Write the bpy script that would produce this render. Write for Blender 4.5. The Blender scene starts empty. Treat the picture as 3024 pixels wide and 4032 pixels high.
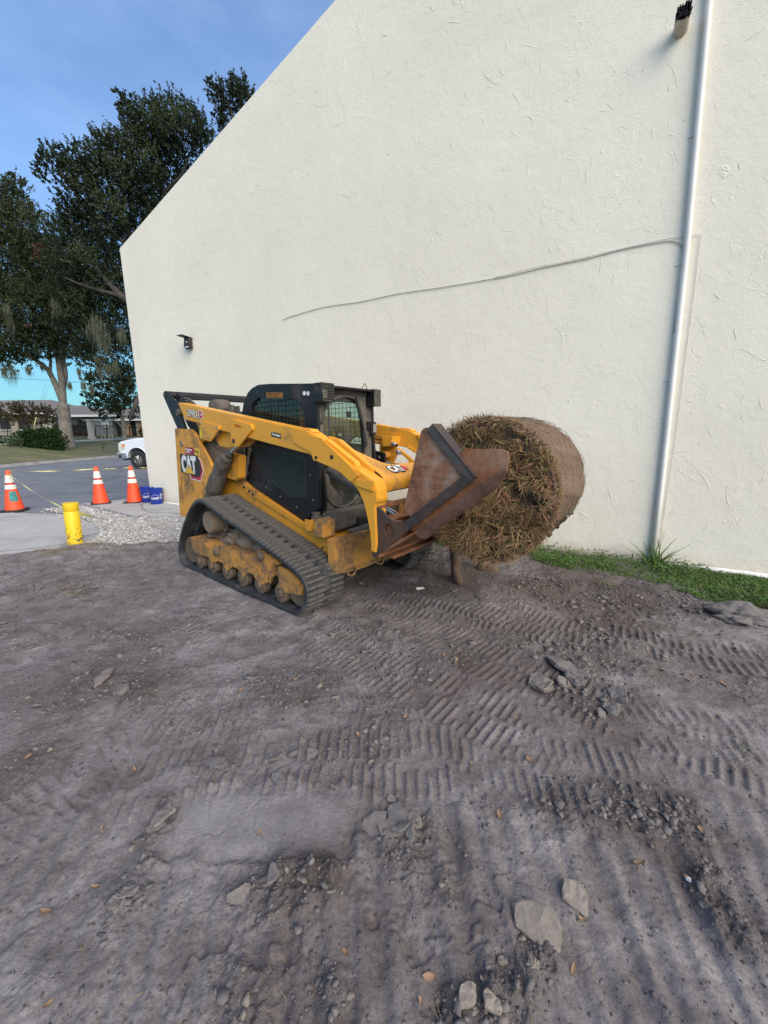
import bpy, bmesh, math, random
import numpy as np
from math import radians, sin, cos, pi, atan2, sqrt, degrees
from mathutils import Vector, Matrix, Euler
from mathutils.geometry import tessellate_polygon
random.seed(7)
rng = np.random.default_rng(11)
SC = bpy.context.scene
COL = SC.collection

# ------------------------------------------------------------------ camera
FPX, PITCH, ROLL, CAMH = 1580.0, radians(11.379), radians(-0.59), 1.667
fwd = Vector((0, cos(PITCH), -sin(PITCH)))
r0 = Vector((1, 0, 0)); u0 = r0.cross(fwd)
cr = (r0 * cos(ROLL) + u0 * sin(ROLL)).normalized()
cu = cr.cross(fwd).normalized()
cam_d = bpy.data.cameras.new('camera')
cam = bpy.data.objects.new('camera', cam_d); COL.objects.link(cam)
cam_d.sensor_fit = 'VERTICAL'; cam_d.sensor_height = 24.0
cam_d.lens = 24.0 * FPX / 4032.0
cam_d.clip_start = 0.02; cam_d.clip_end = 3000
M = Matrix((cr, cu, -fwd)).transposed().to_4x4(); M.translation = Vector((0, 0, CAMH))
cam.matrix_world = M
SC.camera = cam
CAMP = Vector((0, 0, CAMH))

# ------------------------------------------------------------------ light
SUN_EL, SUN_AZ = radians(36), radians(148)      # azimuth clockwise from +Y: behind the camera, to the right
world = bpy.data.worlds.new('World'); SC.world = world; world.use_nodes = True
wn = world.node_tree.nodes; wl = world.node_tree.links; wn.clear()
wo = wn.new('ShaderNodeOutputWorld'); bg = wn.new('ShaderNodeBackground')
sky = wn.new('ShaderNodeTexSky'); sky.sky_type = 'NISHITA'; sky.sun_disc = False
sky.sun_elevation = SUN_EL; sky.sun_rotation = SUN_AZ
sky.altitude = 0; sky.air_density = 1.0; sky.dust_density = 0.6; sky.ozone_density = 1.2
# thin high cloud over the whole sky
tc = wn.new('ShaderNodeTexCoord'); mp = wn.new('ShaderNodeMapping'); mp.inputs['Scale'].default_value = (1.2, 1.2, 3.6)
cn = wn.new('ShaderNodeTexNoise'); cn.inputs['Scale'].default_value = 1.7; cn.inputs['Detail'].default_value = 6; cn.inputs['Roughness'].default_value = 0.55
cr_ = wn.new('ShaderNodeValToRGB'); cr_.color_ramp.elements[0].position = 0.46; cr_.color_ramp.elements[1].position = 0.85
cr_.color_ramp.elements[0].color = (0, 0, 0, 1); cr_.color_ramp.elements[1].color = (0.13, 0.13, 0.13, 1)
mx = wn.new('ShaderNodeMixRGB'); mx.inputs[2].default_value = (9.5, 10.5, 12.5, 1)
wl.new(tc.outputs['Generated'], mp.inputs[0]); wl.new(mp.outputs[0], cn.inputs['Vector']); wl.new(cn.outputs[0], cr_.inputs[0])
wl.new(cr_.outputs[0], mx.inputs[0]); wl.new(sky.outputs[0], mx.inputs[1])
# the sky grows cyan and only moderately bright towards the horizon, as in the photograph
sxyz = wn.new('ShaderNodeSeparateXYZ'); wl.new(tc.outputs['Generated'], sxyz.inputs[0])
hr = wn.new('ShaderNodeValToRGB'); e_ = hr.color_ramp.elements
e_[0].position = 0.0; e_[0].color = (0.20, 0.42, 0.52, 1); e_[1].position = 0.75; e_[1].color = (1.10, 1.20, 1.32, 1)
e2_ = e_.new(0.18); e2_.color = (0.34, 0.56, 0.64, 1); e3_ = e_.new(0.42); e3_.color = (0.92, 1.04, 1.16, 1)
wl.new(sxyz.outputs[2], hr.inputs[0])
hm = wn.new('ShaderNodeMixRGB'); hm.blend_type = 'MULTIPLY'; hm.inputs[0].default_value = 1.0
wl.new(mx.outputs[0], hm.inputs[1]); wl.new(hr.outputs[0], hm.inputs[2]); wl.new(hm.outputs[0], bg.inputs[0]); bg.inputs[1].default_value = 0.125
wl.new(bg.outputs[0], wo.inputs[0])
sd = bpy.data.lights.new('sun', 'SUN'); sd.energy = 2.7; sd.angle = radians(55); sd.color = (1.0, 0.87, 0.69)
sun = bpy.data.objects.new('sun', sd); COL.objects.link(sun)
sdir = Vector((sin(SUN_AZ) * cos(SUN_EL), cos(SUN_AZ) * cos(SUN_EL), sin(SUN_EL)))
sun.rotation_euler = sdir.to_track_quat('Z', 'Y').to_euler()
sun.location = sdir * 30 + Vector((0, 0, 10))
vs = SC.view_settings
SC.display_settings.display_device = 'sRGB'
vs.view_transform = 'Standard'; vs.look = 'None'; vs.gamma = 1.0; vs.use_curve_mapping = False
vs.exposure = 0.72

# ------------------------------------------------------------------ helpers
def ray(u, v):
    return (fwd * FPX + cr * (u - 1512) - cu * (v - 2016)).normalized()
def at(u, v, Y):
    d = ray(u, v); return CAMP + d * (Y / d.y)
def gnd(u, v, z=0.0):
    d = ray(u, v); return CAMP + d * ((z - CAMP.z) / d.z)
def tag(o, label=None, cat=None, group=None, kind=None):
    if label: o['label'] = label
    if cat: o['category'] = cat
    if group: o['group'] = group
    if kind: o['kind'] = kind
    return o
def empty(name, loc=(0, 0, 0), rz=0, label=None, cat=None, group=None):
    o = bpy.data.objects.new(name, None); COL.objects.link(o)
    o.location = loc; o.rotation_euler = (0, 0, rz); o.empty_display_size = 0.2
    return tag(o, label, cat, group)
def link(name, me, mat=None, parent=None):
    if mat is not None:
        for m in (mat if isinstance(mat, (list, tuple)) else [mat]): me.materials.append(m)
    o = bpy.data.objects.new(name, me); COL.objects.link(o)
    if parent is not None: o.parent = parent
    return o
def np_mesh(name, V, F, matidx=None, smooth=False):
    V = np.asarray(V, dtype=np.float32); F = np.asarray(F, dtype=np.int32)
    me = bpy.data.meshes.new(name); n, k = F.shape
    me.vertices.add(len(V)); me.vertices.foreach_set('co', V.ravel())
    me.loops.add(n * k); me.loops.foreach_set('vertex_index', F.ravel())
    me.polygons.add(n); me.polygons.foreach_set('loop_start', np.arange(0, n * k, k, dtype=np.int32))
    me.polygons.foreach_set('loop_total', np.full(n, k, dtype=np.int32))
    if matidx is not None: me.polygons.foreach_set('material_index', np.asarray(matidx, dtype=np.int32))
    if smooth: me.polygons.foreach_set('use_smooth', np.ones(n, dtype=bool))
    me.update(calc_edges=True); return me
def bm_mesh(name, bm, smooth=False):
    me = bpy.data.meshes.new(name); bmesh.ops.recalc_face_normals(bm, faces=bm.faces[:])
    bm.to_mesh(me); bm.free()
    if smooth:
        for p in me.polygons: p.use_smooth = True
    return me
def autosmooth(me, ang=35):
    for p in me.polygons: p.use_smooth = True
    bm = bmesh.new(); bm.from_mesh(me)
    for e in bm.edges:
        if len(e.link_faces) != 2 or e.calc_face_angle(0) > radians(ang): e.smooth = False
    bm.to_mesh(me); bm.free()
def b_box(bm, c, s, R=None):
    m = Matrix.Translation(Vector(c)) @ (R.to_4x4() if R is not None else Matrix()) @ Matrix.Diagonal((s[0], s[1], s[2], 1))
    return bmesh.ops.create_cube(bm, size=1, matrix=m)['verts']
def b_tube(bm, p0, p1, r0, r1=None, seg=12, caps=True):
    p0 = Vector(p0); p1 = Vector(p1); r1 = r0 if r1 is None else r1
    d = p1 - p0; q = d.to_track_quat('Z', 'Y').to_matrix().to_4x4()
    m = Matrix.Translation((p0 + p1) / 2) @ q
    bmesh.ops.create_cone(bm, cap_ends=caps, segments=seg, radius1=r0, radius2=r1, depth=d.length, matrix=m)
def b_path(bm, pts, r, seg=8):
    pts = [Vector(p) for p in pts]; rings = []
    n = len(pts); rr = r if isinstance(r, (list, tuple)) else [r] * n
    up = Vector((0.13, 0.21, 0.97)); 
    for i, p in enumerate(pts):
        t = (pts[min(i + 1, n - 1)] - pts[max(i - 1, 0)]).normalized()
        a = t.cross(up); 
        if a.length < 1e-3: a = t.cross(Vector((1, 0, 0)))
        a.normalize(); b = t.cross(a)
        rings.append([bm.verts.new(p + a * cos(2 * pi * k / seg) * rr[i] + b * sin(2 * pi * k / seg) * rr[i]) for k in range(seg)])
    for i in range(n - 1):
        for k in range(seg):
            bm.faces.new((rings[i][k], rings[i][(k + 1) % seg], rings[i + 1][(k + 1) % seg], rings[i + 1][k]))
    bm.faces.new(rings[0][::-1]); bm.faces.new(rings[-1])
def b_prism(bm, pts, lo, hi, axis='y', holes=()):
    """extrude a 2-D outline (with holes) between lo and hi along axis; pts are (x,z) for y, (y,z) for x, (x,y) for z"""
    f = {'y': lambda p, t: Vector((p[0], t, p[1])), 'x': lambda p, t: Vector((t, p[0], p[1])), 'z': lambda p, t: Vector((p[0], p[1], t))}[axis]
    loops = [list(pts)] + [list(h) for h in holes]
    flat = [p for l in loops for p in l]
    A = [bm.verts.new(f(p, lo)) for p in flat]; B = [bm.verts.new(f(p, hi)) for p in flat]
    for t in tessellate_polygon([[Vector((p[0], p[1], 0)) for p in l] for l in loops]):
        try: bm.faces.new([A[i] for i in t]); bm.faces.new([B[i] for i in t][::-1])
        except ValueError: pass
    i0 = 0
    for l in loops:
        n = len(l)
        for k in range(n):
            a, b = i0 + k, i0 + (k + 1) % n
            bm.faces.new((A[a], A[b], B[b], B[a]))
        i0 += n
def bevel(bm, w=0.004, seg=1, ang=30):
    bmesh.ops.recalc_face_normals(bm, faces=bm.faces[:])
    bmesh.ops.dissolve_limit(bm, angle_limit=radians(1), verts=bm.verts[:], edges=bm.edges[:])
    es = [e for e in bm.edges if len(e.link_faces) == 2 and e.calc_face_angle(0) > radians(ang)]
    try: bmesh.ops.bevel(bm, geom=es, offset=w, segments=seg, affect='EDGES', clamp_overlap=True)
    except Exception: pass
def prism(name, pts, lo, hi, mat, parent=None, axis='y', bev=0.004, holes=()):
    bm = bmesh.new(); b_prism(bm, pts, lo, hi, axis, holes)
    if bev and not holes: bevel(bm, bev, 2)
    return link(name, bm_mesh(name, bm), mat, parent)
def box(name, c, s, mat, parent=None, bev=0.004, R=None):
    bm = bmesh.new(); b_box(bm, c, s, R)
    if bev: bevel(bm, bev, 2)
    return link(name, bm_mesh(name, bm), mat, parent)
def tube(name, p0, p1, r, mat, parent=None, r1=None, seg=20, bev=0):
    bm = bmesh.new(); b_tube(bm, p0, p1, r, r1, seg)
    if bev: bevel(bm, bev, 1, 60)
    me = bm_mesh(name, bm); autosmooth(me, 40)
    return link(name, me, mat, parent)
def path(name, pts, r, mat, parent=None, seg=8):
    bm = bmesh.new(); b_path(bm, pts, r, seg); return link(name, bm_mesh(name, bm, True), mat, parent)
def lathe(name, prof, mat, parent=None, seg=32, center=(0, 0), smooth=40):
    """prof: list of (r,z)"""
    bm = bmesh.new(); rings = []
    for r, z in prof:
        rings.append([bm.verts.new((center[0] + r * cos(2 * pi * k / seg), center[1] + r * sin(2 * pi * k / seg), z)) for k in range(seg)])
    for a, b in zip(rings, rings[1:]):
        for k in range(seg): bm.faces.new((a[k], a[(k + 1) % seg], b[(k + 1) % seg], b[k]))
    me = bm_mesh(name, bm); autosmooth(me, smooth)
    return link(name, me, mat, parent)
def bez(pts, n=8):
    """Catmull-Rom through pts"""
    P = [Vector(p) for p in pts]; P = [P[0] * 2 - P[1]] + P + [P[-1] * 2 - P[-2]]; out = []
    for i in range(1, len(P) - 2):
        for k in range(n):
            t = k / n; a, b, c, d = P[i - 1], P[i], P[i + 1], P[i + 2]
            out.append(0.5 * ((2 * b) + (c - a) * t + (2 * a - 5 * b + 4 * c - d) * t * t + (3 * b - a - 3 * c + d) * t ** 3))
    out.append(P[-2]); return out
def closed_cr(pts, n=6):
    N = len(pts); out = []
    for i in range(N):
        a, b, c, d = [Vector(pts[(i + j) % N]) for j in (-1, 0, 1, 2)]
        for k in range(n):
            t = k / n; out.append(0.5 * ((2 * b) + (c - a) * t + (2 * a - 5 * b + 4 * c - d) * t * t + (3 * b - a - 3 * c + d) * t ** 3))
    return out
def dup(o, parent=None, **kw):
    c = o.copy(); COL.objects.link(c)
    if parent is not None: c.parent = parent
    for k, v in kw.items(): setattr(c, k, v)
    return c
def dup_tree(root, loc, rz, label=None):
    r = dup(root); r.location = loc; r.rotation_euler = (0, 0, rz)
    if label: r['label'] = label
    for ch in list(root.children):
        c = dup(ch, r)
        for g in list(ch.children): dup(g, c)
    return r
def text(name, s, size, mat, parent, loc, rot, depth=0.001, off=0.0, sx=1.0, shear=0):
    cu_ = bpy.data.curves.new(name, 'FONT'); cu_.body = s; cu_.size = size; cu_.extrude = depth; cu_.offset = off; cu_.shear = shear
    cu_.align_x = 'LEFT'; cu_.resolution_u = 3
    t = bpy.data.objects.new(name, cu_); COL.objects.link(t)
    dg = bpy.context.evaluated_depsgraph_get()
    me = bpy.data.meshes.new_from_object(t.evaluated_get(dg)); bpy.data.objects.remove(t)
    me.transform(Matrix.Diagonal((sx, 1, 1, 1)))
    me.materials.clear()
    o = link(name, me, mat, parent); o.location = loc; o.rotation_euler = rot; return o

# value noise in numpy
_T = np.random.default_rng(3).random((16, 256, 256)).astype(np.float64)
def vn(x, y, s=0):
    xi = np.floor(x).astype(int); yi = np.floor(y).astype(int); fx = x - xi; fy = y - yi
    fx = fx * fx * (3 - 2 * fx); fy = fy * fy * (3 - 2 * fy); T = _T[s % 16]
    a = T[xi & 255, yi & 255]; b = T[(xi + 1) & 255, yi & 255]; c = T[xi & 255, (yi + 1) & 255]; d = T[(xi + 1) & 255, (yi + 1) & 255]
    return (a * (1 - fx) + b * fx) * (1 - fy) + (c * (1 - fx) + d * fx) * fy - 0.5
def fbm(x, y, o=4, s=0, g=0.5):
    r = 0; a = 1
    for i in range(o): r = r + a * vn(x * 2 ** i + 17.3 * i, y * 2 ** i - 9.1 * i, s + i); a *= g
    return r
def sstep(a, b, x):
    t = np.clip((x - a) / (b - a), 0, 1); return t * t * (3 - 2 * t)
# ------------------------------------------------------------------ materials
def new_mat(name):
    m = bpy.data.materials.new(name); m.use_nodes = True; nt = m.node_tree; nt.nodes.clear()
    out = nt.nodes.new('ShaderNodeOutputMaterial'); b = nt.nodes.new('ShaderNodeBsdfPrincipled')
    nt.links.new(b.outputs[0], out.inputs[0]); return m, nt, b, out
def N(nt, t, **kw):
    n = nt.nodes.new(t)
    for k, v in kw.items():
        if k in n.inputs: n.inputs[k].default_value = v
        else: setattr(n, k, v)
    return n
def coords(nt, kind='Object', scale=(1, 1, 1), rot=(0, 0, 0)):
    t = nt.nodes.new('ShaderNodeTexCoord'); m = nt.nodes.new('ShaderNodeMapping')
    m.inputs['Scale'].default_value = scale; m.inputs['Rotation'].default_value = rot
    nt.links.new(t.outputs[kind], m.inputs[0]); return m.outputs[0]
def noise(nt, vec, sc, det=5, ro=0.55, dist=0.0):
    n = nt.nodes.new('ShaderNodeTexNoise'); n.inputs['Scale'].default_value = sc; n.inputs['Detail'].default_value = det
    n.inputs['Roughness'].default_value = ro; n.inputs['Distortion'].default_value = dist
    if vec is not None: nt.links.new(vec, n.inputs['Vector'])
    return n.outputs[0]
def ramp(nt, fac, stops):
    r = nt.nodes.new('ShaderNodeValToRGB'); e = r.color_ramp.elements
    while len(e) < len(stops): e.new(0.5)
    for el, (p, c) in zip(e, stops):
        el.position = p; el.color = (c, c, c, 1) if not isinstance(c, (tuple, list)) else (*c, 1)
    nt.links.new(fac, r.inputs[0]); return r.outputs[0]
def mix(nt, f, a, b, mode='MIX'):
    m = nt.nodes.new('ShaderNodeMixRGB'); m.blend_type = mode
    for i, v in enumerate((f, a, b)):
        if isinstance(v, (int, float)): m.inputs[i].default_value = v if i == 0 else (v, v, v, 1)
        elif isinstance(v, tuple): m.inputs[i].default_value = (*v, 1)
        else: nt.links.new(v, m.inputs[i])
    return m.outputs[0]
def math_(nt, op, a, b=0.0):
    m = nt.nodes.new('ShaderNodeMath'); m.operation = op
    for i, v in enumerate((a, b)):
        if isinstance(v, (int, float)): m.inputs[i].default_value = v
        else: nt.links.new(v, m.inputs[i])
    return m.outputs[0]
def bump(nt, b, h, st=0.3, dist=0.01, prev=None):
    n = nt.nodes.new('ShaderNodeBump'); n.inputs['Strength'].default_value = st; n.inputs['Distance'].default_value = dist
    nt.links.new(h, n.inputs['Height'])
    if prev is not None: nt.links.new(prev, n.inputs['Normal'])
    if b is not None: nt.links.new(n.outputs[0], b.inputs['Normal'])
    return n.outputs[0]
def setc(nt, b, c):
    if isinstance(c, tuple): b.inputs['Base Color'].default_value = (*c, 1)
    else: nt.links.new(c, b.inputs['Base Color'])
def simple(name, col, rough=0.6, metal=0.0, var=0.15, sc=6, bs=0.0, bsc=40):
    m, nt, b, o = new_mat(name); v = coords(nt)
    f = ramp(nt, noise(nt, v, sc, 6), [(0.3, 1 - var), (0.7, 1 + var)])
    setc(nt, b, mix(nt, 1.0, f, col, 'MULTIPLY')); b.inputs['Roughness'].default_value = rough; b.inputs['Metallic'].default_value = metal
    if bs: bump(nt, b, noise(nt, v, bsc, 5), bs, 0.01)
    return m
def worn(name, col, dirt, amt=0.45, rough=0.45, metal=0.0, sc=2.2, scratch=None, fine=0.25, bs=0.15):
    """paint with mud splashes, chips and a dusty film"""
    m, nt, b, o = new_mat(name); v = coords(nt)
    n1 = noise(nt, v, sc, 10, 0.66, 0.4); n2 = noise(nt, v, 28, 6, 0.7); 
    f1 = ramp(nt, n1, [(amt, 1.0), (amt + 0.09, 0.0)])
    f1 = mix(nt, 1.0, f1, ramp(nt, n2, [(0.3, 0.2), (0.6, 1.0)]), 'MULTIPLY')
    base = mix(nt, ramp(nt, noise(nt, v, 5, 6), [(0.25, fine), (0.75, 0.0)]), col, tuple(0.55 * a + 0.45 * d for a, d in zip(col, dirt)))
    c = mix(nt, f1, base, dirt)
    if scratch:
        vs_ = coords(nt, scale=(3, 3, 30), rot=(0.3, 0.5, 0.2))
        s = ramp(nt, noise(nt, vs_, 6, 8, 0.75, 0.8), [(0.29, 1.0), (0.33, 0.0)])
        c = mix(nt, s, c, scratch)
    setc(nt, b, c)
    nt.links.new(ramp(nt, f1, [(0, rough), (1, 0.95)]), b.inputs['Roughness']); b.inputs['Metallic'].default_value = metal
    h = mix(nt, 0.5, n1, n2); bump(nt, b, h, bs, 0.01)
    return m
MUD = (0.10, 0.075, 0.058)
M_yellow = worn('yellow_paint', (0.70, 0.31, 0.032), (0.17, 0.105, 0.055), 0.385, 0.42, fine=0.3, scratch=(0.22, 0.13, 0.06))
M_yellow_clean = worn('yellow_arm_paint', (0.76, 0.35, 0.028), (0.25, 0.15, 0.06), 0.33, 0.42, fine=0.22, scratch=(0.30, 0.17, 0.06))
M_yellow_dirty = worn('yellow_paint_muddy', (0.60, 0.28, 0.05), (0.15, 0.10, 0.06), 0.47, 0.6, sc=3.2, fine=0.6, scratch=(0.45, 0.3, 0.08))
M_mudsteel = worn('muddy_steel', (0.17, 0.12, 0.08), (0.24, 0.18, 0.13), 0.5, 0.9, sc=5, fine=0.5, bs=0.5)
M_black = worn('black_paint', (0.006, 0.007, 0.010), (0.06, 0.056, 0.05), 0.34, 0.5, fine=0.07, bs=0.05)
M_blackdusty = worn('dusty_black_paint', (0.030, 0.029, 0.027), (0.13, 0.115, 0.09), 0.50, 0.75, sc=2.5, fine=0.7)
M_glaze = worn('side_screen_dark', (0.022, 0.040, 0.036), (0.05, 0.05, 0.045), 0.4, 0.6, fine=0.2)  # greenish base colour paints in the mesh's glints
M_rust = None
def rust_mat(name, dark, red, pale, stripes=False, rough=0.8, metal=0.25):
    m, nt, b, o = new_mat(name); v = coords(nt)
    n = noise(nt, v, 4.5, 10, 0.65, 0.5)
    c = ramp(nt, n, [(0.30, dark), (0.48, red), (0.68, pale)])
    c = mix(nt, ramp(nt, noise(nt, v, 30, 5, 0.7), [(0.4, 0.0), (0.8, 0.5)]), c, dark)
    if stripes:
        vs_ = coords(nt, scale=(1.2, 1, 34), rot=(0, 0.06, 0))
        w = ramp(nt, noise(nt, vs_, 1.6, 3, 0.6, 1.6), [(0.47, 0.0), (0.5, 1.0), (0.53, 0.0)])
        reg = ramp(nt, noise(nt, v, 3.1, 2), [(0.42, 0.0), (0.55, 0.9)])
        c = mix(nt, mix(nt, 1.0, w, reg, 'MULTIPLY'), c, (0.03, 0.014, 0.01))
    setc(nt, b, c); b.inputs['Roughness'].default_value = rough; b.inputs['Metallic'].default_value = metal
    bump(nt, b, mix(nt, 0.5, n, noise(nt, v, 60, 6, 0.7)), 0.3, 0.008); return m
M_rust = rust_mat('rusty_steel', (0.085, 0.042, 0.028), (0.27, 0.105, 0.042), (0.34, 0.22, 0.15), metal=0.1)
M_rustplate = rust_mat('rust_streaked_plate', (0.12, 0.048, 0.024), (0.29, 0.13, 0.07), (0.40, 0.30, 0.23), True, metal=0.1)
M_darksteel = rust_mat('dark_mill_scale_steel', (0.040, 0.034, 0.036), (0.066, 0.050, 0.047), (0.15, 0.075, 0.040), rough=0.55, metal=0.3)
M_bluesteel = rust_mat('blue_grey_steel', (0.06, 0.045, 0.04), (0.085, 0.085, 0.085), (0.17, 0.095, 0.055), rough=0.5, metal=0.3)
M_rubber = worn('track_rubber', (0.030, 0.029, 0.030), (0.11, 0.10, 0.092), 0.46, 0.75, sc=6, fine=0.5, bs=0.25)
M_rubber_side = worn('track_rubber_side', (0.022, 0.025, 0.030), (0.08, 0.075, 0.07), 0.38, 0.6, sc=5, fine=0.3, bs=0.2)
M_tread = worn('tread_bar_rubber', (0.055, 0.052, 0.050), (0.115, 0.103, 0.092), 0.44, 0.85, sc=9, fine=0.5, bs=0.3)
M_roller = worn('roller_steel', (0.16, 0.11, 0.07), (0.10, 0.075, 0.055), 0.5, 0.7, sc=7, fine=0.4)
M_chrome = simple('chrome_rod', (0.6, 0.6, 0.6), 0.15, 1.0, 0.05)
M_steel = simple('zinc_steel', (0.42, 0.41, 0.40), 0.4, 0.7, 0.15)
M_hose = worn('dusty_hose', (0.05, 0.045, 0.042), (0.13, 0.11, 0.09), 0.5, 0.8, sc=8, fine=0.6)
M_white = simple('white_decal', (0.78, 0.78, 0.76), 0.5, 0, 0.04)
M_decal_black = simple('black_decal', (0.012, 0.012, 0.014), 0.45, 0, 0.05)
M_decal_red = simple('red_decal', (0.48, 0.02, 0.05), 0.45, 0, 0.08)
M_decal_yel = simple('yellow_decal', (0.75, 0.45, 0.04), 0.45, 0, 0.06)
M_decal_gold = simple('amber_number_paint', (0.70, 0.33, 0.06), 0.55, 0, 0.3, sc=40)
M_hivis = simple('yellow_green_crayon', (0.65, 0.62, 0.02), 0.7, 0, 0.2)
M_orange = simple('orange_cloth', (0.55, 0.07, 0.02), 0.85, 0, 0.25, bs=0.2)
def glass_mat(name, tint, dust, lo=0.05, hi=0.6, rough=0.05):
    m, nt, b, o = new_mat(name); nt.nodes.remove(b); v = coords(nt)
    tr = N(nt, 'ShaderNodeBsdfTransparent'); tr.inputs[0].default_value = (*tint, 1)
    gl = N(nt, 'ShaderNodeBsdfGlossy'); gl.inputs['Roughness'].default_value = rough; gl.inputs[0].default_value = (0.9, 0.95, 1, 1)
    df = N(nt, 'ShaderNodeBsdfDiffuse'); df.inputs[0].default_value = (*dust, 1)
    lw = N(nt, 'ShaderNodeLayerWeight'); lw.inputs[0].default_value = 0.5; fr = N(nt, 'ShaderNodeMath'); fr.operation = 'MULTIPLY_ADD'; fr.inputs[1].default_value = 0.5; fr.inputs[2].default_value = 0.04
    pw = N(nt, 'ShaderNodeMath'); pw.operation = 'POWER'; pw.inputs[1].default_value = 4.0; nt.links.new(lw.outputs['Facing'], pw.inputs[0]); nt.links.new(pw.outputs[0], fr.inputs[0])
    m1 = N(nt, 'ShaderNodeMixShader'); nt.links.new(fr.outputs[0], m1.inputs[0]); nt.links.new(tr.outputs[0], m1.inputs[1]); nt.links.new(gl.outputs[0], m1.inputs[2])
    m2 = N(nt, 'ShaderNodeMixShader'); nt.links.new(ramp(nt, noise(nt, v, 2.2, 6, 0.6, 0.3), [(0.3, lo), (0.7, hi)]), m2.inputs[0])
    nt.links.new(m1.outputs[0], m2.inputs[1]); nt.links.new(df.outputs[0], m2.inputs[2]); nt.links.new(m2.outputs[0], o.inputs[0]); return m
M_glass = glass_mat('dusty_cab_glass', (0.80, 0.95, 0.90), (0.22, 0.22, 0.19), 0.0, 0.06)
M_doorglass = glass_mat('dusty_door_glass', (0.85, 0.92, 0.9), (0.20, 0.19, 0.16), 0.01, 0.14)
M_carglass = glass_mat('car_glass', (0.2, 0.25, 0.25), (0.2, 0.2, 0.2), 0.0, 0.05)

def leafy(name, cols, rough=0.6, trans=0.25, lo=0.0, hi=1.0):
    m, nt, b, o = new_mat(name); g = nt.nodes.new('ShaderNodeNewGeometry')
    v = coords(nt); n = noise(nt, v, 0.45, 4, 0.6)
    f = math_(nt, 'ADD', math_(nt, 'MULTIPLY', g.outputs['Random Per Island'], 0.65), math_(nt, 'MULTIPLY', n, 0.35))
    k = len(cols); setc(nt, b, ramp(nt, f, [(lo + (hi - lo) * i / (k - 1), c) for i, c in enumerate(cols)]))
    b.inputs['Roughness'].default_value = rough; b.inputs['Specular IOR Level'].default_value = 0.3
    t = N(nt, 'ShaderNodeBsdfTranslucent'); nt.links.new(b.inputs['Base Color'].links[0].from_socket, t.inputs[0])
    ms = N(nt, 'ShaderNodeMixShader'); ms.inputs[0].default_value = trans
    nt.links.new(b.outputs[0], ms.inputs[1]); nt.links.new(t.outputs[0], ms.inputs[2]); nt.links.new(ms.outputs[0], o.inputs[0]); return m
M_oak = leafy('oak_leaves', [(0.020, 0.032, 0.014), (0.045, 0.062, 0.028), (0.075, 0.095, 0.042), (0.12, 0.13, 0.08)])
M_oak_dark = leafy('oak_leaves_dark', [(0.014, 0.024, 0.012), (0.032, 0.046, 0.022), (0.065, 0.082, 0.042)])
M_deadleaf = leafy('dead_red_leaves', [(0.10, 0.045, 0.03), (0.17, 0.08, 0.055)])
M_hedge = leafy('hedge_leaves', [(0.010, 0.030, 0.008), (0.022, 0.055, 0.012), (0.05, 0.10, 0.02)])
M_myrtle = leafy('crape_myrtle_leaves', [(0.05, 0.07, 0.03), (0.10, 0.085, 0.04), (0.14, 0.08, 0.04), (0.07, 0.10, 0.03)])
M_topiary = leafy('grey_green_leaves', [(0.05, 0.08, 0.035), (0.09, 0.13, 0.06)])
M_moss = leafy('spanish_moss', [(0.075, 0.085, 0.055), (0.14, 0.15, 0.095)], 0.9)
M_weed = leafy('weed_leaves', [(0.035, 0.085, 0.018), (0.080, 0.165, 0.035), (0.15, 0.25, 0.055)], 0.5)
M_blade = leafy('grass_blades', [(0.05, 0.09, 0.02), (0.10, 0.17, 0.035), (0.20, 0.22, 0.08), (0.32, 0.26, 0.15)], 0.5)
M_dryblade = leafy('dry_grass', [(0.16, 0.12, 0.07), (0.28, 0.21, 0.13), (0.14, 0.13, 0.06)], 0.8)
M_straw = leafy('bale_straw', [(0.030, 0.018, 0.012), (0.075, 0.042, 0.026), (0.24, 0.145, 0.075), (0.26, 0.23, 0.075), (0.46, 0.20, 0.13), (0.75, 0.60, 0.27)], 0.7, 0.1)
M_bark = simple('bark', (0.20, 0.175, 0.15), 0.9, 0, 0.35, sc=3, bs=0.8, bsc=12)
M_bark_dark = simple('bark_dark', (0.05, 0.042, 0.035), 0.9, 0, 0.35, sc=3, bs=0.8, bsc=12)

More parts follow.
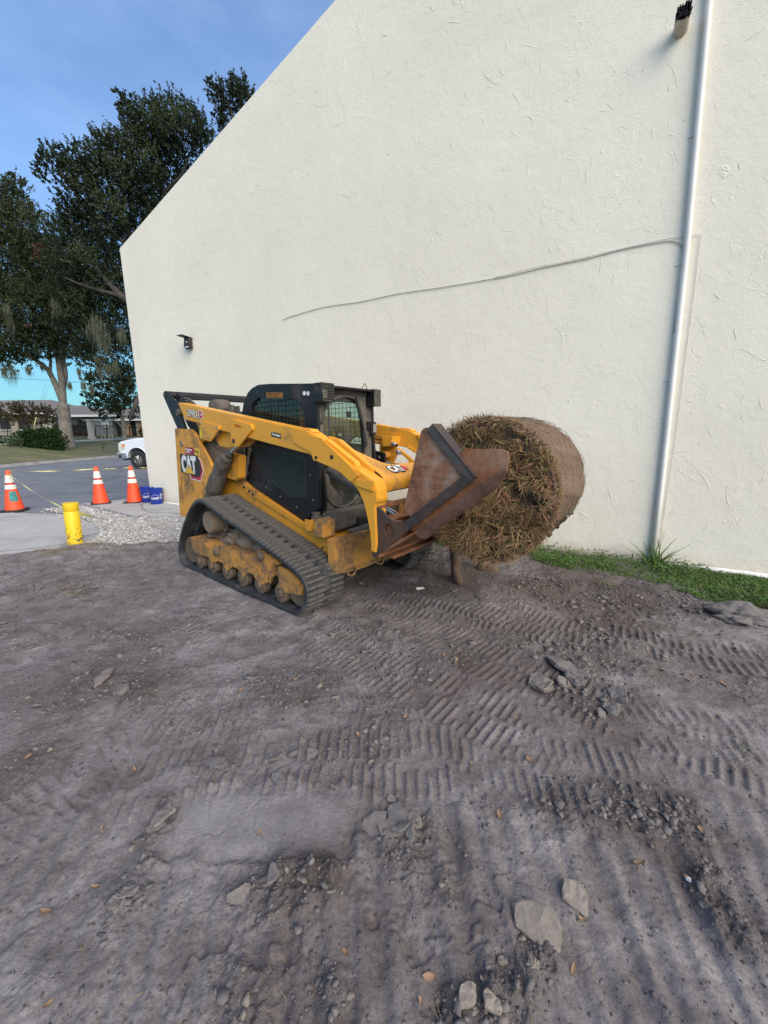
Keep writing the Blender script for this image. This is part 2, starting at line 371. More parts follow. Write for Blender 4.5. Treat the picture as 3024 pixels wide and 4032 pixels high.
def dirt_mat():
    m, nt, b, o = new_mat('bare_dirt'); v = coords(nt)
    big = noise(nt, v, 0.9, 5, 0.6); mid = noise(nt, v, 5.5, 8, 0.65, 0.4); fine = noise(nt, v, 70, 8, 0.75)
    c = ramp(nt, big, [(0.32, (0.105, 0.089, 0.085)), (0.5, (0.190, 0.170, 0.168)), (0.68, (0.275, 0.255, 0.253))])
    c2 = ramp(nt, mid, [(0.34, (0.062, 0.050, 0.046)), (0.5, (0.180, 0.162, 0.158)), (0.66, (0.30, 0.280, 0.277))])
    c = mix(nt, 0.55, c, c2)
    c = mix(nt, 1.0, c, ramp(nt, fine, [(0.25, 0.50), (0.75, 1.42)]), 'MULTIPLY')
    w = ramp(nt, noise(nt, v, 190, 3, 0.6), [(0.70, 0.0), (0.76, 0.55)])
    c = mix(nt, w, c, (0.42, 0.38, 0.33))
    aw = nt.nodes.new('ShaderNodeAttribute'); aw.attribute_name = 'damp'
    c = mix(nt, math_(nt, 'MULTIPLY', aw.outputs['Fac'], 0.80), c, mix(nt, 1.0, (0.088, 0.066, 0.058), ramp(nt, fine, [(0.25, 0.6), (0.75, 1.4)]), 'MULTIPLY'))
    ap = nt.nodes.new('ShaderNodeAttribute'); ap.attribute_name = 'pan'
    c = mix(nt, math_(nt, 'MULTIPLY', ap.outputs['Fac'], 0.55), c, mix(nt, 1.0, (0.262, 0.245, 0.250), ramp(nt, fine, [(0.2, 0.85), (0.8, 1.12)]), 'MULTIPLY'))
    setc(nt, b, c); b.inputs['Roughness'].default_value = 0.93; b.inputs['Specular IOR Level'].default_value = 0.25
    vo = nt.nodes.new('ShaderNodeTexVoronoi'); vo.feature = 'DISTANCE_TO_EDGE'; vo.inputs['Scale'].default_value = 6.5
    vd = mix(nt, 0.12, v, nt.nodes.new('ShaderNodeTexNoise').outputs['Color']); nt.links.new(vd, vo.inputs['Vector'])
    crack = ramp(nt, vo.outputs['Distance'], [(0.0, 0.0), (0.035, 1.0)])
    reg = ramp(nt, noise(nt, v, 2.3, 3), [(0.5, 1.0), (0.62, 0.0)])
    crk = mix(nt, reg, crack, 1.0)
    p = bump(nt, None, crk, 0.35, 0.012)
    ar = nt.nodes.new('ShaderNodeAttribute'); ar.attribute_name = 'rough'
    k1 = math_(nt, 'ADD', math_(nt, 'MULTIPLY', ar.outputs['Fac'], 0.9), 0.22)
    n26 = math_(nt, 'MULTIPLY', noise(nt, v, 26, 8, 0.72), k1); n70 = math_(nt, 'MULTIPLY', fine, math_(nt, 'ADD', math_(nt, 'MULTIPLY', ar.outputs['Fac'], 0.7), 0.5))
    p = bump(nt, None, math_(nt, 'MULTIPLY', mid, k1), 0.7, 0.035, p)
    p = bump(nt, None, n26, 1.0, 0.018, p)
    bump(nt, b, n70, 1.0, 0.006, p); return m
M_dirt = dirt_mat()
def clod_mat(name, a, b_, c_):
    m, nt, b, o = new_mat(name); v = coords(nt); g = nt.nodes.new('ShaderNodeNewGeometry')
    c = ramp(nt, g.outputs['Random Per Island'], [(0, a), (0.6, b_), (1.0, c_)])
    c = mix(nt, 1.0, c, ramp(nt, noise(nt, v, 60, 6, 0.7), [(0.25, 0.7), (0.75, 1.25)]), 'MULTIPLY')
    setc(nt, b, c); b.inputs['Roughness'].default_value = 0.95
    bump(nt, b, noise(nt, v, 45, 8, 0.7), 0.6, 0.006); return m
M_clod = clod_mat('dirt_clods', (0.062, 0.053, 0.051), (0.11, 0.098, 0.095), (0.17, 0.155, 0.150))
M_slab = clod_mat('dried_dirt_slab', (0.125, 0.114, 0.112), (0.155, 0.140, 0.134), (0.195, 0.165, 0.140))
M_shell = clod_mat('shell_gravel', (0.20, 0.19, 0.18), (0.44, 0.42, 0.40), (0.68, 0.67, 0.65))
M_gravelbase = simple('gravel_bed', (0.36, 0.34, 0.32), 0.95, 0, 0.4, sc=14, bs=1.0, bsc=60)
def paving(name, a, b_, stain, sc=1.0, crack=3.0):
    m, nt, b, o = new_mat(name); v = coords(nt)
    n = noise(nt, v, 0.8 * sc, 7, 0.65, 0.5)
    c = ramp(nt, n, [(0.3, a), (0.7, b_)])
    vs_ = coords(nt, scale=(0.35, 1.6, 1)); c = mix(nt, ramp(nt, noise(nt, vs_, 1.1, 6, 0.6), [(0.5, 0.0), (0.72, 0.6)]), c, stain)
    c = mix(nt, 1.0, c, ramp(nt, noise(nt, v, 120, 4, 0.8), [(0.2, 0.72), (0.8, 1.25)]), 'MULTIPLY')
    vo = nt.nodes.new('ShaderNodeTexVoronoi'); vo.feature = 'DISTANCE_TO_EDGE'; vo.inputs['Scale'].default_value = 0.45 * crack / 3
    wv = N(nt, 'ShaderNodeTexNoise', Scale=1.3, Detail=6.0)
    nt.links.new(v, wv.inputs['Vector']); nt.links.new(mix(nt, 0.35, v, wv.outputs['Color']), vo.inputs['Vector'])
    ck = ramp(nt, vo.outputs['Distance'], [(0.0, 0.75), (0.012, 0.0)])
    c = mix(nt, ck, c, tuple(x * 0.35 for x in a)); setc(nt, b, c); b.inputs['Roughness'].default_value = 0.9
    bump(nt, b, noise(nt, v, 90, 5, 0.8), 0.4, 0.006); return m
M_asphalt = paving('old_asphalt', (0.125, 0.130, 0.145), (0.20, 0.205, 0.22), (0.13, 0.11, 0.10))
M_concrete = paving('dirty_concrete', (0.32, 0.31, 0.30), (0.42, 0.41, 0.395), (0.24, 0.21, 0.185), 2.0)
M_kerb = simple('kerb_concrete', (0.24, 0.23, 0.22), 0.9, 0, 0.3, sc=2, bs=0.3)
M_sidewalk = simple('sidewalk_concrete', (0.42, 0.42, 0.41), 0.9, 0, 0.1)
def lawn_mat():
    m, nt, b, o = new_mat('lawn'); v = coords(nt, scale=(0.5, 1.3, 1))
    n = noise(nt, v, 0.5, 6, 0.6)
    c = ramp(nt, n, [(0.32, (0.075, 0.105, 0.030)), (0.5, (0.12, 0.125, 0.05)), (0.64, (0.19, 0.15, 0.085))])
    c = mix(nt, 1.0, c, ramp(nt, noise(nt, v, 14, 5, 0.7), [(0.25, 0.6), (0.75, 1.35)]), 'MULTIPLY')
    setc(nt, b, c); b.inputs['Roughness'].default_value = 0.95; bump(nt, b, noise(nt, v, 20, 6, 0.7), 0.8, 0.04); return m
M_lawn = lawn_mat()
def stucco_mat():
    m, nt, b, o = new_mat('cream_stucco'); v = coords(nt)
    n = noise(nt, v, 0.35, 6, 0.6, 0.3)
    c = ramp(nt, n, [(0.3, (0.745, 0.690, 0.582)), (0.7, (0.835, 0.780, 0.665))])
    # faint wear marks: grey horizontal smears
    vs_ = coords(nt, scale=(0.5, 0.5, 2.5)); s = ramp(nt, noise(nt, vs_, 1.2, 8, 0.7, 1.0), [(0.56, 0.0), (0.75, 0.28)])
    c = mix(nt, s, c, (0.60, 0.585, 0.55))
    # splash dirt just above the ground
    sx = nt.nodes.new('ShaderNodeSeparateXYZ'); nt.links.new(coords(nt), sx.inputs[0])
    lo = ramp(nt, math_(nt, 'ADD', sx.outputs[2], math_(nt, 'MULTIPLY', noise(nt, v, 5, 6, 0.7), 0.25)), [(0.10, 0.75), (0.36, 0.0)])
    c = mix(nt, lo, c, (0.42, 0.36, 0.29))
    setc(nt, b, c); b.inputs['Roughness'].default_value = 0.85; b.inputs['Specular IOR Level'].default_value = 0.3
    p = bump(nt, None, noise(nt, v, 1.8, 6, 0.6), 0.20, 0.05)
    p = bump(nt, None, noise(nt, v, 9, 8, 0.68, 0.8), 0.40, 0.012, p)
    w = ramp(nt, noise(nt, coords(nt, scale=(1, 1, 1)), 3.2, 2, 0.5, 2.6), [(0.485, 0.0), (0.5, 1.0), (0.515, 0.0)])
    reg = ramp(nt, noise(nt, v, 2.3, 3), [(0.52, 0.0), (0.62, 1.0)])
    p = bump(nt, None, mix(nt, 1.0, w, reg, 'MULTIPLY'), 0.35, 0.012, p)
    bump(nt, b, noise(nt, v, 60, 7, 0.75), 0.45, 0.004, p); return m
M_stucco = stucco_mat()
M_pvc = simple('white_conduit_paint', (0.72, 0.705, 0.67), 0.7, 0, 0.05)
M_roof = simple('shingle_roof', (0.16, 0.14, 0.125), 0.95, 0, 0.25, sc=4)
M_house = simple('grey_house_wall', (0.22, 0.23, 0.22), 0.9, 0, 0.1)
M_house2 = simple('beige_house_wall', (0.40, 0.36, 0.30), 0.9, 0, 0.1)
M_house3 = simple('tan_house_wall', (0.48, 0.30, 0.17), 0.9, 0, 0.1)
M_trimwhite = simple('white_trim', (0.7, 0.7, 0.68), 0.6, 0, 0.05)
M_darkvoid = simple('dark_opening', (0.012, 0.013, 0.015), 0.6, 0, 0.2)
M_fence = simple('black_metal', (0.02, 0.02, 0.02), 0.5, 0.3, 0.1)
M_pillar = simple('cream_pillar', (0.45, 0.41, 0.34), 0.9, 0, 0.15)
M_bollard = worn('yellow_bollard_paint', (0.74, 0.50, 0.015), (0.16, 0.12, 0.05), 0.34, 0.5, sc=9, fine=0.2)
def bollard_mat():
    m, nt, b, o = new_mat('chipped_yellow_bollard'); v = coords(nt)
    sx = nt.nodes.new('ShaderNodeSeparateXYZ'); nt.links.new(v, sx.inputs[0])
    n = noise(nt, v, 16, 7, 0.6, 0.6); hgt = ramp(nt, sx.outputs[2], [(0.05, 0.14), (0.45, 0.0)])
    f = ramp(nt, math_(nt, 'SUBTRACT', n, hgt), [(0.29, 1.0), (0.32, 0.0)])
    c = mix(nt, ramp(nt, noise(nt, v, 3, 5), [(0.3, 0.0), (0.7, 0.35)]), (0.76, 0.52, 0.012), (0.62, 0.38, 0.02))
    setc(nt, b, mix(nt, f, c, (0.13, 0.09, 0.05))); b.inputs['Roughness'].default_value = 0.5; bump(nt, b, f, 0.3, 0.003); return m
M_bollard = bollard_mat()
M_cone = worn('cone_orange', (0.85, 0.075, 0.018), (0.30, 0.07, 0.04), 0.33, 0.5, sc=7, fine=0.1, bs=0.05)
M_cone2 = simple('cone_red_band', (0.45, 0.02, 0.02), 0.5, 0, 0.15)
M_collar = worn('reflective_collar', (0.74, 0.72, 0.64), (0.42, 0.38, 0.30), 0.38, 0.5, sc=12, fine=0.3, bs=0.1)
M_conebase = simple('cone_base_rubber', (0.02, 0.02, 0.02), 0.8, 0, 0.3, bs=0.3)
M_teal = simple('teal_paint_patch', (0.05, 0.20, 0.19), 0.7, 0, 0.35, sc=20)
M_bucket = simple('blue_bucket_plastic', (0.008, 0.034, 0.27), 0.35, 0, 0.12)
M_tape = simple('yellow_tape', (0.62, 0.58, 0.22), 0.5, 0, 0.1)
M_truck = simple('white_truck_paint', (0.70, 0.73, 0.78), 0.25, 0, 0.02)
M_tire = simple('tire_rubber', (0.02, 0.02, 0.021), 0.85, 0, 0.2, bs=0.5, bsc=50)
M_rim = simple('machined_rim', (0.5, 0.48, 0.46), 0.3, 0.8, 0.1)
M_plastic = simple('black_plastic', (0.018, 0.018, 0.02), 0.6, 0, 0.15)
M_bumper = simple('bumper_grey', (0.35, 0.38, 0.42), 0.3, 0.6, 0.05)
M_lens = simple('headlight_lens', (0.55, 0.60, 0.55), 0.15, 0, 0.1)
M_amber = simple('amber_marker', (0.80, 0.16, 0.03), 0.25, 0, 0.05)
M_lamp = simple('work_light_lens', (0.6, 0.6, 0.58), 0.2, 0.2, 0.1)
M_boot = worn('muddy_leather_boot', (0.15, 0.080, 0.042), (0.11, 0.078, 0.055), 0.50, 0.85, sc=9, fine=0.5, bs=0.5)
M_jeans = simple('muddy_work_trousers', (0.15, 0.11, 0.08), 0.9, 0, 0.3, bs=0.3)
M_shirt = simple('grey_shirt', (0.25, 0.25, 0.24), 0.9, 0, 0.1)
M_skin = simple('skin', (0.42, 0.24, 0.16), 0.55, 0, 0.06)
M_hair = simple('hair', (0.03, 0.02, 0.015), 0.8, 0, 0.3, bs=0.5)
M_leafbrown = leafy('fallen_leaf', [(0.20, 0.16, 0.12), (0.34, 0.30, 0.25), (0.24, 0.13, 0.07), (0.30, 0.27, 0.19), (0.16, 0.13, 0.11)], 0.7, 0.05)
M_leafgreen = simple('green_leaf', (0.22, 0.30, 0.06), 0.6, 0, 0.1)
M_paper = simple('white_scrap', (0.75, 0.73, 0.70), 0.8, 0, 0.05)
def bale_mat():
    m, nt, b, o = new_mat('bale_wrap_fibre')
    # cylinder axis is local Z: stretch the grain round the roll
    v = coords(nt, scale=(1.0, 1.0, 9.0)); v2 = coords(nt)
    n = noise(nt, v, 9, 10, 0.75, 0.8); n3 = noise(nt, v2, 3, 5)
    c = ramp(nt, n, [(0.28, (0.075, 0.043, 0.028)), (0.5, (0.20, 0.126, 0.084)), (0.72, (0.40, 0.275, 0.195))])
    c = mix(nt, ramp(nt, n3, [(0.45, 0.0), (0.65, 0.5)]), c, (0.19, 0.135, 0.085))
    setc(nt, b, c); b.inputs['Roughness'].default_value = 0.95
    p = bump(nt, None, n, 0.9, 0.02); bump(nt, b, noise(nt, v2, 60, 8, 0.8), 0.6, 0.008, p); return m
M_bale = bale_mat()
M_balecore = simple('bale_dark_core', (0.028, 0.019, 0.013), 1.0, 0, 0.5, sc=12, bs=1.0, bsc=30)
# ------------------------------------------------------------------ the warehouse
WTH = radians(-29.48); WO = Vector((-5.86, 9.91, 0)); WD = Vector((cos(WTH), sin(WTH), 0)); WN = Vector((-sin(WTH), cos(WTH), 0))
def onwall(u, v, off=0.0):
    """point of the wall seen at a pixel, in the wall's own (along, out, up) axes"""
    d = ray(u, v); t = (WN.dot(WO - CAMP) - off) / WN.dot(d); P = CAMP + d * t - WO
    return Vector((P.dot(WD), P.dot(WN), P.z))
wh = empty('warehouse', WO, WTH, 'cream stucco warehouse with a tall plain gable wall behind the loader', 'building')
prism('gable_wall', [(0.06, -0.2), (0.07, 5.70), (11.0, 9.22), (22, 5.70), (22, -0.2)], 0.0, 0.25, M_stucco, wh, 'y', 0.012)
box('side_wall', (0.2, 7.2, 2.7), (0.24, 13.9, 5.8), M_stucco, wh, 0.01)
box('side_wall', (21.85, 7.2, 2.7), (0.24, 13.9, 5.8), M_stucco, wh, 0.01)
prism('roof', [(0.1, 5.62), (11.0, 9.12), (21.9, 5.62)], 0.26, 14.2, M_roof, wh, 'y', 0.0)
# raised trowel strokes in the stucco
Vr, Fr = [], []
for i in range(2600):
    s0 = rng.uniform(0.3, 16); z0 = rng.uniform(0.1, 5.25 + 0.322 * min(s0, 11)) if s0 < 11 else rng.uniform(0.1, 8)
    L = rng.choice([rng.uniform(0.05, 0.16), rng.uniform(0.12, 0.34)], p=[0.65, 0.35]); R = rng.uniform(0.12, 0.9) * rng.choice([-1, 1]); a0 = rng.normal(1.2, 0.8)
    n = 8; w = rng.uniform(0.0025, 0.0075); h = rng.uniform(0.0010, 0.0042); x, z, a = s0, z0, a0; b0 = len(Vr)
    for k in range(n + 1):
        tp = sin(pi * (k + 0.15) / (n + 0.3)); nx, nz = -sin(a), cos(a)
        Vr += [(x - nx * w * tp, 0.0005, z - nz * w * tp), (x, -h * tp - 0.0004, z), (x + nx * w * tp, 0.0005, z + nz * w * tp)]
        x += cos(a) * L / n; z += sin(a) * L / n; a += L / n / R + rng.normal(0, 0.06)
        if k < n:
            q = b0 + 3 * k; Fr += [(q, q + 1, q + 4, q + 3), (q + 1, q + 2, q + 5, q + 4)]
tag(link('trowel_ridges', np_mesh('trowel_ridges', Vr, Fr, smooth=True), M_stucco, wh), kind='stuff')

# ------------------------------------------------------------------ things fixed to the wall
pt0 = onwall(2812, -210); pt1 = onwall(2791, 0); pt2 = onwall(2700, 1000); pt3 = onwall(2604, 1900); pt4 = onwall(2566, 2205)
pt0 = pt1 + (pt1 - pt2) * 0.9
cp = empty('conduit_pipe', WO, WTH, 'white vertical conduit pipe running up the stucco wall from the weed tuft', 'pipe')
path('pipe', [p + Vector((0, -0.034, 0)) for p in (pt0, pt1, pt2, pt3, pt4)], 0.030, M_pvc, cp, 16)
for z in (0.9, 2.2, 3.4, 4.6, 5.8, 7.0):
    f = (z - pt4.z) / (pt1.z - pt4.z); s = pt4.x + (pt1.x - pt4.x) * f
    box('strap', (s, -0.012, z), (0.11, 0.008, 0.018), M_pvc, cp, 0.003)
bp = empty('base_conduit', WO, WTH, 'white conduit lying along the foot of the wall at the right', 'pipe')
path('pipe', [(10.62, -0.05, 0.045), (11.2, -0.05, 0.055), (11.6, -0.05, 0.055), (12.4, -0.05, 0.050), (14, -0.05, 0.050)], 0.042, M_pvc, bp, 14)
tube('coupling', (10.86, -0.05, 0.05), (10.95, -0.05, 0.051), 0.049, M_pvc, bp)
tag(path('foot_pipe', [WO + WD * s + WN * -0.03 + Vector((0, 0, 0.03)) for s in (0.25, 0.8, 2.2)], 0.02, M_pvc, None, 8),
    'thin white pipe along the foot of the wall behind the blue buckets', 'pipe')
def wallpath(name, px, r, mat, lab, off=0.012):
    pts = [onwall(u * 1.8228, v * 1.8228) for u, v in px]
    pts = [WO + WD * p.x + WN * (-off) + Vector((0, 0, p.z)) for p in bez(pts, 5)]
    return tag(path(name, pts, r, mat, None, 6), lab, 'cable')
M_cable = simple('painted_cable', (0.55, 0.54, 0.50), 0.6)
M_cable2 = simple('grey_cable', (0.36, 0.35, 0.33), 0.6)
wallpath('wall_cable', [(613, 691), (632, 683), (700, 664), (780, 652), (860, 635), (950, 622), (1040, 607), (1110, 594), (1180, 577), (1260, 561), (1330, 543), (1400, 528), (1440, 522), (1462, 524), (1474, 536), (1476, 560), (1466, 640), (1455, 720)], 0.0045, M_cable2,
         'thin cable sagging across the stucco wall and turning down beside the pipe')
wallpath('wall_wire', [(1070, 600), (1150, 580), (1240, 562), (1330, 541), (1430, 519), (1480, 513), (1496, 511), (1512, 509), (1512, 520), (1506, 570), (1494, 670), (1478, 790), (1462, 920), (1446, 1030), (1424, 1180)], 0.0026, M_cable2,
         'fine wire squared round the conduit pipe and hanging down to its right')
vb = onwall(2680, 122); P0 = WO + WD * vb.x + WN * vb.y + Vector((0, 0, vb.z))
vp = empty('vent_stub', P0, WTH, 'short cream pipe stub with a charred black end high on the wall', 'vent')
bm = bmesh.new(); b_tube(bm, (0, 0.02, 0), (0.0, -0.19, 0.015), 0.062, 0.064, 24, False); b_tube(bm, (0.0, -0.19, 0.015), (0, -0.02, 0), 0.056, 0.054, 24, False)
link('stub', bm_mesh('stub', bm, True), M_stucco, vp)
bm = bmesh.new()
for i in range(46):
    a = rng.uniform(0, 2 * pi); r = 0.06 * sqrt(rng.random()); p = Vector((cos(a) * r, -0.19, sin(a) * r + 0.015)); d = Vector((cos(a) * 0.3 + rng.normal(0, .35), -1.0, sin(a) * .3 + rng.normal(0.2, .35))).normalized() * rng.uniform(0.015, 0.055)
    b_tube(bm, p + Vector((0, .03, 0)), p + d, rng.uniform(0.008, 0.018), 0.004, 5)
link('charred_end', bm_mesh('charred_end', bm), simple('charred', (0.012, 0.013, 0.02), 0.6, 0, 0.3), vp)
lb = onwall(752, 1352); P0 = WO + WD * lb.x + Vector((0, 0, lb.z))
wl_ = empty('wall_light', P0, WTH, 'small black box light under a flat canopy on the wall left of the loader', 'lamp')
box('bracket', (0, -0.015, 0), (0.12, 0.03, 0.24), M_plastic, wl_)
prism('housing', [(-0.02, 0.12), (-0.14, 0.12), (-0.17, -0.10), (-0.10, -0.16), (-0.02, -0.13)], -0.10, 0.10, M_plastic, wl_, 'x', 0.008)
box('canopy', (-0.02, -0.17, 0.135), (0.24, 0.34, 0.012), M_plastic, wl_, 0.003, Matrix.Rotation(radians(-5), 3, 'X'))
box('lens', (0.02, -0.155, -0.105), (0.13, 0.03, 0.07), M_lamp, wl_, 0.006, Matrix.Rotation(radians(-40), 3, 'X'))
box('sensor', (0.05, -0.177, 0.0), (0.04, 0.02, 0.03), M_trimwhite, wl_, 0.004)
wl_.scale = (.72, .72, .80)

# ------------------------------------------------------------------ ground
def paved(x, y):
    """signed distance-like measure: >0 over the pavement beyond the dirt lot"""
    px = np.array([-30, -9.5, -6.5, -5.2, -4.6, -3.9, -3.0, -2.2, -1.2, 30]); py = np.array([4.4, 4.7, 5.1, 5.5, 5.95, 5.95, 6.35, 7.0, 7.9, 30])
    return y - np.interp(x, px, py) - 0.50 * fbm(x * 0.9, y * 0.9, 4, 2) - 0.22 * fbm(x * 5, y * 5, 4, 7)
# tread-mark paths: (cx, cy, radius, angle0, angle1, width, depth, phase) arcs, driven one after another
def arc3(p, q, r):
    (ax, ay), (bx, by), (cx, cy) = p, q, r
    d = 2 * (ax * (by - cy) + bx * (cy - ay) + cx * (ay - by))
    ux = ((ax * ax + ay * ay) * (by - cy) + (bx * bx + by * by) * (cy - ay) + (cx * cx + cy * cy) * (ay - by)) / d
    uy = ((ax * ax + ay * ay) * (cx - bx) + (bx * bx + by * by) * (ax - cx) + (cx * cx + cy * cy) * (bx - ax)) / d
    return ux, uy, sqrt((ax - ux) ** 2 + (ay - uy) ** 2)
def G(x, y):
    p = gnd(x * 1.8228, y * 1.8228); return (p.x, p.y)
TRACKS = []
for a, b, c, w, dep, pitch in (
        (G(60, 1390), G(300, 1420), G(640, 1360), 0.42, 0.008, 0.052),
        (G(20, 1780), G(250, 1640), G(560, 1560), 0.46, 0.010, 0.056),
        (G(330, 1545), G(700, 1500), G(1000, 1340), 0.45, 0.010, 0.052),
        (G(250, 1700), G(800, 1640), G(1450, 1700), 0.46, 0.013, 0.054),
        (G(640, 1350), G(900, 1470), G(1200, 1610), 0.46, 0.015, 0.053),
        (G(760, 1255), G(1050, 1420), G(1659, 1660), 0.46, 0.014, 0.054),
        (G(800, 1290), G(1000, 1330), G(1300, 1390), 0.44, 0.017, 0.056),
        (G(1000, 1290), G(1300, 1370), G(1700, 1440), 0.45, 0.016, 0.060),
        (G(900, 1240), G(1000, 1290), G(1250, 1370), 0.45, 0.018, 0.056),
        (G(1050, 1600), G(1350, 1570), G(1659, 1600), 0.40, 0.011, 0.058),
        (G(0, 1330), G(200, 1330), G(420, 1400), 0.42, 0.010, 0.055)):
    ux, uy, R = arc3(a, b, c); a0 = atan2(a[1] - uy, a[0] - ux); a1 = atan2(c[1] - uy, c[0] - ux); am = atan2(b[1] - uy, b[0] - ux)
    TRACKS.append((ux, uy, R, am, a0, a1, w, dep * .78, pitch))
def rel(a, am): return (a - am + pi) % (2 * pi) - pi
SMOOTH = [G(380, 1725), G(600, 1690), G(790, 1715), G(770, 1800), G(740, 1870), G(560, 1850), G(330, 1830)]
def insidepoly(x, y, P):
    r = np.zeros(x.shape, bool); n = len(P); j = n - 1
    for i in range(n):
        xi, yi = P[i]; xj, yj = P[j]
        c = ((yi > y) != (yj > y)) & (x < (xj - xi) * (y - yi) / (yj - yi + 1e-12) + xi); r ^= c; j = i
    return r
def polydist(x, y, P):
    d = np.full(x.shape, 1e9); n = len(P)
    for i in range(n):
        ax, ay = P[i]; bx, by = P[(i + 1) % n]; t = np.clip(((x - ax) * (bx - ax) + (y - ay) * (by - ay)) / ((bx - ax) ** 2 + (by - ay) ** 2), 0, 1)
        d = np.minimum(d, np.hypot(x - ax - t * (bx - ax), y - ay - t * (by - ay)))
    return d
CLUST = ((865, 1830, .09, 2.5), (900, 1790, .10, 1.2), (1270, 1480, .22, 2.2), (1240, 1510, .2, 1.2), (1200, 1740, .12, 1.5), (1290, 1735, .12, 2), (1380, 1745, .12, 2.2), (1470, 1760, .12, 1.8), (1170, 2060, .05, 2), (1120, 2120, .06, 2.5), (1050, 2170, .06, 2.5), (980, 2195, .05, 2),
                     (1540, 1900, .08, 2), (1580, 1980, .08, 2.5), (1620, 2050, .07, 2), (620, 1900, .12, 1.8), (700, 1890, .08, 1.5), (560, 1930, .06, 1.6), (340, 1790, .07, 1.8), (330, 1850, .05, 1.6), (270, 1940, .09, 1.6), (200, 1480, .4, 1.2), (480, 1530, .3, 1.0), (350, 1490, .3, 1.0), (640, 1460, .25, .9), (590, 1500, .2, .8),
                     (60, 1660, .2, 1.2), (800, 1610, .12, 1.0), (450, 1650, .1, 1.0), (1250, 1300, .5, .8), (1050, 1220, .4, .7), (1420, 1400, .4, .8), (860, 1550, .2, .6), (700, 1640, .25, .6), (720, 2150, .07, 1.2), (520, 2170, .1, .9), (960, 1930, .06, 1.0), (1000, 1700, .1, .9))
def rough(x, y):
    r = (.10 + .50 * sstep(1.55, 2.7, y)) * sstep(0.03, 0.24, fbm(x * 1.15 + 4, y * 1.35, 4, 9)) + .15 + .16 * sstep(2.0, 3.4, y)
    for (u, v, rr, s) in CLUST:
        p = gnd(u * 1.8228, v * 1.8228); r = r + .52 * s * np.exp(-((x - p.x) ** 2 + (y - p.y) ** 2) / (rr * rr))
    return np.clip(r, 0, 1.3)
def dirt_h(x, y):
    RG = rough(x, y)
    wx = x + 0.10 * fbm(x * 1.3, y * 1.3, 3, 5); wy = y + 0.10 * fbm(x * 1.3 + 50, y * 1.3, 3, 6)
    base = 0.035 * fbm(x * 0.7, y * 0.7, 3, 1) + 0.020 * fbm(wx * 3.1, wy * 3.1, 4, 4)
    # lumpy crust: plates and crumbs
    r = fbm(wx * 7, wy * 7, 4, 8, 0.55); pl = fbm(wx * 3.4 + 7, wy * 3.4, 5, 2, 0.6); crust = 0.010 * sstep(-0.05, 0.05, r) * RG + 0.010 * sstep(-0.012, 0.012, pl) * sstep(-0.05, 0.2, fbm(x * 1.2, y * 1.2, 3, 5) + .08) + 0.007 * RG * sstep(-0.01, 0.01, fbm(wx * 9, wy * 9, 4, 6, .6) - .03)
    crumbs = (0.0015 + 0.014 * RG) * np.abs(fbm(wx * 24, wy * 24, 3, 3)) * 1.5 + (0.0008 + 0.003 * RG) * fbm(x * 60, y * 60, 2, 7)
    h = base + crust + crumbs
    # long scrape grooves in the foreground, fanning out
    ang = 0.55 * sstep(0.3, 1.6, x) - 0.45 * sstep(-0.1, -1.0, x)
    g = (x - 0.25 * (y - 1.2) * ang * 3) * (1 + 0.08 * fbm(x, y * .5, 2, 3)) + 0.05 * fbm(x * 0.8, y * 0.8, 3, 10)
    m = sstep(1.75, 1.35, y) * sstep(-0.25, 0.2, fbm(x * 1.1, y * 0.8, 3, 12) + 0.12)
    h = h + m * (0.012 * fbm(g * 14, y * 0.9, 3, 11) + 0.0055 * np.sin(g * 62 + 3 * fbm(x * 2, y, 2, 4)) + .004 * fbm(g * 50, y * 2, 2, 2))
    for k, (ux, uy, R, am, a0, a1, w, dep, pitch) in enumerate(TRACKS):
        d = np.hypot(x - ux, y - uy) - R; a = rel(np.arctan2(y - uy, x - ux), am); s = a * R
        lo, hi = sorted((rel(a0, am) * R, rel(a1, am) * R))
        inr = sstep(w / 2 + 0.03, w / 2 - 0.03, np.abs(d + 0.03 * fbm(s, d * 0, 2, k))) * sstep(lo - 0.15, lo + 0.15, s) * sstep(hi + 0.15, hi - 0.15, s)
        if not inr.any(): continue
        wear = sstep(-0.25, 0.02, fbm(x * 1.6 + 9 * k, y * 1.6, 4, k + 3) + 0.15)
        ph = s / pitch + 0.5 * (d > 0) + 0.05 * fbm(x * 4, y * 4, 2, 2)
        t = np.abs((ph % 1.0) - 0.5) * 2                                     # 0 in the ridge middle, 1 between
        bar = sstep(0.46, 0.28, t) * sstep(0.012, 0.03, np.abs(d)) + 0.5 * sstep(0.03, 0.012, np.abs(d))
        edge = np.exp(-((np.abs(d) - w / 2 - 0.03) / 0.035) ** 2) * 0.9
        broken = sstep(-0.3, 0.05, fbm(x * 9, y * 9, 3, 2 + k))
        pr = -dep * 1.1 + dep * 1.3 * bar * broken
        h = h * (1 - 0.72 * inr * wear) + inr * wear * pr + dep * 0.55 * edge * wear * sstep(lo, lo + .2, s) * sstep(hi, hi - .2, s) * (0.5 + fbm(x * 12, y * 12, 3, 1))
    # the smooth scraped pan
    pd = polydist(x, y, SMOOTH); inside = insidepoly(x, y, SMOOTH); sd = np.where(inside, pd, -pd) + 0.07 * fbm(x * 4, y * 4, 4, 13)
    f = sstep(-0.02, 0.07, sd); h = h * (1 - f * 0.90) + f * (-0.003 + 0.005 * fbm(x * 3, y * 1, 2, 4) + 0.002 * fbm(x * 20, y * 8, 3, 4))
    rim = np.exp(-((sd + 0.03) / 0.03) ** 2); h = h + rim * 0.012 * (0.4 + np.abs(fbm(x * 18, y * 18, 3, 5)) * 2)
    # bank up to the grass at the wall
    wd = -((x - WO.x) * WN.x + (y - WO.y) * WN.y)
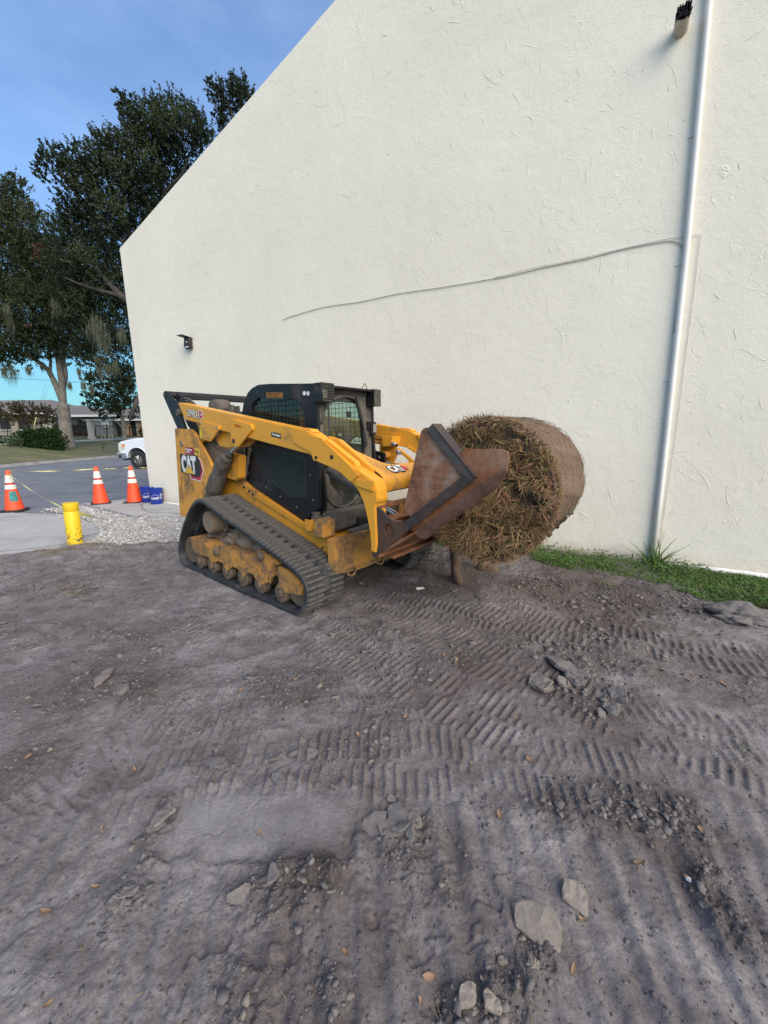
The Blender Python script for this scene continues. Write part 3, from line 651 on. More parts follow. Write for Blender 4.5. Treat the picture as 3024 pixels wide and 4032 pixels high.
    h = h + 0.035 * sstep(1.3, 0.75, wd + 0.25 * fbm(x * 1.4, y * 1.4, 3, 6)) * sstep(0.2, 1.2, x)
    pv = paved(x, y); h = h * sstep(0.5, -0.2, pv) - 0.06 * sstep(-0.05, 0.30, pv)
    return h
def spaced(lo, hi, f):
    v = [lo]
    while v[-1] < hi: v.append(v[-1] + f(v[-1]))
    return np.array(v)
ys = np.concatenate([spaced(-6, 0.55, lambda t: 0.12 if t < 0.3 else 0.03)[:-1], spaced(0.62, 10.2, lambda t: max(0.0062, 0.0052 * t))])
xs_ = spaced(0, 12, lambda t: 0.0072 if t < 1.4 else (0.0105 if t < 2.8 else (0.019 if t < 4.4 else 0.05)))
xs = np.concatenate([-xs_[:0:-1], xs_[xs_ < 9]])
X, Y = np.meshgrid(xs, ys); H = dirt_h(X, Y)
ny, nx = X.shape; idx = np.arange(nx * ny).reshape(ny, nx)
F = np.stack([idx[:-1, :-1], idx[:-1, 1:], idx[1:, 1:], idx[1:, :-1]], -1).reshape(-1, 4)
def wetness(x, y):
    w = 0
    for u, v, r, s in ((1000, 1250, .55, 1.0), (1180, 1260, .6, .9), (880, 1250, .5, .9), (1300, 1300, .6, .8), (1270, 1480, .35, 1.0), (1560, 1290, .4, .7), (1450, 1420, .5, .6), (300, 1500, .5, .6), (120, 1460, .5, .5), (700, 1420, .5, .35), (1350, 1780, .35, .5), (60, 1680, .35, .6), (1560, 1960, .25, .6), (120, 1300, .7, .4), (620, 1905, .22, .7), (1000, 1430, .5, .4)):
        p = gnd(u * 1.8228, v * 1.8228); w = w + s * np.exp(-((x - p.x) ** 2 + (y - p.y) ** 2) / (r * r))
    return np.clip(w * (0.75 + 1.6 * fbm(x * 2.5, y * 2.5, 4, 3)) + 0.35 * sstep(0.05, 0.3, fbm(x * 1.1, y * 1.1, 4, 6)), 0, 1)
dme = np_mesh('dirt_ground', np.stack([X, Y, H], -1).reshape(-1, 3), F, smooth=True)
at_w = dme.attributes.new('damp', 'FLOAT', 'POINT'); at_w.data.foreach_set('value', wetness(X, Y).astype(np.float32).ravel())
sdp = np.where(insidepoly(X, Y, SMOOTH), polydist(X, Y, SMOOTH), -polydist(X, Y, SMOOTH)) + 0.14 * fbm(X * 4, Y * 4, 4, 13)
pan = sstep(-0.06, 0.12, sdp) * (.75 + .6 * fbm(X * 2, Y * 6, 3, 2)) + .30 * sstep(0.05, 0.30, fbm(X * 1.3 + 3, Y * 2.1, 4, 11)) * sstep(3.2, 1.2, Y)
at_r = dme.attributes.new('rough', 'FLOAT', 'POINT'); at_r.data.foreach_set('value', np.clip(rough(X, Y), 0, 1).astype(np.float32).ravel())
at_p = dme.attributes.new('pan', 'FLOAT', 'POINT'); at_p.data.foreach_set('value', np.clip(pan, 0, 1).astype(np.float32).ravel())
tag(link('dirt_ground', dme, M_dirt), kind='structure')
def ground_z(x, y): return float(dirt_h(np.array([float(x)]), np.array([float(y)]))[0])
def sheet(name, pts, z, mat, depth=0.0):
    bm = bmesh.new(); vs_ = [bm.verts.new((p[0], p[1], z)) for p in pts]
    if depth:
        bm.free(); bm = bmesh.new(); b_prism(bm, [(p[0], p[1]) for p in pts], z - depth, z, 'z')
    else: bm.faces.new(vs_)
    return tag(link(name, bm_mesh(name, bm), mat), kind='structure')
sheet('ground', [(-600, -300), (600, -300), (600, 900), (-600, 900)], -0.12, M_lawn)
sheet('asphalt_road', [(-60, 4.0), (-9.5, 4.0), (-6, 4.9), (-2.2, 6.3), (-1.0, 7.6), (4, 12), (16, 40), (-14, 60), (-60, 60)], -0.012, M_asphalt)
# pale concrete apron on the left, slab beside the wall
bm = bmesh.new()
def wavy(pts, amp=0.05, n=14):
    out = []
    for i, p in enumerate(pts):
        q = pts[(i + 1) % len(pts)]
        for k in range(n):
            t = k / n; out.append((p[0] + (q[0] - p[0]) * t + rng.normal(0, amp * 0.4), p[1] + (q[1] - p[1]) * t + rng.normal(0, amp * 0.4)))
    return out
sheet('concrete_apron', wavy([(-30, 4.1), (-9.5, 4.3), (-4.2, 5.5), (-5.2, 7.2), (-6.6, 8.35), (-8.6, 8.7), (-30, 10.0)]), 0.0, M_concrete)
sheet('concrete_slab', [(-7.36, 9.64), (-5.07, 8.02), (-3.2, 8.0), (-2.2, 8.3), (-5.86, 9.9), (-6.2, 10.6)], 0.022, M_concrete, 0.06)
GRAV = [(-7.7, 8.95), (-7.25, 9.45), (-5.08, 7.94), (-3.2, 7.92), (-1.7, 7.7), (-2.6, 6.4), (-4.35, 5.6), (-5.0, 6.9), (-6.0, 7.9)]
sheet('gravel_bed', wavy(GRAV), 0.006, M_gravelbase)
def ico_bits(n_pts, pos, size, flat=1.0, subdiv=1, jitter=0.25):
    bm = bmesh.new(); bmesh.ops.create_icosphere(bm, subdivisions=subdiv, radius=1.0)
    bv = np.array([v.co[:] for v in bm.verts]); bf = np.array([[v.index for v in f.verts] for f in bm.faces]); bm.free()
    k = len(bv); V = np.repeat(bv[None], n_pts, 0) * (1 + rng.normal(0, jitter, (n_pts, k, 1)).clip(-.5, .6))
    sc = np.stack([rng.uniform(0.7, 1.4, n_pts), rng.uniform(0.6, 1.2, n_pts), rng.uniform(0.45, 0.9, n_pts) * flat], -1)[:, None]
    V = V * sc; a = rng.uniform(0, 2 * pi, n_pts); t = rng.normal(0, 0.35, n_pts)
    c, s = np.cos(t)[:, None], np.sin(t)[:, None]; V = np.stack([V[..., 0] * c - V[..., 2] * s, V[..., 1], V[..., 0] * s + V[..., 2] * c], -1)
    c, s = np.cos(a)[:, None], np.sin(a)[:, None]; V = np.stack([V[..., 0] * c - V[..., 1] * s, V[..., 0] * s + V[..., 1] * c, V[..., 2]], -1)
    V = V * size[:, None, None] + pos[:, None]
    F_ = bf[None] + (np.arange(n_pts) * k)[:, None, None]
    return V.reshape(-1, 3), F_.reshape(-1, 3)
gx = rng.uniform(-7.8, -1.6, 26000); gy = rng.uniform(5.4, 9.5, 26000); ins = insidepoly(gx, gy, GRAV) | (insidepoly(gx + rng.normal(0, .25, 26000), gy + rng.normal(0, .25, 26000), GRAV) & (rng.random(26000) < 0.35))
gx, gy = gx[ins], gy[ins]; n = len(gx)
V, F = ico_bits(n, np.stack([gx, gy, np.full(n, 0.010)], -1), rng.lognormal(-4.45, 0.38, n).clip(0.005, 0.032), 0.7)
tag(link('shell_gravel', np_mesh('shell_gravel', V, F), M_shell), 'loose pale shell gravel between the yellow bollard and the concrete slab', kind='stuff')
# clods and crumbs strewn over the dirt, thicker along the track edges
cand = 90000; cy = 0.75 + 7.5 * rng.random(cand) ** 1.7; cx = (rng.random(cand) * 2 - 1) * (cy * 1.05 + 0.3)
den = 0.10 + 0.30 * sstep(0.05, 0.26, fbm(cx * 1.7, cy * 1.7, 4, 9)) + 0.22 * sstep(0.05, 0.2, fbm(cx * 6, cy * 6, 3, 3)) + 0.25 * sstep(2.2, 3.2, cy)
den = 0.05 + 0.9 * rough(cx, cy) * (.35 + rough(cx * 1.0, cy * 1.0)) + 0.15 * sstep(2.2, 3.2, cy)
keep = (rng.random(cand) < den * 0.75) & (paved(cx, cy) < -0.1) & (~insidepoly(cx, cy, SMOOTH) | (rng.random(cand) < 0.07)) & (-((cx - WO.x) * WN.x + (cy - WO.y) * WN.y) > 0.5)
cx, cy = cx[keep], cy[keep]; n = len(cx); sz = (rng.lognormal(-5.85, 0.50, n) * (0.70 + 0.25 * cy)).clip(0.0016, 0.0085 + 0.0022 * cy)
V, F = ico_bits(n, np.stack([cx, cy, dirt_h(cx, cy) + sz * 0.15], -1), sz, 0.75, 1, 0.38)
tag(link('dirt_clods', np_mesh('dirt_clods', V, F), M_clod), 'crumbled clods strewn over the bare dirt lot', kind='stuff')
# thin broken flakes of crust lying in the rough patches
fn = 9000; fy = 0.8 + 4.6 * rng.random(fn) ** 1.3; fx = (rng.random(fn) * 2 - 1) * (fy * 1.05); k_ = (rng.random(fn) < (rough(fx, fy) - .25) * .75) & (paved(fx, fy) < -.2) & (~insidepoly(fx, fy, SMOOTH)) & (-((fx - WO.x) * WN.x + (fy - WO.y) * WN.y) > 1.0)
fx, fy = fx[k_], fy[k_]; fn = len(fx); fr = (rng.lognormal(-4.65, .42, fn) * (.62 + .20 * fy)).clip(.004, .032); m6 = 6
fa = np.sort(rng.uniform(0, 2 * pi, (fn, m6)), 1); fa = .6 * fa + .4 * (np.arange(m6) * 2 * pi / m6)[None]; rr_ = fr[:, None] * rng.uniform(.7, 1.25, (fn, m6)); th_ = fr * rng.uniform(.14, .30, fn)
lx, ly = rr_ * np.cos(fa) * 1.25, rr_ * np.sin(fa); T_ = np.stack([lx, ly, np.zeros_like(lx) + th_[:, None]], -1); B__ = np.stack([lx * .96, ly * .96, np.zeros_like(lx) - th_[:, None]], -1); VV_ = np.concatenate([T_, B__], 1)
az_, tl_ = rng.uniform(0, 2 * pi, fn), np.abs(rng.normal(0, .30, fn)); ct, st_ = np.cos(tl_)[:, None], np.sin(tl_)[:, None]; VV_ = np.stack([VV_[..., 0] * ct - VV_[..., 2] * st_, VV_[..., 1], VV_[..., 0] * st_ + VV_[..., 2] * ct], -1)
ca_, sa2 = np.cos(az_)[:, None], np.sin(az_)[:, None]; VV_ = np.stack([VV_[..., 0] * ca_ - VV_[..., 1] * sa2, VV_[..., 0] * sa2 + VV_[..., 1] * ca_, VV_[..., 2]], -1) + np.stack([fx, fy, dirt_h(fx, fy) + fr * np.sin(tl_) * .5 + th_ * .5], -1)[:, None]
ft = [(0, i, i + 1) for i in range(1, 5)] + [(i, i + 6, (i + 1) % 6 + 6) for i in range(6)] + [(i, (i + 1) % 6 + 6, (i + 1) % 6) for i in range(6)]
FF_ = (np.array(ft)[None] + (np.arange(fn) * 12)[:, None, None]).reshape(-1, 3)
tag(link('crust_flakes', np_mesh('crust_flakes', VV_.reshape(-1, 3), FF_), M_slab), 'thin broken flakes of dried crust littering the rough patches', kind='stuff')
def slab_mesh(name, r, th, n=9, seed=0, elong=1.0):
    rs = np.random.default_rng(seed); a = np.sort(rs.uniform(0, 2 * pi, n)); a = np.linspace(0, 2 * pi, n, endpoint=False) + rs.normal(0, 0.16, n)
    rr = r * rs.uniform(0.72, 1.15, n); pts = [(cos(t) * q * elong, sin(t) * q) for t, q in zip(a, rr)]
    bm = bmesh.new(); b_prism(bm, pts, -th * 0.5, th * 0.5, 'z'); bevel(bm, th * 0.22, 1, 40)
    bmesh.ops.triangulate(bm, faces=bm.faces[:]); bmesh.ops.subdivide_edges(bm, edges=bm.edges[:], cuts=1)
    for v in bm.verts: v.co += Vector((rs.normal(0, r * .030), rs.normal(0, r * .030), rs.normal(0, th * .12) + .25 * th * sin(v.co.x / r * 2 + seed)))
    return bm_mesh(name, bm)
M_tan = clod_mat('tan_dirt_lump', (0.17, 0.145, 0.125), (0.21, 0.18, 0.155), (0.24, 0.205, 0.17))
def slabs(items, group, mat=None):
    for i, (u, v, r, th, lab, tl, el) in enumerate(items):
        p = gnd(u * 1.8228, v * 1.8228); z = ground_z(p.x, p.y)
        o = link('dirt_slab', slab_mesh('dirt_slab', r, th, 8 + i % 4, 31 + i * 7 + int(u), el), mat or M_slab)
        o.location = (p.x, p.y, z + th * 0.45 + abs(sin(tl)) * r * 0.4); o.rotation_euler = (rng.normal(0, .08) + tl, rng.normal(0, .10), rng.uniform(0, 6.28))
        tag(o, lab, 'dirt slab', group)
slabs([(812, 1778, .052, .014, 'broad curled dirt slab, leftmost of the stack near the pale root', .25, 1.3), (838, 1790, .046, .013, 'dirt slab split beside the leftmost one of the broken stack', -.2, 1.2),
       (856, 1757, .050, .016, 'rounded dirt slab at the top of the broken stack', .18, 1.4), (893, 1768, .036, .014, 'pointed dirt slab at the right end of the broken stack', .3, 1.3),
       (868, 1795, .030, .012, 'narrow upright dirt slab low in the broken stack', .6, 1.7), (884, 1802, .026, .012, 'narrow dirt slab leaning right at the foot of the broken stack', .6, 1.7),
       (845, 1722, .022, .016, 'small pale dirt lump above the broken stack', .2, 1.2)], 'slabs of the broken stack near the pale root')
slabs([(1165, 2010, .062, .020, 'large tan wedge-shaped slab standing proud in the foreground', .35, 1.5), (1247, 1940, .050, .028, 'rounded tan dirt lump above the wedge-shaped slab', .15, 1.2),
       (1085, 2075, .014, .012, 'small stone left below the wedge-shaped slab', .1, 1.2), (1150, 2092, .016, .014, 'oval stone just below the wedge-shaped slab', .1, 1.4),
       (1010, 2165, .028, .018, 'pale rounded lump on the ridge near the bottom edge', .1, 1.3), (1062, 2180, .024, .018, 'tall pale lump beside the rounded one near the bottom edge', .2, 1.5)], 'lumps along the pale foreground ridge', M_tan)
slabs([(1168, 1482, .080, .03, 'broad triangular slab at the left end of the dug pile', .3, 1.2), (1225, 1448, .070, .025, 'long thin slab along the top of the dug pile', .15, 2.3),
       (1335, 1502, .065, .03, 'thick blocky slab at the right end of the dug pile', .2, 1.2), (1320, 1532, .05, .03, 'square lump in front of the dug pile', .1, 1.1),
       (1298, 1542, .03, .02, 'small pointed lump in front of the dug pile', .1, 1.3), (1240, 1470, .06, .04, 'brown crumbly lump in the middle of the dug pile', .2, 1.2), (1215, 1478, .045, .035, 'dark lump at the heart of the dug pile', .3, 1.2)], 'slabs of the dug pile right of centre')
slabs([(466, 1648, .040, .014, 'long dark slab, leftmost of the row across the tread marks', .15, 1.6), (594, 1632, .038, .014, 'grey slab, second in the row across the tread marks', .2, 1.1), (635, 1622, .036, .014, 'round slab, third in the row across the tread marks', .15, 1.1),
       (674, 1624, .032, .014, 'pale slab, right end of the row across the tread marks', .15, 1.2), (599, 1686, .030, .014, 'lone square slab just above the smooth pan', .1, 1.15),
       (355, 1765, .042, .016, 'lifted crust plate at the left end of the smooth pan', .25, 1.4), (335, 1785, .030, .012, 'small crust plate under the lifted one', .35, 1.4),
       (520, 1935, .032, .014, 'thin plate broken off the lower edge of the smooth pan', .2, 1.7), (590, 1905, .026, .012, 'curled plate at the lower right of the smooth pan', .3, 1.6), (275, 1935, .028, .02, 'rough clod at the lower left of the smooth pan', .1, 1.3),
       (250, 1960, .022, .02, 'second rough clod at the lower left of the smooth pan', .1, 1.2), (225, 1470, .055, .02, 'flat grey plate among the crumbs at the left', .1, 2.2), (265, 1500, .05, .03, 'lump right of the flat grey plate at the left', .2, 1.2)], 'loose plates on the dirt')
# ------------------------------------------------------------------ leaves, straw bits and scraps on the dirt
def leaf_mesh(L, W, curl, seed):
    rs = np.random.default_rng(seed); V = []; n = 6
    for i in range(n + 1):
        t = i / n; w = W * sin(pi * min(1, t * 0.94 + 0.03)) ** 0.8; zc = curl * (t - .5) ** 2 * 4 * L
        for s in (-1, 0, 1): V.append(((t - .5) * L, s * w + rs.normal(0, W * .05), zc + abs(s) * W * .5))
    F_ = [(3 * i + s, 3 * i + s + 1, 3 * i + s + 4, 3 * i + s + 3) for i in range(n) for s in (0, 1)]
    return np_mesh('fallen_leaf', V, F_, smooth=True)
lm = [leaf_mesh(0.045, 0.009, 0.12, 1), leaf_mesh(0.036, 0.0085, 0.2, 2), leaf_mesh(0.05, 0.012, 0.08, 3)]
for m_ in lm: m_.materials.append(M_leafbrown)
spots = [(748, 2062), (910, 2168), (926, 2112), (1240, 2088), (1258, 1985), (1382, 1866), (1488, 1898), (220, 1790), (100, 1975), (205, 1917), (105, 2180), (775, 1585), (875, 1548), (1020, 1650), (1145, 1640),
         (120, 1445), (207, 1430), (1560, 1480), (1478, 1390), (1192, 1470), (1230, 1395), (1313, 1380), (1430, 1450), (1487, 1470), (1555, 1545), (960, 1415), (987, 1425), (830, 1310), (650, 1395), (520, 1500), (560, 1440), (330, 1380), (60, 1640), (290, 1660), (1515, 1790), (1080, 1760), (560, 1800), (1330, 1430), (1400, 1400), (1550, 1380), (1115, 1545), (640, 1470)]
for i, (u, v) in enumerate(spots):
    p = gnd(u * 1.8228, v * 1.8228); o = link('fallen_leaf', lm[i % 3]); o.location = (p.x, p.y, ground_z(p.x, p.y) + 0.006)
    k = (0.60 + 0.17 * p.y) * rng.uniform(0.7, 1.2); o.scale = (k, k, k); o.rotation_euler = (rng.normal(0, .25), rng.normal(0, .25), rng.uniform(0, 6.28))
    tag(o, 'small dry oak leaf lying on the bare dirt', 'leaf', 'dry leaves scattered over the dirt')
def ribbons(P, D, L, W, up=None, bend=0.0, seg=1):
    """thin flat blades: P start, D unit direction, L length, W half width (arrays)"""
    n = len(P); R = rng.normal(0, 1, (n, 3)) if up is None else np.broadcast_to(up, (n, 3)) + rng.normal(0, .3, (n, 3))
    S = np.cross(D, R); S /= np.linalg.norm(S, axis=1, keepdims=True) + 1e-9
    rows = []; B = np.cross(S, D)
    for i in range(seg + 1):
        t = i / seg; w = W * (1 - t * 0.9); c = P + D * (L * t)[:, None] + B * (bend * L * t * t)[:, None] if np.ndim(bend) else P + D * (L * t)[:, None] + B * (bend * L * t * t)[:, None]
        rows += [c - S * w[:, None], c + S * w[:, None]]
    V = np.stack(rows, 1); m = 2 * (seg + 1); b = (np.arange(n) * m)[:, None, None]
    f = np.array([[2 * i, 2 * i + 1, 2 * i + 3, 2 * i + 2] for i in range(seg)])[None]
    return V.reshape(-1, 3), (f + b).reshape(-1, 4)
n = 900; sy = 0.8 + 6.5 * rng.random(n) ** 1.4; sx = (rng.random(n) * 2 - 1) * (sy * 1.05); ok = paved(sx, sy) < 0.05; sx, sy = sx[ok], sy[ok]; n = len(sx)
D = np.stack([rng.normal(0, 1, n), rng.normal(0, 1, n), rng.normal(0, .12, n)], -1); D /= np.linalg.norm(D, axis=1, keepdims=True)
V, F = ribbons(np.stack([sx, sy, dirt_h(sx, sy) + 0.006], -1), D, rng.uniform(.015, .06, n), rng.uniform(.0006, .0018, n), (0, 0, 1), 0.15, 3)
tag(link('straw_litter', np_mesh('straw_litter', V, F), M_dryblade), 'thin bits of straw and twig strewn over the dirt', kind='stuff')
p = gnd(1655, 2318); o = box('paper_scrap', (0, 0, 0), (0.10, 0.05, 0.018), M_paper, None, 0.006); o.location = (p.x, p.y, ground_z(p.x, p.y) + .012); o.rotation_euler = (.2, .1, .4)
tag(o, 'crumpled white scrap lying in the tread marks under the rusty fork', 'litter')
rp = [(733, 1752), (745, 1748), (758, 1752), (768, 1762), (772, 1776), (770, 1786)]
o = path('pale_root', [Vector((*gnd(u * 1.8228, v * 1.8228)[:2], 0.028 + 0.006 * sin(i * 2))) for i, (u, v) in enumerate(rp)], [0.0016, .002, .0022, .0022, .002, .0012], M_dryblade, None, 6)
tag(o, 'pale curled root lying at the left of the broken slab stack', 'root')
p = gnd(1488 * 1.8228, 1898 * 1.8228); V, F = ico_bits(1, np.array([[p.x, p.y, ground_z(p.x, p.y) + .004]]), np.array([.010]), .6, 2, .05)
tag(link('white_pebble', np_mesh('white_pebble', V, F, smooth=True), M_white), 'white pebble lying alone in the right foreground', 'pebble')

# ------------------------------------------------------------------ grass and weeds along the wall
n = 110000; s = rng.uniform(4.2, 13.5, n); wdist = rng.uniform(0.0, 1.25, n)
gx = WO.x + WD.x * s - WN.x * wdist; gy = WO.y + WD.y * s - WN.y * wdist
lim = 0.68 + 0.30 * sstep(8.5, 10.8, s) + 0.9 * fbm(gx * 1.6, gy * 1.6, 3, 4); k = (wdist < lim) & (rng.random(n) < 0.34 + 1.1 * sstep(-.12, .16, fbm(gx * 3, gy * 3, 3, 5))) & (gx > 0.2)
gx, gy, s, wdist = gx[k], gy[k], s[k], wdist[k]; n = len(gx); gz = dirt_h(gx, gy)
hgt = 0.025 + 0.075 * sstep(-.1, .3, fbm(gx * 2.2, gy * 2.2, 3, 6) + 0.15) + 0.03 * sstep(10, 8, s)
# broad-leaved creepers
m = rng.random(n) < 0.62; q = np.stack([gx[m], gy[m], gz[m] + rng.random(m.sum()) * hgt[m]], -1); D = np.stack([rng.normal(0, 1, len(q)), rng.normal(0, 1, len(q)), rng.normal(0.25, .4, len(q))], -1); D /= np.linalg.norm(D, axis=1, keepdims=True)
def leafquads(P, D, L, W, nrm=(0, 0, 1), jit=0.6):
    n = len(P); R = np.broadcast_to(np.asarray(nrm, float), (n, 3)) + rng.normal(0, jit, (n, 3)); S = np.cross(D, R); S /= np.linalg.norm(S, axis=1, keepdims=True) + 1e-9
    V = np.stack([P, P + D * (L * .5)[:, None] + S * W[:, None], P + D * L[:, None], P + D * (L * .5)[:, None] - S * W[:, None]], 1)
    return V.reshape(-1, 3), np.arange(n * 4).reshape(n, 4)
V, F = leafquads(q, D, rng.uniform(.012, .034, len(q)), rng.uniform(.006, .014, len(q)))
tag(link('creeping_weeds', np_mesh('creeping_weeds', V, F), M_weed), 'low leafy green weeds growing along the foot of the wall', kind='stuff')
m = ~m; q = np.stack([gx[m], gy[m], gz[m] - .003], -1); nn = len(q); D = np.stack([rng.normal(0, .45, nn), rng.normal(0, .45, nn), np.ones(nn)], -1); D /= np.linalg.norm(D, axis=1, keepdims=True)
V, F = ribbons(q, D, rng.uniform(.03, .09, nn) * (0.6 + hgt[m] * 8), rng.uniform(.0012, .003, nn), None, 0.4, 2)
tag(link('grass', np_mesh('grass', V, F), M_blade), 'short green grass mixed with the weeds along the wall', kind='stuff')
def tuft(name, u, v, n, L, W, mat, lab, cat, group=None, spread=.5, rad=.05):
    p = gnd(u * 1.8228, v * 1.8228); wq = (p - WO).dot(WN)
    if wq > -.10: p = p - WN * (wq + .10)
    z = ground_z(p.x, p.y); a = rng.uniform(0, 2 * pi, n)
    P = np.stack([rng.normal(0, rad, n), rng.normal(0, rad, n), np.full(n, -.004)], -1); t = rng.uniform(.1, spread, n)
    D = np.stack([np.cos(a) * t, np.sin(a) * t, np.ones(n)], -1); D /= np.linalg.norm(D, axis=1, keepdims=True)
    V, F = ribbons(P, D, rng.uniform(.4, 1, n) * L, rng.uniform(.6, 1, n) * W, None, 0.35, 4)
    o = link(name, np_mesh(name, V, F), mat); o.location = (p.x, p.y, z); return tag(o, lab, cat, group)
tuft('weed_clump', 1410, 1212, 46, .46, .012, M_weed, 'strappy green weed clump at the foot of the conduit pipe', 'plant', None, 1.3, .05)
tuft('weed_clump', 1128, 1192, 26, .20, .010, M_weed, 'taller weed standing above the creepers just right of the bale', 'plant', None, .5, .02)
tuft('grass_tuft', 1604, 1612, 12, .06, .0028, M_blade, 'lone bright grass tuft growing in the dirt at the right edge', 'plant', None, 1.0, .001)
tuft('grass_tuft', 1640, 1640, 10, .05, .0022, M_dryblade, 'sparse dull grass tuft below the bright one at the right edge', 'plant', None, 1.2, .001)
tuft('grass_tuft', 1305, 1268, 40, .09, .003, M_blade, 'yellowish grass tuft at the edge of the weeds in front of the wall', 'plant', None, .9, .05)
tuft('grass_tuft', 930, 1190, 120, .20, .003, M_weed, 'feathery green grass behind the far track and under the bale', 'plant', None, .8, .18)
# dead grass fringe between the dirt and the pavement at the left
n = 26000; u_ = rng.uniform(-9, -2.6, n); y_ = rng.uniform(3.9, 6.6, n); pv = paved(u_, y_); k = (np.abs(pv + 0.10) < 0.30 * rng.random(n) ** 2 + 0.02) & (fbm(u_ * 1.5, y_ * 1.5, 3, 2) > -.08) & (rng.random(n) < .5)
for (cu_, cv_) in ((110, 1200), (300, 1335), (190, 1185), (130, 1290), (240, 1330)):
    p = gnd(cu_ * 1.8228, cv_ * 1.8228); kk = np.hypot(u_ - p.x, (y_ - p.y) * 1.5) < 0.28 * rng.random(n) ** .5 * 1.3; k = k | kk
u_, y_ = u_[k], y_[k]; nn = len(u_); D = np.stack([rng.normal(0, .8, nn), rng.normal(0, .8, nn), rng.uniform(.1, .8, nn)], -1); D /= np.linalg.norm(D, axis=1, keepdims=True)
V, F = ribbons(np.stack([u_, y_, dirt_h(u_, y_).clip(-.02, 1)], -1), D, rng.uniform(.03, .10, nn), rng.uniform(.0015, .003, nn), None, .3, 2)
tag(link('dead_grass', np_mesh('dead_grass', V, F), M_dryblade), 'dead matted grass along the edge of the dirt lot', kind='stuff')
# ------------------------------------------------------------------ the track loader (x forward, y to its left, z up)
LTH = radians(-39.701); LO = Vector((-1.904, 5.614, 0.0))
LF = Vector((cos(LTH), sin(LTH), 0)); LL = Vector((-sin(LTH), cos(LTH), 0))
ld = empty('track_loader', LO, LTH, 'yellow and black compact track loader holding a round bale on its rusty front attachment', 'track loader')
def gridbars(name, x0, x1, z0, z1, nx, nz, plane, at_, r, mat, parent, clip=None, lean=0.0):
    """a wire guard: bars in an (a,z) plane at a constant other axis"""
    bm = bmesh.new()
    def pt(a, z): return Vector((a, at_, z)) if plane == 'y' else Vector((at_, a, z))
    def seg(a0, z0_, a1, z1_):
        n = 24; run = None; pts = []
        for i in range(n + 1):
            t = i / n; a = a0 + (a1 - a0) * t; z = z0_ + (z1_ - z0_) * t; ok = clip is None or bool(insidepoly(np.array([a]), np.array([z]), clip)[0])
            if ok and run is None: run = (a, z)
            if ok: last = (a, z)
            if (not ok or i == n) and run is not None:
                if abs(last[0] - run[0]) + abs(last[1] - run[1]) > 0.01: b_tube(bm, pt(*run), pt(*last), r, r, 5, False)
                run = None
    for i in range(nx + 1): a = x0 + (x1 - x0) * i / nx; seg(a, z0, a + lean, z1)
    for i in range(nz + 1): z = z0 + (z1 - z0) * i / nz; seg(x0, z, x1, z)
    return link(name, bm_mesh(name, bm), mat, parent)
# --- tracks
TP = [(0.10, 0.0), (0.6, 0.0), (1.2, 0.0), (1.8, 0.0), (2.16, 0.0), (2.31, 0.045), (2.405, 0.14), (2.44, 0.26), (2.42, 0.37), (2.34, 0.455), (2.1, 0.545), (1.6, 0.69), (1.07, 0.83), (0.85, 0.895), (0.66, 0.945), (0.52, 0.93), (0.39, 0.865),
      (0.24, 0.74), (0.08, 0.56), (-0.06, 0.37), (-0.12, 0.24), (-0.12, 0.13), (-0.05, 0.04)]
path2 = closed_cr([(a, b, 0) for a, b in TP], 10); P2 = np.array([p[:2] for p in path2])
seg = np.linalg.norm(np.roll(P2, -1, 0) - P2, axis=1); cum = np.concatenate([[0], np.cumsum(seg)]); PER = cum[-1]
def on_path(s):
    s = s % PER; i = int(np.searchsorted(cum, s) - 1); i = max(0, min(i, len(P2) - 1)); t = (s - cum[i]) / seg[i]
    a, b = P2[i], P2[(i + 1) % len(P2)]; d = (b - a) / np.linalg.norm(b - a); return a + (b - a) * t, d
def make_belt(y0, y1):
    n = 220; bm = bmesh.new(); R = []
    for i in range(n):
        p, d = on_path(PER * i / n); nrm = np.array([d[1], -d[0]])     # outward for this winding
        o = p - nrm * 0.020; q = p - nrm * 0.052; e = 0.006
        prof = [(o, y0 + e), (p - nrm * 0.026, y0), (q + nrm * .004, y0), (q, y0 + .01), (q - nrm * 0.0, (y0 + y1) / 2 - .07), (q - nrm * .03, (y0 + y1) / 2 - .05), (q - nrm * .03, (y0 + y1) / 2 + .05), (q, (y0 + y1) / 2 + .07), (q, y1 - .01), (q + nrm * .004, y1), (p - nrm * .026, y1), (o, y1 - e)]
        R.append([bm.verts.new((c[0], yy, c[1])) for c, yy in prof])
    for i in range(n):
        a, b = R[i], R[(i + 1) % n]; k = len(a)
        for j in range(k): bm.faces.new((a[j], a[(j + 1) % k], b[(j + 1) % k], b[j]))
    me = bm_mesh('track_belt', bm); autosmooth(me, 40); return me
def bar_mesh(parts, w=0.034, h=0.024):
    bm = bmesh.new()
    for y0, y1 in parts:
        b_prism(bm, [(-w / 2, 0.0), (w / 2, 0.0), (w * .30, h), (-w * .30, h)], y0, y1, 'y')
        for v in bm.verts:
            pass
    for v in bm.verts:
        if v.co.z > h * .5:
            for y0, y1 in parts:
                if abs(v.co.y - y0) < 1e-4: v.co.y += 0.012
                elif abs(v.co.y - y1) < 1e-4: v.co.y -= 0.012
    return bm_mesh('tread_bar', bm)
Y0, Y1 = -1.0, -0.55
bar_full = bar_mesh([(Y0 + .004, Y1 - .004)]); bar_full.materials.append(M_tread)
bar_a = bar_mesh([(Y0 + .004, Y0 + .20), (Y1 - .19, Y1 - .004)]); bar_a.materials.append(M_tread)
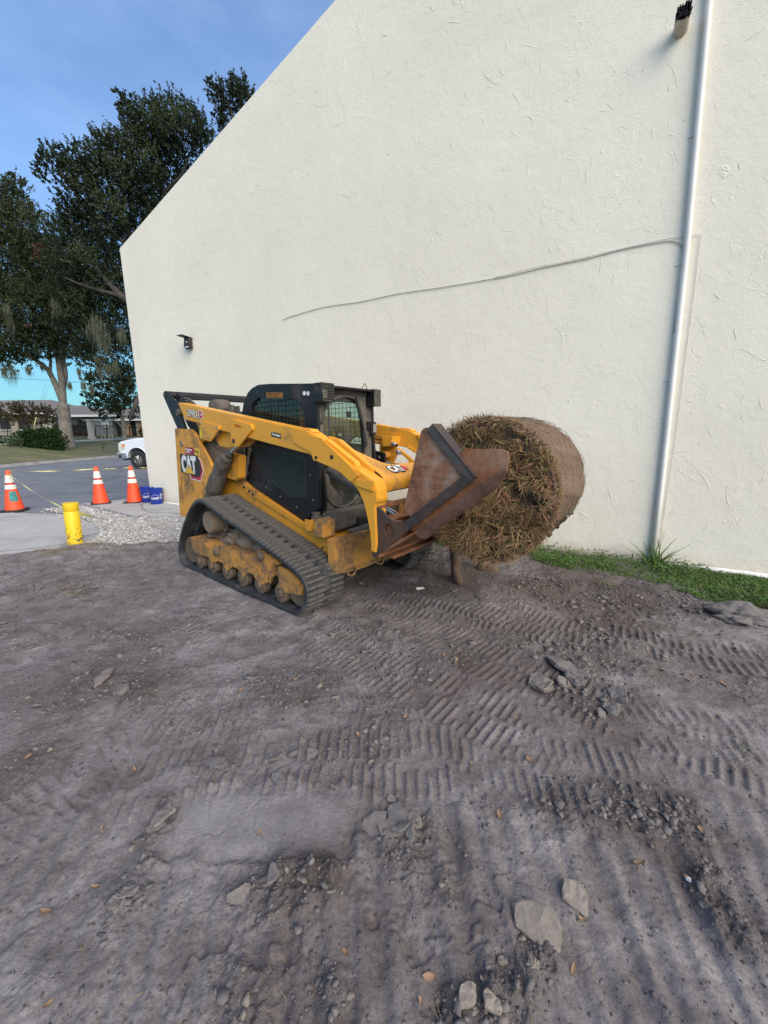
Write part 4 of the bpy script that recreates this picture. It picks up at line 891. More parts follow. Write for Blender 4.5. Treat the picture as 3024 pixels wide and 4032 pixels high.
def make_track(dy):
    me = make_belt(Y0, Y1); b = link('track', me, [M_rubber_side], ld); b.location = (0, dy, 0)
    NB = 104
    for i in range(NB):
        p, d = on_path(PER * (i + .35) / NB); nrm = np.array([d[1], -d[0]]); q = p - nrm * 0.022
        o = link('tread_bar', bar_full if i % 2 else bar_a, None, b)
        # local x along the travel, local z outward
        X_ = Vector((d[0], 0, d[1])); Z_ = Vector((nrm[0], 0, nrm[1])); Y_ = Z_.cross(X_)
        o.matrix_local = Matrix((X_, Y_, Z_)).transposed().to_4x4() if Y_.y > 0 else Matrix((-X_, -Y_, Z_)).transposed().to_4x4()
        o.location = (q[0], 0, q[1])
    return b
for dy in (0.0, 1.55): make_track(dy)
def lump(bm, c, r, sc=(1, 1, 1), sub=3, amp=.25, seed=0):
    k = len(bm.verts); g = bmesh.ops.create_icosphere(bm, subdivisions=sub, radius=1)
    for v in g['verts']:
        n = float(fbm(np.array([v.co.x * 2 + seed]), np.array([v.co.y * 2 + v.co.z * 1.7 + seed]), 4, seed)[0])
        v.co = Vector(c) + Vector((v.co.x * sc[0], v.co.y * sc[1], v.co.z * sc[2])) * r * (1 + amp * n * 2)
TFR = [(0.21, 0.43), (0.45, 0.425), (0.62, 0.375), (0.72, 0.385), (0.86, 0.425), (1.3, 0.43), (1.70, 0.44), (1.857, 0.44), (1.851, 0.293), (1.806, 0.234), (1.66, 0.161), (1.56, 0.192), (1.50, 0.235), (1.42, 0.235), (1.324, 0.163), (1.23, 0.235), (1.12, 0.24), (0.976, 0.156), (0.90, 0.235), (0.80, 0.24), (0.649, 0.169), (0.58, 0.235), (0.503, 0.24), (0.40, 0.225), (0.261, 0.228), (0.214, 0.289)]
TF2 = [(1.955, 0.42), (2.10, 0.41), (2.20, 0.36), (2.311, 0.285), (2.282, 0.209), (2.15, 0.19), (2.0, 0.17), (1.905, 0.202), (1.949, 0.268)]
def dirtshelf(dy):
    bm = bmesh.new()
    for i, (x, z, r, sc) in enumerate(((0.95, .50, .15, (1.2, .9, .8)), (1.18, .52, .13, (1.3, .9, .9)), (1.42, .47, .10, (1.3, 1, .7)), (0.72, .43, .09, (1.5, 1.2, .5)), (0.45, .46, .06, (2, 1.5, .4)), (1.65, .45, .07, (1.5, 1.2, .6)))):
        lump(bm, (x, -0.76 + dy, z), r, sc, 3, .35, i + 1)
    return link('mud_heap', bm_mesh('mud_heap', bm, True), M_mudsteel, ld)
for dy in (0.0, 1.55):
    prism('track_frame', TFR, -0.955 + dy, -0.925 + dy, M_yellow_dirty, ld, 'y', 0.004)
    prism('frame_beam', [(0.21, 0.43), (1.86, 0.44), (1.85, 0.29), (0.25, 0.28)], -0.925 + dy, -0.62 + dy, M_yellow_dirty, ld, 'y', 0.01)
    prism('idler_guard', TF2, -0.955 + dy, -0.925 + dy, M_yellow_dirty, ld, 'y', 0.004)
    box('idler_yoke', (1.93, -0.77 + dy, 0.33), (0.30, 0.26, 0.13), M_mudsteel, ld, 0.02)
    dirtshelf(dy)
    for x in (.33, .63, .955, 1.275, 1.60, 1.95):
        bm = bmesh.new(); b_tube(bm, (x, -0.945 + dy, .142), (x, -0.87 + dy, .142), .094, .094, 28); b_tube(bm, (x, -0.69 + dy, .142), (x, -0.62 + dy, .142), .094, .094, 28); b_tube(bm, (x, -0.9 + dy, .142), (x, -0.65 + dy, .142), .05, .05, 16)
        b_tube(bm, (x, -0.965 + dy, .142), (x, -0.94 + dy, .142), .035, .04, 16); bevel(bm, .006, 1, 60); me = bm_mesh('roller', bm); autosmooth(me); link('roller', me, M_roller, ld)
    for x, z, r in ((2.215, .245, .172), (0.105, .235, .165)):
        bm = bmesh.new(); b_tube(bm, (x, -0.93 + dy, z), (x, -0.86 + dy, z), r, r, 36); b_tube(bm, (x, -0.70 + dy, z), (x, -0.63 + dy, z), r, r, 36); b_tube(bm, (x, -0.9 + dy, z), (x, -0.65 + dy, z), r * .5, r * .5, 20)
        bevel(bm, .008, 1, 60); me = bm_mesh('idler_wheel', bm); autosmooth(me); link('idler_wheel', me, M_roller, ld)
    bm = bmesh.new(); cx_, cz_ = .60, .655
    b_tube(bm, (cx_, -.93 + dy, cz_), (cx_, -.74 + dy, cz_), .125, .14, 32); b_tube(bm, (cx_, -.74 + dy, cz_), (cx_, -.56 + dy, cz_), .17, .17, 32); bevel(bm, .012, 2, 60)
    me = bm_mesh('final_drive', bm); autosmooth(me); link('final_drive', me, M_mudsteel, ld)
    sp = tube('drive_sprocket', (cx_, -.80 + dy, cz_), (cx_, -.775 + dy, cz_), .205, M_roller, ld)
    bm = bmesh.new()
    for k in range(15):
        a = 2 * pi * k / 15; b_tube(bm, (cx_ + .205 * cos(a), -.84 + dy, cz_ + .205 * sin(a)), (cx_ + .205 * cos(a), -.72 + dy, cz_ + .205 * sin(a)), .019, .019, 10)
    link('sprocket_pins', bm_mesh('sprocket_pins', bm, True), M_roller, sp)
    for x, z in ((.807, .35), (1.69, .47)):
        bm = bmesh.new(); b_tube(bm, (x, -.985 + dy, z), (x, -.94 + dy, z), .042, .047, 20); b_tube(bm, (x, -.995 + dy, z), (x, -.96 + dy, z), .018, .018, 8); bevel(bm, .003, 1, 60)
        link('pivot_boss', bm_mesh('pivot_boss', bm, True), M_roller, ld)
    prism('frame_bracket', [(1.60, .50), (1.66, .53), (1.86, .49), (1.93, .46), (1.93, .42), (1.60, .44)], -.95 + dy, -.80 + dy, M_yellow_dirty, ld, 'y', .006)
    box('weld_plate', (1.30, -.958 + dy, .315), (.16, .008, .085), M_yellow_dirty, ld, .002)
    prism('end_plate', [(.215, .425), (.43, .41), (.43, .25), (.28, .245), (.225, .29)], -.965 + dy, -.955 + dy, M_yellow_dirty, ld, 'y', .002)
    prism('clamp_strap', [(1.62, .425), (1.645, .425), (1.645, .27), (1.62, .27)], -.966 + dy, -.955 + dy, M_yellow_dirty, ld, 'y', .002)
    prism('clamp_strap', [(1.80, .425), (1.825, .425), (1.825, .22), (1.80, .22)], -.966 + dy, -.955 + dy, M_yellow_dirty, ld, 'y', .002)
# --- main frame
FRM = [(-0.25, 0.45), (1.9, 0.36), (2.32, 0.36), (2.334, 0.658), (2.036, 0.684), (1.871, 0.745), (0.90, 1.045), (0.78, 1.127), (0.524, 1.154), (-0.25, 1.16)]
prism('main_frame', FRM, -0.545, 0.545, M_yellow, ld, 'y', 0.01)
# upper flange of the frame, three bolted plates
for q in ([(.79, 1.13), (.86, 1.06), (.86, .98), (.79, 1.02)], [(.865, 1.055), (1.02, 1.015), (1.02, .93), (.865, .975)], [(1.025, 1.012), (1.90, .745), (1.90, .69), (1.025, .94)]):
    prism('frame_plate', q, -.562, -.545, M_yellow, ld, 'y', .003)
for x, z in ((.83, 1.045), (.93, 1.005), (1.0, .975), (1.55, .80), (1.75, .60), (2.15, .55)):
    tube('bolt', (x, -.575, z), (x, -.55, z), .016 if x < 1.1 else .008, M_darksteel, ld, seg=6)
bm = bmesh.new(); b_box(bm, (2.375, 0, .52), (.085, 1.26, .32)); bevel(bm, .008, 2); link('front_crossbar', bm_mesh('front_crossbar', bm), M_yellow_dirty, ld)
box('crossbar_end', (2.378, -.60, .52), (.10, .12, .335), M_yellow_dirty, ld, .006); box('crossbar_end', (2.378, .60, .52), (.10, .12, .335), M_yellow_dirty, ld, .006)
prism('crossbar_lip', [(-.55, .36), (.55, .36), (.55, .325), (.30, .30), (-.30, .30), (-.55, .325)], 2.355, 2.39, M_yellow_dirty, ld, 'x', .003)
for y in (-.42, .02, .42):
    bm = bmesh.new(); pts = [Vector((2.40 + .012 * cos(a), y + .045 * cos(a), .325 + .05 * sin(a))) for a in np.linspace(0, 2 * pi, 21)]; b_path(bm, pts, .011, 8)
    link('tie_down_ring', bm_mesh('tie_down_ring', bm, True), M_yellow_dirty, ld)
for s in (-1, 1):
    lo, hi = sorted((s * .66, s * .50))
    prism('arm_stop', [(2.057, .69), (2.115, .70), (2.137, .735), (2.156, .833), (2.20, .864), (2.278, .84), (2.276, .685)], lo, hi, M_yellow_dirty, ld, 'y', .012)
    bm = bmesh.new(); b_box(bm, (2.035, s * .56, .765), (.012, .10, .11)); b_box(bm, (2.0, s * .61, .765), (.07, .012, .11)); link('mount_bracket', bm_mesh('mount_bracket', bm), M_yellow, ld)
    bm = bmesh.new(); b_tube(bm, (2.03, s * .52, .80), (2.03, s * .52, .845), .052, .052, 20); b_tube(bm, (2.03, s * .52, .845), (2.03, s * .52, .87), .036, .036, 20); b_tube(bm, (2.03, s * .52, .87), (2.03, s * .52, .882), .043, .043, 20)
    link('cab_mount', bm_mesh('cab_mount', bm), M_hose, ld)
# --- engine bay and rear towers
prism('engine_housing', [(-.33, 1.16), (-.36, 1.72), (-.2, 1.86), (.60, 1.86), (.76, 1.8), (.76, 1.12)], -.48, .48, M_blackdusty, ld, 'y', .02)
for s in (-1, 1):
    lo, hi = sorted((s * .80, s * .765))
    prism('rear_tower', [(-0.285, 1.728), (0.154, 1.711), (0.237, 1.667), (0.596, 1.28), (0.546, 1.164), (0.322, 0.912), (-0.24, 0.588), (-0.41, 0.593)], lo, hi, M_yellow, ld, 'y', .006)
    lo, hi = sorted((s * .765, s * .56))
    prism('tower_inner', [(-.30, 1.66), (.0, 1.60), (.22, 1.20), (.12, .95), (-.25, .62), (-.36, .62)], lo, hi, M_mudsteel, ld, 'y', .01)
    lo, hi = sorted((s * .64, s * .545))
    prism('side_box', [(.60, 1.44), (.905, 1.415), (.86, 1.16), (.78, 1.12), (.45, 1.15)], lo, hi, M_yellow, ld, 'y', .012)
    lo, hi = sorted((s * .70, s * .48))
    prism('engine_side', [(-.2, 1.55), (.35, 1.58), (.62, 1.42), (.5, 1.16), (.3, .95), (-.2, .9)], lo, hi, M_mudsteel, ld, 'y', .02)
    prism('arm_link', [(-.60, 2.15), (-.575, 2.19), (-.53, 2.20), (-.47, 2.18), (-.229, 2.03), (-.054, 1.70), (-.27, 1.70)], *sorted((s * .765, s * .735)), M_black, ld, 'y', .005)
    prism('hollow_fill', [(-.22, 1.58), (-.16, 1.86), (.10, 1.86), (.42, 1.80), (.45, 1.5), (.2, 1.35)], *sorted((s * .66, s * .60)), M_blackdusty, ld, 'y', .01)  # dark panel added to stand in for the shaded hollow behind the arm link
    prism('arm_link', [(-.58, 2.15), (-.55, 2.20), (-.50, 2.20), (-.26, 2.06), (-.08, 1.74), (-.25, 1.74)], *sorted((s * .64, s * .61)), M_black, ld, 'y', .005)
    tube('link_pin', (-.53, s * .60, 2.15), (-.53, s * .775, 2.15), .026, M_darksteel, ld)
    tube('link_pin', (-.20, s * .60, 1.92), (-.20, s * .785, 1.92), .04, M_blackdusty, ld)
    tube('tower_pin', (-.12, s * .70, 1.54), (-.12, s * .815, 1.54), .035, M_mudsteel, ld)
box('rear_bumper', (-.43, 0, .62), (.10, 1.5, .10), M_roller, ld, .01)
tube('cross_tube', (-.53, -.76, 2.155), (-.53, .76, 2.155), .048, M_black, ld, seg=24)
box('cross_bar', (-.50, .1, 2.135), (.07, 1.2, .06), M_black, ld, .01)
bm = bmesh.new()
prof = [(0, .118), (.06, .117), (.105, .105), (.128, .075), (.133, .03), (.130, -.02), (.112, -.06), (.10, -.09)]
R_ = []
for r, z in prof: R_.append([bm.verts.new((.07 + max(r, .001) * cos(2 * pi * k / 36) * (1 + .02 * (k % 2)), -.36 + max(r, .001) * sin(2 * pi * k / 36) * (1 + .02 * (k % 2)), 1.965 + z)) for k in range(36)])
for a, b in zip(R_, R_[1:]):
    for k in range(36): bm.faces.new((a[k], a[(k + 1) % 36], b[(k + 1) % 36], b[k]))
link('air_intake_bowl', bm_mesh('air_intake_bowl', bm, True), M_hose, ld)
box('muffler_stub', (.34, -.36, 1.96), (.07, .06, .09), M_blackdusty, ld, .01)
bm = bmesh.new(); b_box(bm, (.53, -.40, 1.93), (.10, .02, .10)); b_box(bm, (.56, -.36, 1.90), (.14, .08, .03)); link('latch_bracket', bm_mesh('latch_bracket', bm), M_blackdusty, ld)
for i, (dz, dx) in enumerate(((0, 0), (-.03, .02), (-.055, .045))):
    path('hose', bez([(-.36 + dx, -.655, 2.02 + dz), (-.31 + dx, -.655, 2.085 + dz), (-.20 + dx, -.66, 2.10 + dz), (-.06 + dx, -.66, 2.06 + dz), (.10 + dx, -.67, 1.98 + dz)], 6), .014, M_hose, ld, 8)
# --- lift arms
BOOM = [(-0.114, 2.036), (0.024, 1.826), (0.399, 1.774), (0.804, 1.697), (1.337, 1.617), (2.307, 1.474), (2.36, 1.43), (2.634, 1.377), (2.711, 1.333), (2.801, 1.269), (2.879, 1.196), (2.93, 1.112), (2.965, 0.988), (2.989, 0.882), (3.00, 0.727), (3.045, 0.72), (3.06, 0.80),
        (3.05, 1.10), (3.075, 1.144), (3.065, 1.222), (3.035, 1.291), (2.871, 1.371), (2.762, 1.413), (2.452, 1.60), (2.283, 1.679), (1.269, 1.835)]
for s in (-1, 1):
    prism('lift_arm', BOOM, *sorted((s * .80, s * .665)), M_yellow_clean, ld, 'y', .007)
    prism('arm_plate', [(2.108, 1.64), (2.26, 1.651), (2.475, 1.616), (2.782, 1.415), (2.90, 1.33), (2.80, 1.27), (2.70, 1.335), (2.60, 1.372), (2.40, 1.422), (2.36, 1.425), (2.332, 1.49), (2.114, 1.57), (2.094, 1.60)], *sorted((s * .812, s * .80)), M_yellow_clean, ld, 'y', .004)
    prism('arm_flange', [(2.86, 1.30), (3.055, 1.292), (3.04, 1.215), (2.86, 1.245)], *sorted((s * .815, s * .80)), M_yellow_clean, ld, 'y', .003)
    prism('arm_rail', [(2.42, 1.63), (2.56, 1.60), (2.93, 1.375), (2.92, 1.31), (2.76, 1.39), (2.44, 1.58)], *sorted((s * .69, s * .645)), M_yellow_clean, ld, 'y', .005)
    prism('arm_top_pad', [(2.16, 1.705), (2.30, 1.69), (2.33, 1.665), (2.30, 1.655), (2.15, 1.68)], *sorted((s * .78, s * .69)), M_yellow_clean, ld, 'y', .003)
    prism('arm_step', [(2.48, 1.605), (2.80, 1.43), (2.83, 1.39), (2.78, 1.40), (2.46, 1.58)], *sorted((s * .765, s * .70)), M_yellow_clean, ld, 'y', .003)
    prism('gusset_plate', [(.441, 1.783), (.483, 1.80), (.85, 1.748), (.85, 1.707), (.637, 1.575), (.60, 1.572), (.405, 1.61), (.387, 1.632)], *sorted((s * .822, s * .80)), M_yellow_clean, ld, 'y', .005)
    prism('lower_gusset', [(.20, 1.80), (.45, 1.77), (.42, 1.60), (.30, 1.55), (.26, 1.62), (.27, 1.72)], *sorted((s * .76, s * .70)), M_yellow_clean, ld, 'y', .006)
    prism('arm_web', [(.60, 1.60), (.78, 1.72), (1.08, 1.67), (1.10, 1.52), (.85, 1.50), (.66, 1.52)], *sorted((s * .74, s * .64)), M_yellow_clean, ld, 'y', .01)
    bkt = [(1.117, 1.789), (1.15, 1.80), (1.46, 1.745), (1.484, 1.72), (1.48, 1.695), (1.215, 1.53), (1.17, 1.52), (1.117, 1.545), (1.077, 1.572), (1.079, 1.665)]
    slot = [(1.17 + .02 * cos(a) + (.10 if cos(a) > 0 else 0), 1.738 + .017 * sin(a) - (.014 if cos(a) > 0 else 0)) for a in np.linspace(0, 2 * pi, 17)[:-1]]
    prism('cylinder_bracket', bkt, *sorted((s * .825, s * .80)), M_yellow_clean, ld, 'y', 0, [slot])
    prism('bracket_inner', bkt[4:9] + [(1.08, 1.62), (1.3, 1.60)], *sorted((s * .70, s * .67)), M_yellow, ld, 'y', .003)
    tube('cylinder_pin', (1.135, s * .66, 1.585), (1.135, s * .835, 1.585), .024, M_darksteel, ld, bev=.003)
    tube('cylinder_pin_head', (1.135, s * .825, 1.585), (1.135, s * .838, 1.585), .012, M_decal_black, ld)
    yb = s * .715
    tube('cylinder_rod', (1.115, yb, 1.57), (.80, yb, 1.42), .021, M_chrome, ld)
    tube('cylinder_gland', (.845, yb, 1.44), (.775, yb, 1.40), .042, M_hose, ld)
    bm = bmesh.new(); b_path(bm, bez([(.80, yb, 1.415), (.68, yb, 1.33), (.56, yb, 1.20), (.42, yb, 1.02), (.30, yb, .86)], 5), [.048] + [.07] * 3 + [.088] * 7 + [.095] * 6 + [.085] * 4, 20); link('cylinder_sleeve', bm_mesh('cylinder_sleeve', bm, True), M_hose, ld)
    for x, z in ((.46, 1.775), (.58, 1.735), (.72, 1.72), (.80, 1.725), (.50, 1.70), (.56, 1.67), (.48, 1.64), (.55, 1.625), (.62, 1.62)):
        tube('bolt', (x, s * .812, z), (x, s * .83, z), .009, M_steel, ld, seg=6)
    for x, z, r in ((2.40, 1.452, .016), (2.595, 1.462, .019)):
        tube('arm_hole', (x, s * .795, z), (x, s * .8145, z), r, M_decal_black, ld, seg=16)
# saddle plate joining the two arms at the front, with a U-shaped rear edge and rolled nose
bm = bmesh.new(); rows = []
for i in range(33):
    y = -.665 + 1.33 * i / 32; t = abs(y) / .665; xb = 2.88 - 0.36 * sstep(.55, 1.0, t) ** 1.4; zz = lambda x: 1.315 + (3.02 - x) * .50
    prof = [(xb, zz(xb) - .03), (xb, zz(xb)), ((xb + 2.98) / 2, zz((xb + 2.98) / 2)), (2.98, zz(2.98)), (3.015, 1.305), (3.035, 1.275), (3.04, 1.24), (3.03, 1.195), (3.005, 1.18), (2.99, 1.19), (3.01, 1.24), (2.99, 1.285), (2.93, 1.33)]
    rows.append([bm.verts.new((float(a), y, float(b))) for a, b in prof])
for a, b in zip(rows, rows[1:]):
    k = len(a)
    for j in range(k): bm.faces.new((a[j], a[(j + 1) % k], b[(j + 1) % k], b[j]))
me = bm_mesh('arm_saddle', bm); autosmooth(me, 38); link('arm_saddle', me, M_yellow, ld)
# details on the inner face of the far arm
prism('couplings_box', [(2.03, 1.61), (2.20, 1.61), (2.17, 1.50), (2.05, 1.49)], .50, .66, M_yellow_clean, ld, 'y', .006)
tube('quick_coupler', (2.16, .53, 1.53), (2.25, .49, 1.515), .026, M_steel, ld, seg=16, bev=.004); tube('quick_coupler', (2.24, .49, 1.515), (2.275, .475, 1.51), .018, M_chrome, ld, seg=16)
tube('quick_coupler', (2.26, .50, 1.445), (2.32, .47, 1.43), .026, M_steel, ld, seg=16, bev=.004)
prism('arm_bracket', [(1.90, 1.50), (1.96, 1.545), (2.20, 1.46), (2.40, 1.33), (2.38, 1.25), (1.98, 1.24), (1.91, 1.27), (1.93, 1.36), (1.90, 1.40)], .62, .655, M_yellow_clean, ld, 'y', 0, [[(2.10, 1.30), (2.30, 1.30), (2.34, 1.33), (2.24, 1.40), (2.15, 1.40)]])
tube('tilt_pin', (2.03, .54, 1.39), (2.03, .66, 1.40), .045, M_yellow, ld, seg=20, bev=.006); tube('tilt_hose_end', (2.0, .47, 1.36), (2.04, .55, 1.385), .028, M_darksteel, ld, seg=12, bev=.005)
prism('slot_plate', [(1.74, 1.60), (1.78, 1.63), (2.02, 1.60), (2.05, 1.56), (2.0, 1.49), (1.76, 1.53)], .645, .662, M_yellow, ld, 'y', 0, [[(1.80, 1.585), (1.93, 1.575), (1.95, 1.555), (1.93, 1.535), (1.80, 1.548)]])
for s in (-1, 1):
    prism('arm_inner_rail', [(2.30, 1.50), (2.80, 1.29), (2.80, 1.26), (2.30, 1.47)], *sorted((s * .64, s * .667)), M_yellow_clean, ld, 'y', .003)
    tube('tilt_cylinder', (2.15, s * .44, 1.30), (2.75, s * .44, 1.05), .04, M_blackdusty, ld); tube('tilt_rod', (2.75, s * .44, 1.05), (3.02, s * .44, .95), .02, M_chrome, ld)
# --- cab
CAB = [(0.72, 1.10), (0.731, 1.864), (0.785, 1.994), (0.887, 2.105), (0.98, 2.15), (1.10, 2.175), (1.30, 2.168), (1.993, 2.117), (2.035, 2.09), (2.04, 1.67), (2.10, 1.0), (2.08, .90), (1.90, .80), (1.81, .77)]
WIN = [(1.068, 2.041), (1.65, 2.002), (1.80, 1.976), (1.845, 1.861), (1.87, 1.52), (0.96, 1.60), (0.93, 1.84), (0.945, 1.968)]
YC0, YC1 = -.465, .365
prism('cab_side', CAB, YC0, YC0 + .035, M_black, ld, 'y', 0, [WIN])
prism('cab_side', CAB, YC1 - .035, YC1, M_black, ld, 'y', 0, [WIN])
bm = bmesh.new(); b_prism(bm, [(0.722, 1.12), (0.733, 1.866), (0.787, 1.996), (0.889, 2.108), (0.98, 2.153), (1.10, 2.179), (1.30, 2.172), (1.993, 2.121), (1.993, 2.08), (1.10, 2.13), (.92, 2.07), (.83, 1.98), (.78, 1.86), (.77, 1.12)], YC0 + .012, YC1 - .012, 'y'); bevel(bm, .004, 1); link('cab_roof', bm_mesh('cab_roof', bm), M_black, ld)
for s, y in ((-1, YC0), (1, YC1)):
    g = prism('side_window', [(a, b) for a, b in WIN], *sorted((y - s * .030, y - s * .027)), M_glass, ld, 'y', 0)
    gridbars('window_guard', .93, 1.88, 1.50, 2.05, 15, 10, 'y', y - s * .012, .0038, M_plastic, g, WIN, .0)
    prism('window_divider', [(1.33, 2.025), (1.36, 2.025), (1.36, 1.55), (1.33, 1.55)], *sorted((y - s * .040, y - s * .031)), M_plastic, g, 'y', 0)
LOW = [(0.92, 1.56), (1.0, 1.60), (2.09, 1.42), (2.085, 0.935), (1.93, .84), (1.83, .75), (0.78, 1.115)]
sp = prism('side_panel', LOW, -.515, -.475, M_black, ld, 'y', .006)
prism('side_panel', LOW, .475, .515, M_black, ld, 'y', .006)
SCR = [(1.02, 1.55), (1.90, 1.42), (1.90, 1.02), (1.60, 1.00), (1.13, 1.22), (1.02, 1.40)]
prism('side_screen', SCR, -.519, -.515, M_glaze, ld, 'y', 0)
gridbars('screen_mesh', 1.0, 1.92, 1.0, 1.58, 26, 16, 'y', -.521, .0028, M_plastic, ld, SCR)
for x, z in ((.86, 1.20), (.90, 1.32), (.97, 1.47), (1.2, 1.07), (1.45, .985), (1.72, .90), (1.96, 1.25), (1.99, 1.0)): tube('panel_rivet', (x, -.52, z), (x, -.512, z), .009, M_steel, ld, seg=10)
path('hose', bez([(.955, -.53, 1.50), (.92, -.54, 1.38), (.86, -.545, 1.22), (.80, -.545, 1.09)], 5), .017, M_hose, ld, 8)
# front of the cab: surround, door, visor, lights
DG = [(-.41, 1.735), (-.39, 1.81), (-.347, 1.887), (-.276, 1.96), (-.206, 1.997), (-.13, 2.016), (-.05, 2.022), (.062, 2.01), (.112, 1.954), (.155, 1.85), (.185, 1.756), (.205, 1.576), (.205, 1.36), (.18, 1.2), (.10, 1.02), (.02, .92), (-.10, .885), (-.234, .891), (-.319, .948), (-.40, 1.05), (-.425, 1.15), (-.43, 1.4)]
prism('door_surround', [(YC0 + .01, .88), (YC1 - .01, .88), (YC1 - .01, 2.08), (YC0 + .01, 2.09)], 2.0, 2.03, M_blackdusty, ld, 'x', 0, [DG])
fr = bmesh.new(); b_path(fr, [Vector((2.035, a, b)) for a, b in DG + DG[:1]], .014, 8); link('door_seal', bm_mesh('door_seal', fr, True), M_hose, ld)
dg = prism('door_glass', DG, 2.012, 2.016, M_doorglass, ld, 'x', 0)
box('door_handle', (2.03, -.02, 1.845), (.02, .07, .055), M_plastic, ld, .008)
prism('door_lower_frame', [(-.44, 1.25), (-.36, 1.255), (-.33, 1.15), (-.20, 1.0), (-.18, .93), (-.24, .90), (-.33, .95), (-.43, 1.1)], 2.035, 2.05, M_hose, ld, 'x', .003)
bm = bmesh.new(); b_path(bm, [(2.06, .06, 2.03), (2.075, .13, 1.82), (2.07, .20, 1.55)], .008, 6); b_path(bm, [(2.075, .05, 1.98), (2.08, .15, 1.70), (2.08, .17, 1.50)], .012, 6); b_box(bm, (2.06, .19, 1.54), (.03, .04, .07)); link('wiper', bm_mesh('wiper', bm), M_plastic, ld)
for z in (1.73, 1.30, 1.05): box('door_hinge', (2.045, .27, z), (.05, .05, .09), M_plastic, ld, .006)
box('mirror', (2.09, .30, 1.70), (.03, .08, .14), M_plastic, ld, .01); box('mirror_glass', (2.107, .30, 1.70), (.004, .05, .09), M_steel, ld, 0)
box('cab_visor', (2.075, -.05, 2.095), (.13, .80, .02), M_black, ld, .006, Matrix.Rotation(radians(4), 3, 'Y'))
prism('visor_back', [(YC0 + .02, 2.10), (YC1 - .02, 2.09), (YC1 - .02, 2.04), (YC0 + .02, 2.05)], 2.03, 2.045, M_blackdusty, ld, 'x', .002)
def worklight(y0, y1, z0, z1):
    bm = bmesh.new(); yc, zc = (y0 + y1) / 2, (z0 + z1) / 2
    b_box(bm, (2.07, y0 - .006, zc), (.16, .012, z1 - z0)); b_box(bm, (2.07, y1 + .006, zc), (.16, .012, z1 - z0)); b_box(bm, (2.07, yc, z1 + .006), (.16, y1 - y0 + .024, .012)); b_box(bm, (2.07, yc, z0 - .006), (.16, y1 - y0 + .024, .012)); b_box(bm, (2.0, yc, zc), (.02, y1 - y0, z1 - z0))
    h = link('work_light', bm_mesh('work_light', bm), M_black, ld)
    gridbars('grille', y0, y1, z0, z1, 5, 6, 'x', 2.148, .005, M_blackdusty, h)
    tube('lamp_lens', (2.10, y0 + (y1 - y0) * .42, zc - .01), (2.115, y0 + (y1 - y0) * .42, zc - .01), .036, M_lamp, h, seg=20)
worklight(-.475, -.345, 1.955, 2.105); worklight(.255, .345, 1.945, 2.095)
path('antenna_wire', bez([(2.02, .20, 2.12), (2.0, .26, 2.17), (1.98, .30, 2.17), (1.99, .33, 2.10)], 5), .004, M_plastic, ld, 6)
box('foot_step', (2.16, 0, .80), (.22, .96, .17), M_blackdusty, ld, .02)
prism('step_grille', [(2.275, .83), (2.31, .80), (2.31, .73), (2.275, .70)], -.20, .35, M_plastic, ld, 'y', .004)
for k in range(6): path('hose', bez([(2.28, -.35 + .02 * k, .70), (2.34, -.2 + .04 * k, .67 + .012 * k), (2.30, .1 + .06 * k, .72), (2.2, .4, .78)], 5), .012, M_hose, ld, 6)
# inside the cab
box('seat', (1.30, -.05, 1.42), (.48, .48, .14), M_plastic, ld, .04); box('seat_back', (1.10, -.05, 1.72), (.12, .46, .56), M_plastic, ld, .05, Matrix.Rotation(radians(-10), 3, 'Y'))
box('armrest', (1.45, -.34, 1.52), (.38, .07, .10), M_plastic, ld, .02); box('control_console', (1.62, .25, 1.45), (.25, .10, .30), M_plastic, ld, .02)
bm = bmesh.new(); lump(bm, (1.66, -.30, 1.75), .10, (.7, .6, 1.9), 3, .3, 5); link('hanging_vest', bm_mesh('hanging_vest', bm, True), M_orange, ld)
box('rear_window_bar', (.83, -.05, 1.55), (.04, .78, .5), M_plastic, ld, .01); box('lap_bar', (1.90, -.05, 1.47), (.04, .60, .05), M_plastic, ld, .012)
prism('cab_floor', [(.78, 1.12), (2.0, .86), (2.0, .82), (.78, 1.08)], YC0 + .04, YC1 - .04, M_plastic, ld, 'y', 0)
# --- lettering and decals
RX = (pi / 2, 0, 0)
def decal(name, pts, y, mat): return prism(name, pts, y - .0012, y, mat, ld, 'y', 0)
text('number_lettering', 'B6203588', .088, M_decal_gold, ld, (1.238, YC0 - .0015, 2.030), (pi / 2, radians(4.0), 0), .0008, -.0022, .80)
for x, z in ((1.868, 2.037), (1.925, 2.032)): tube('reflector', (x, YC0 - .004, z), (x, YC0 + .01, z), .021, M_white, ld, seg=20)
for x, z in ((1.066, 2.10), (1.18, 2.07), (1.60, 2.06), (1.97, 2.0)): tube('bolt', (x, YC0 - .003, z), (x, YC0 + .01, z), .008, M_blackdusty, ld, seg=8)
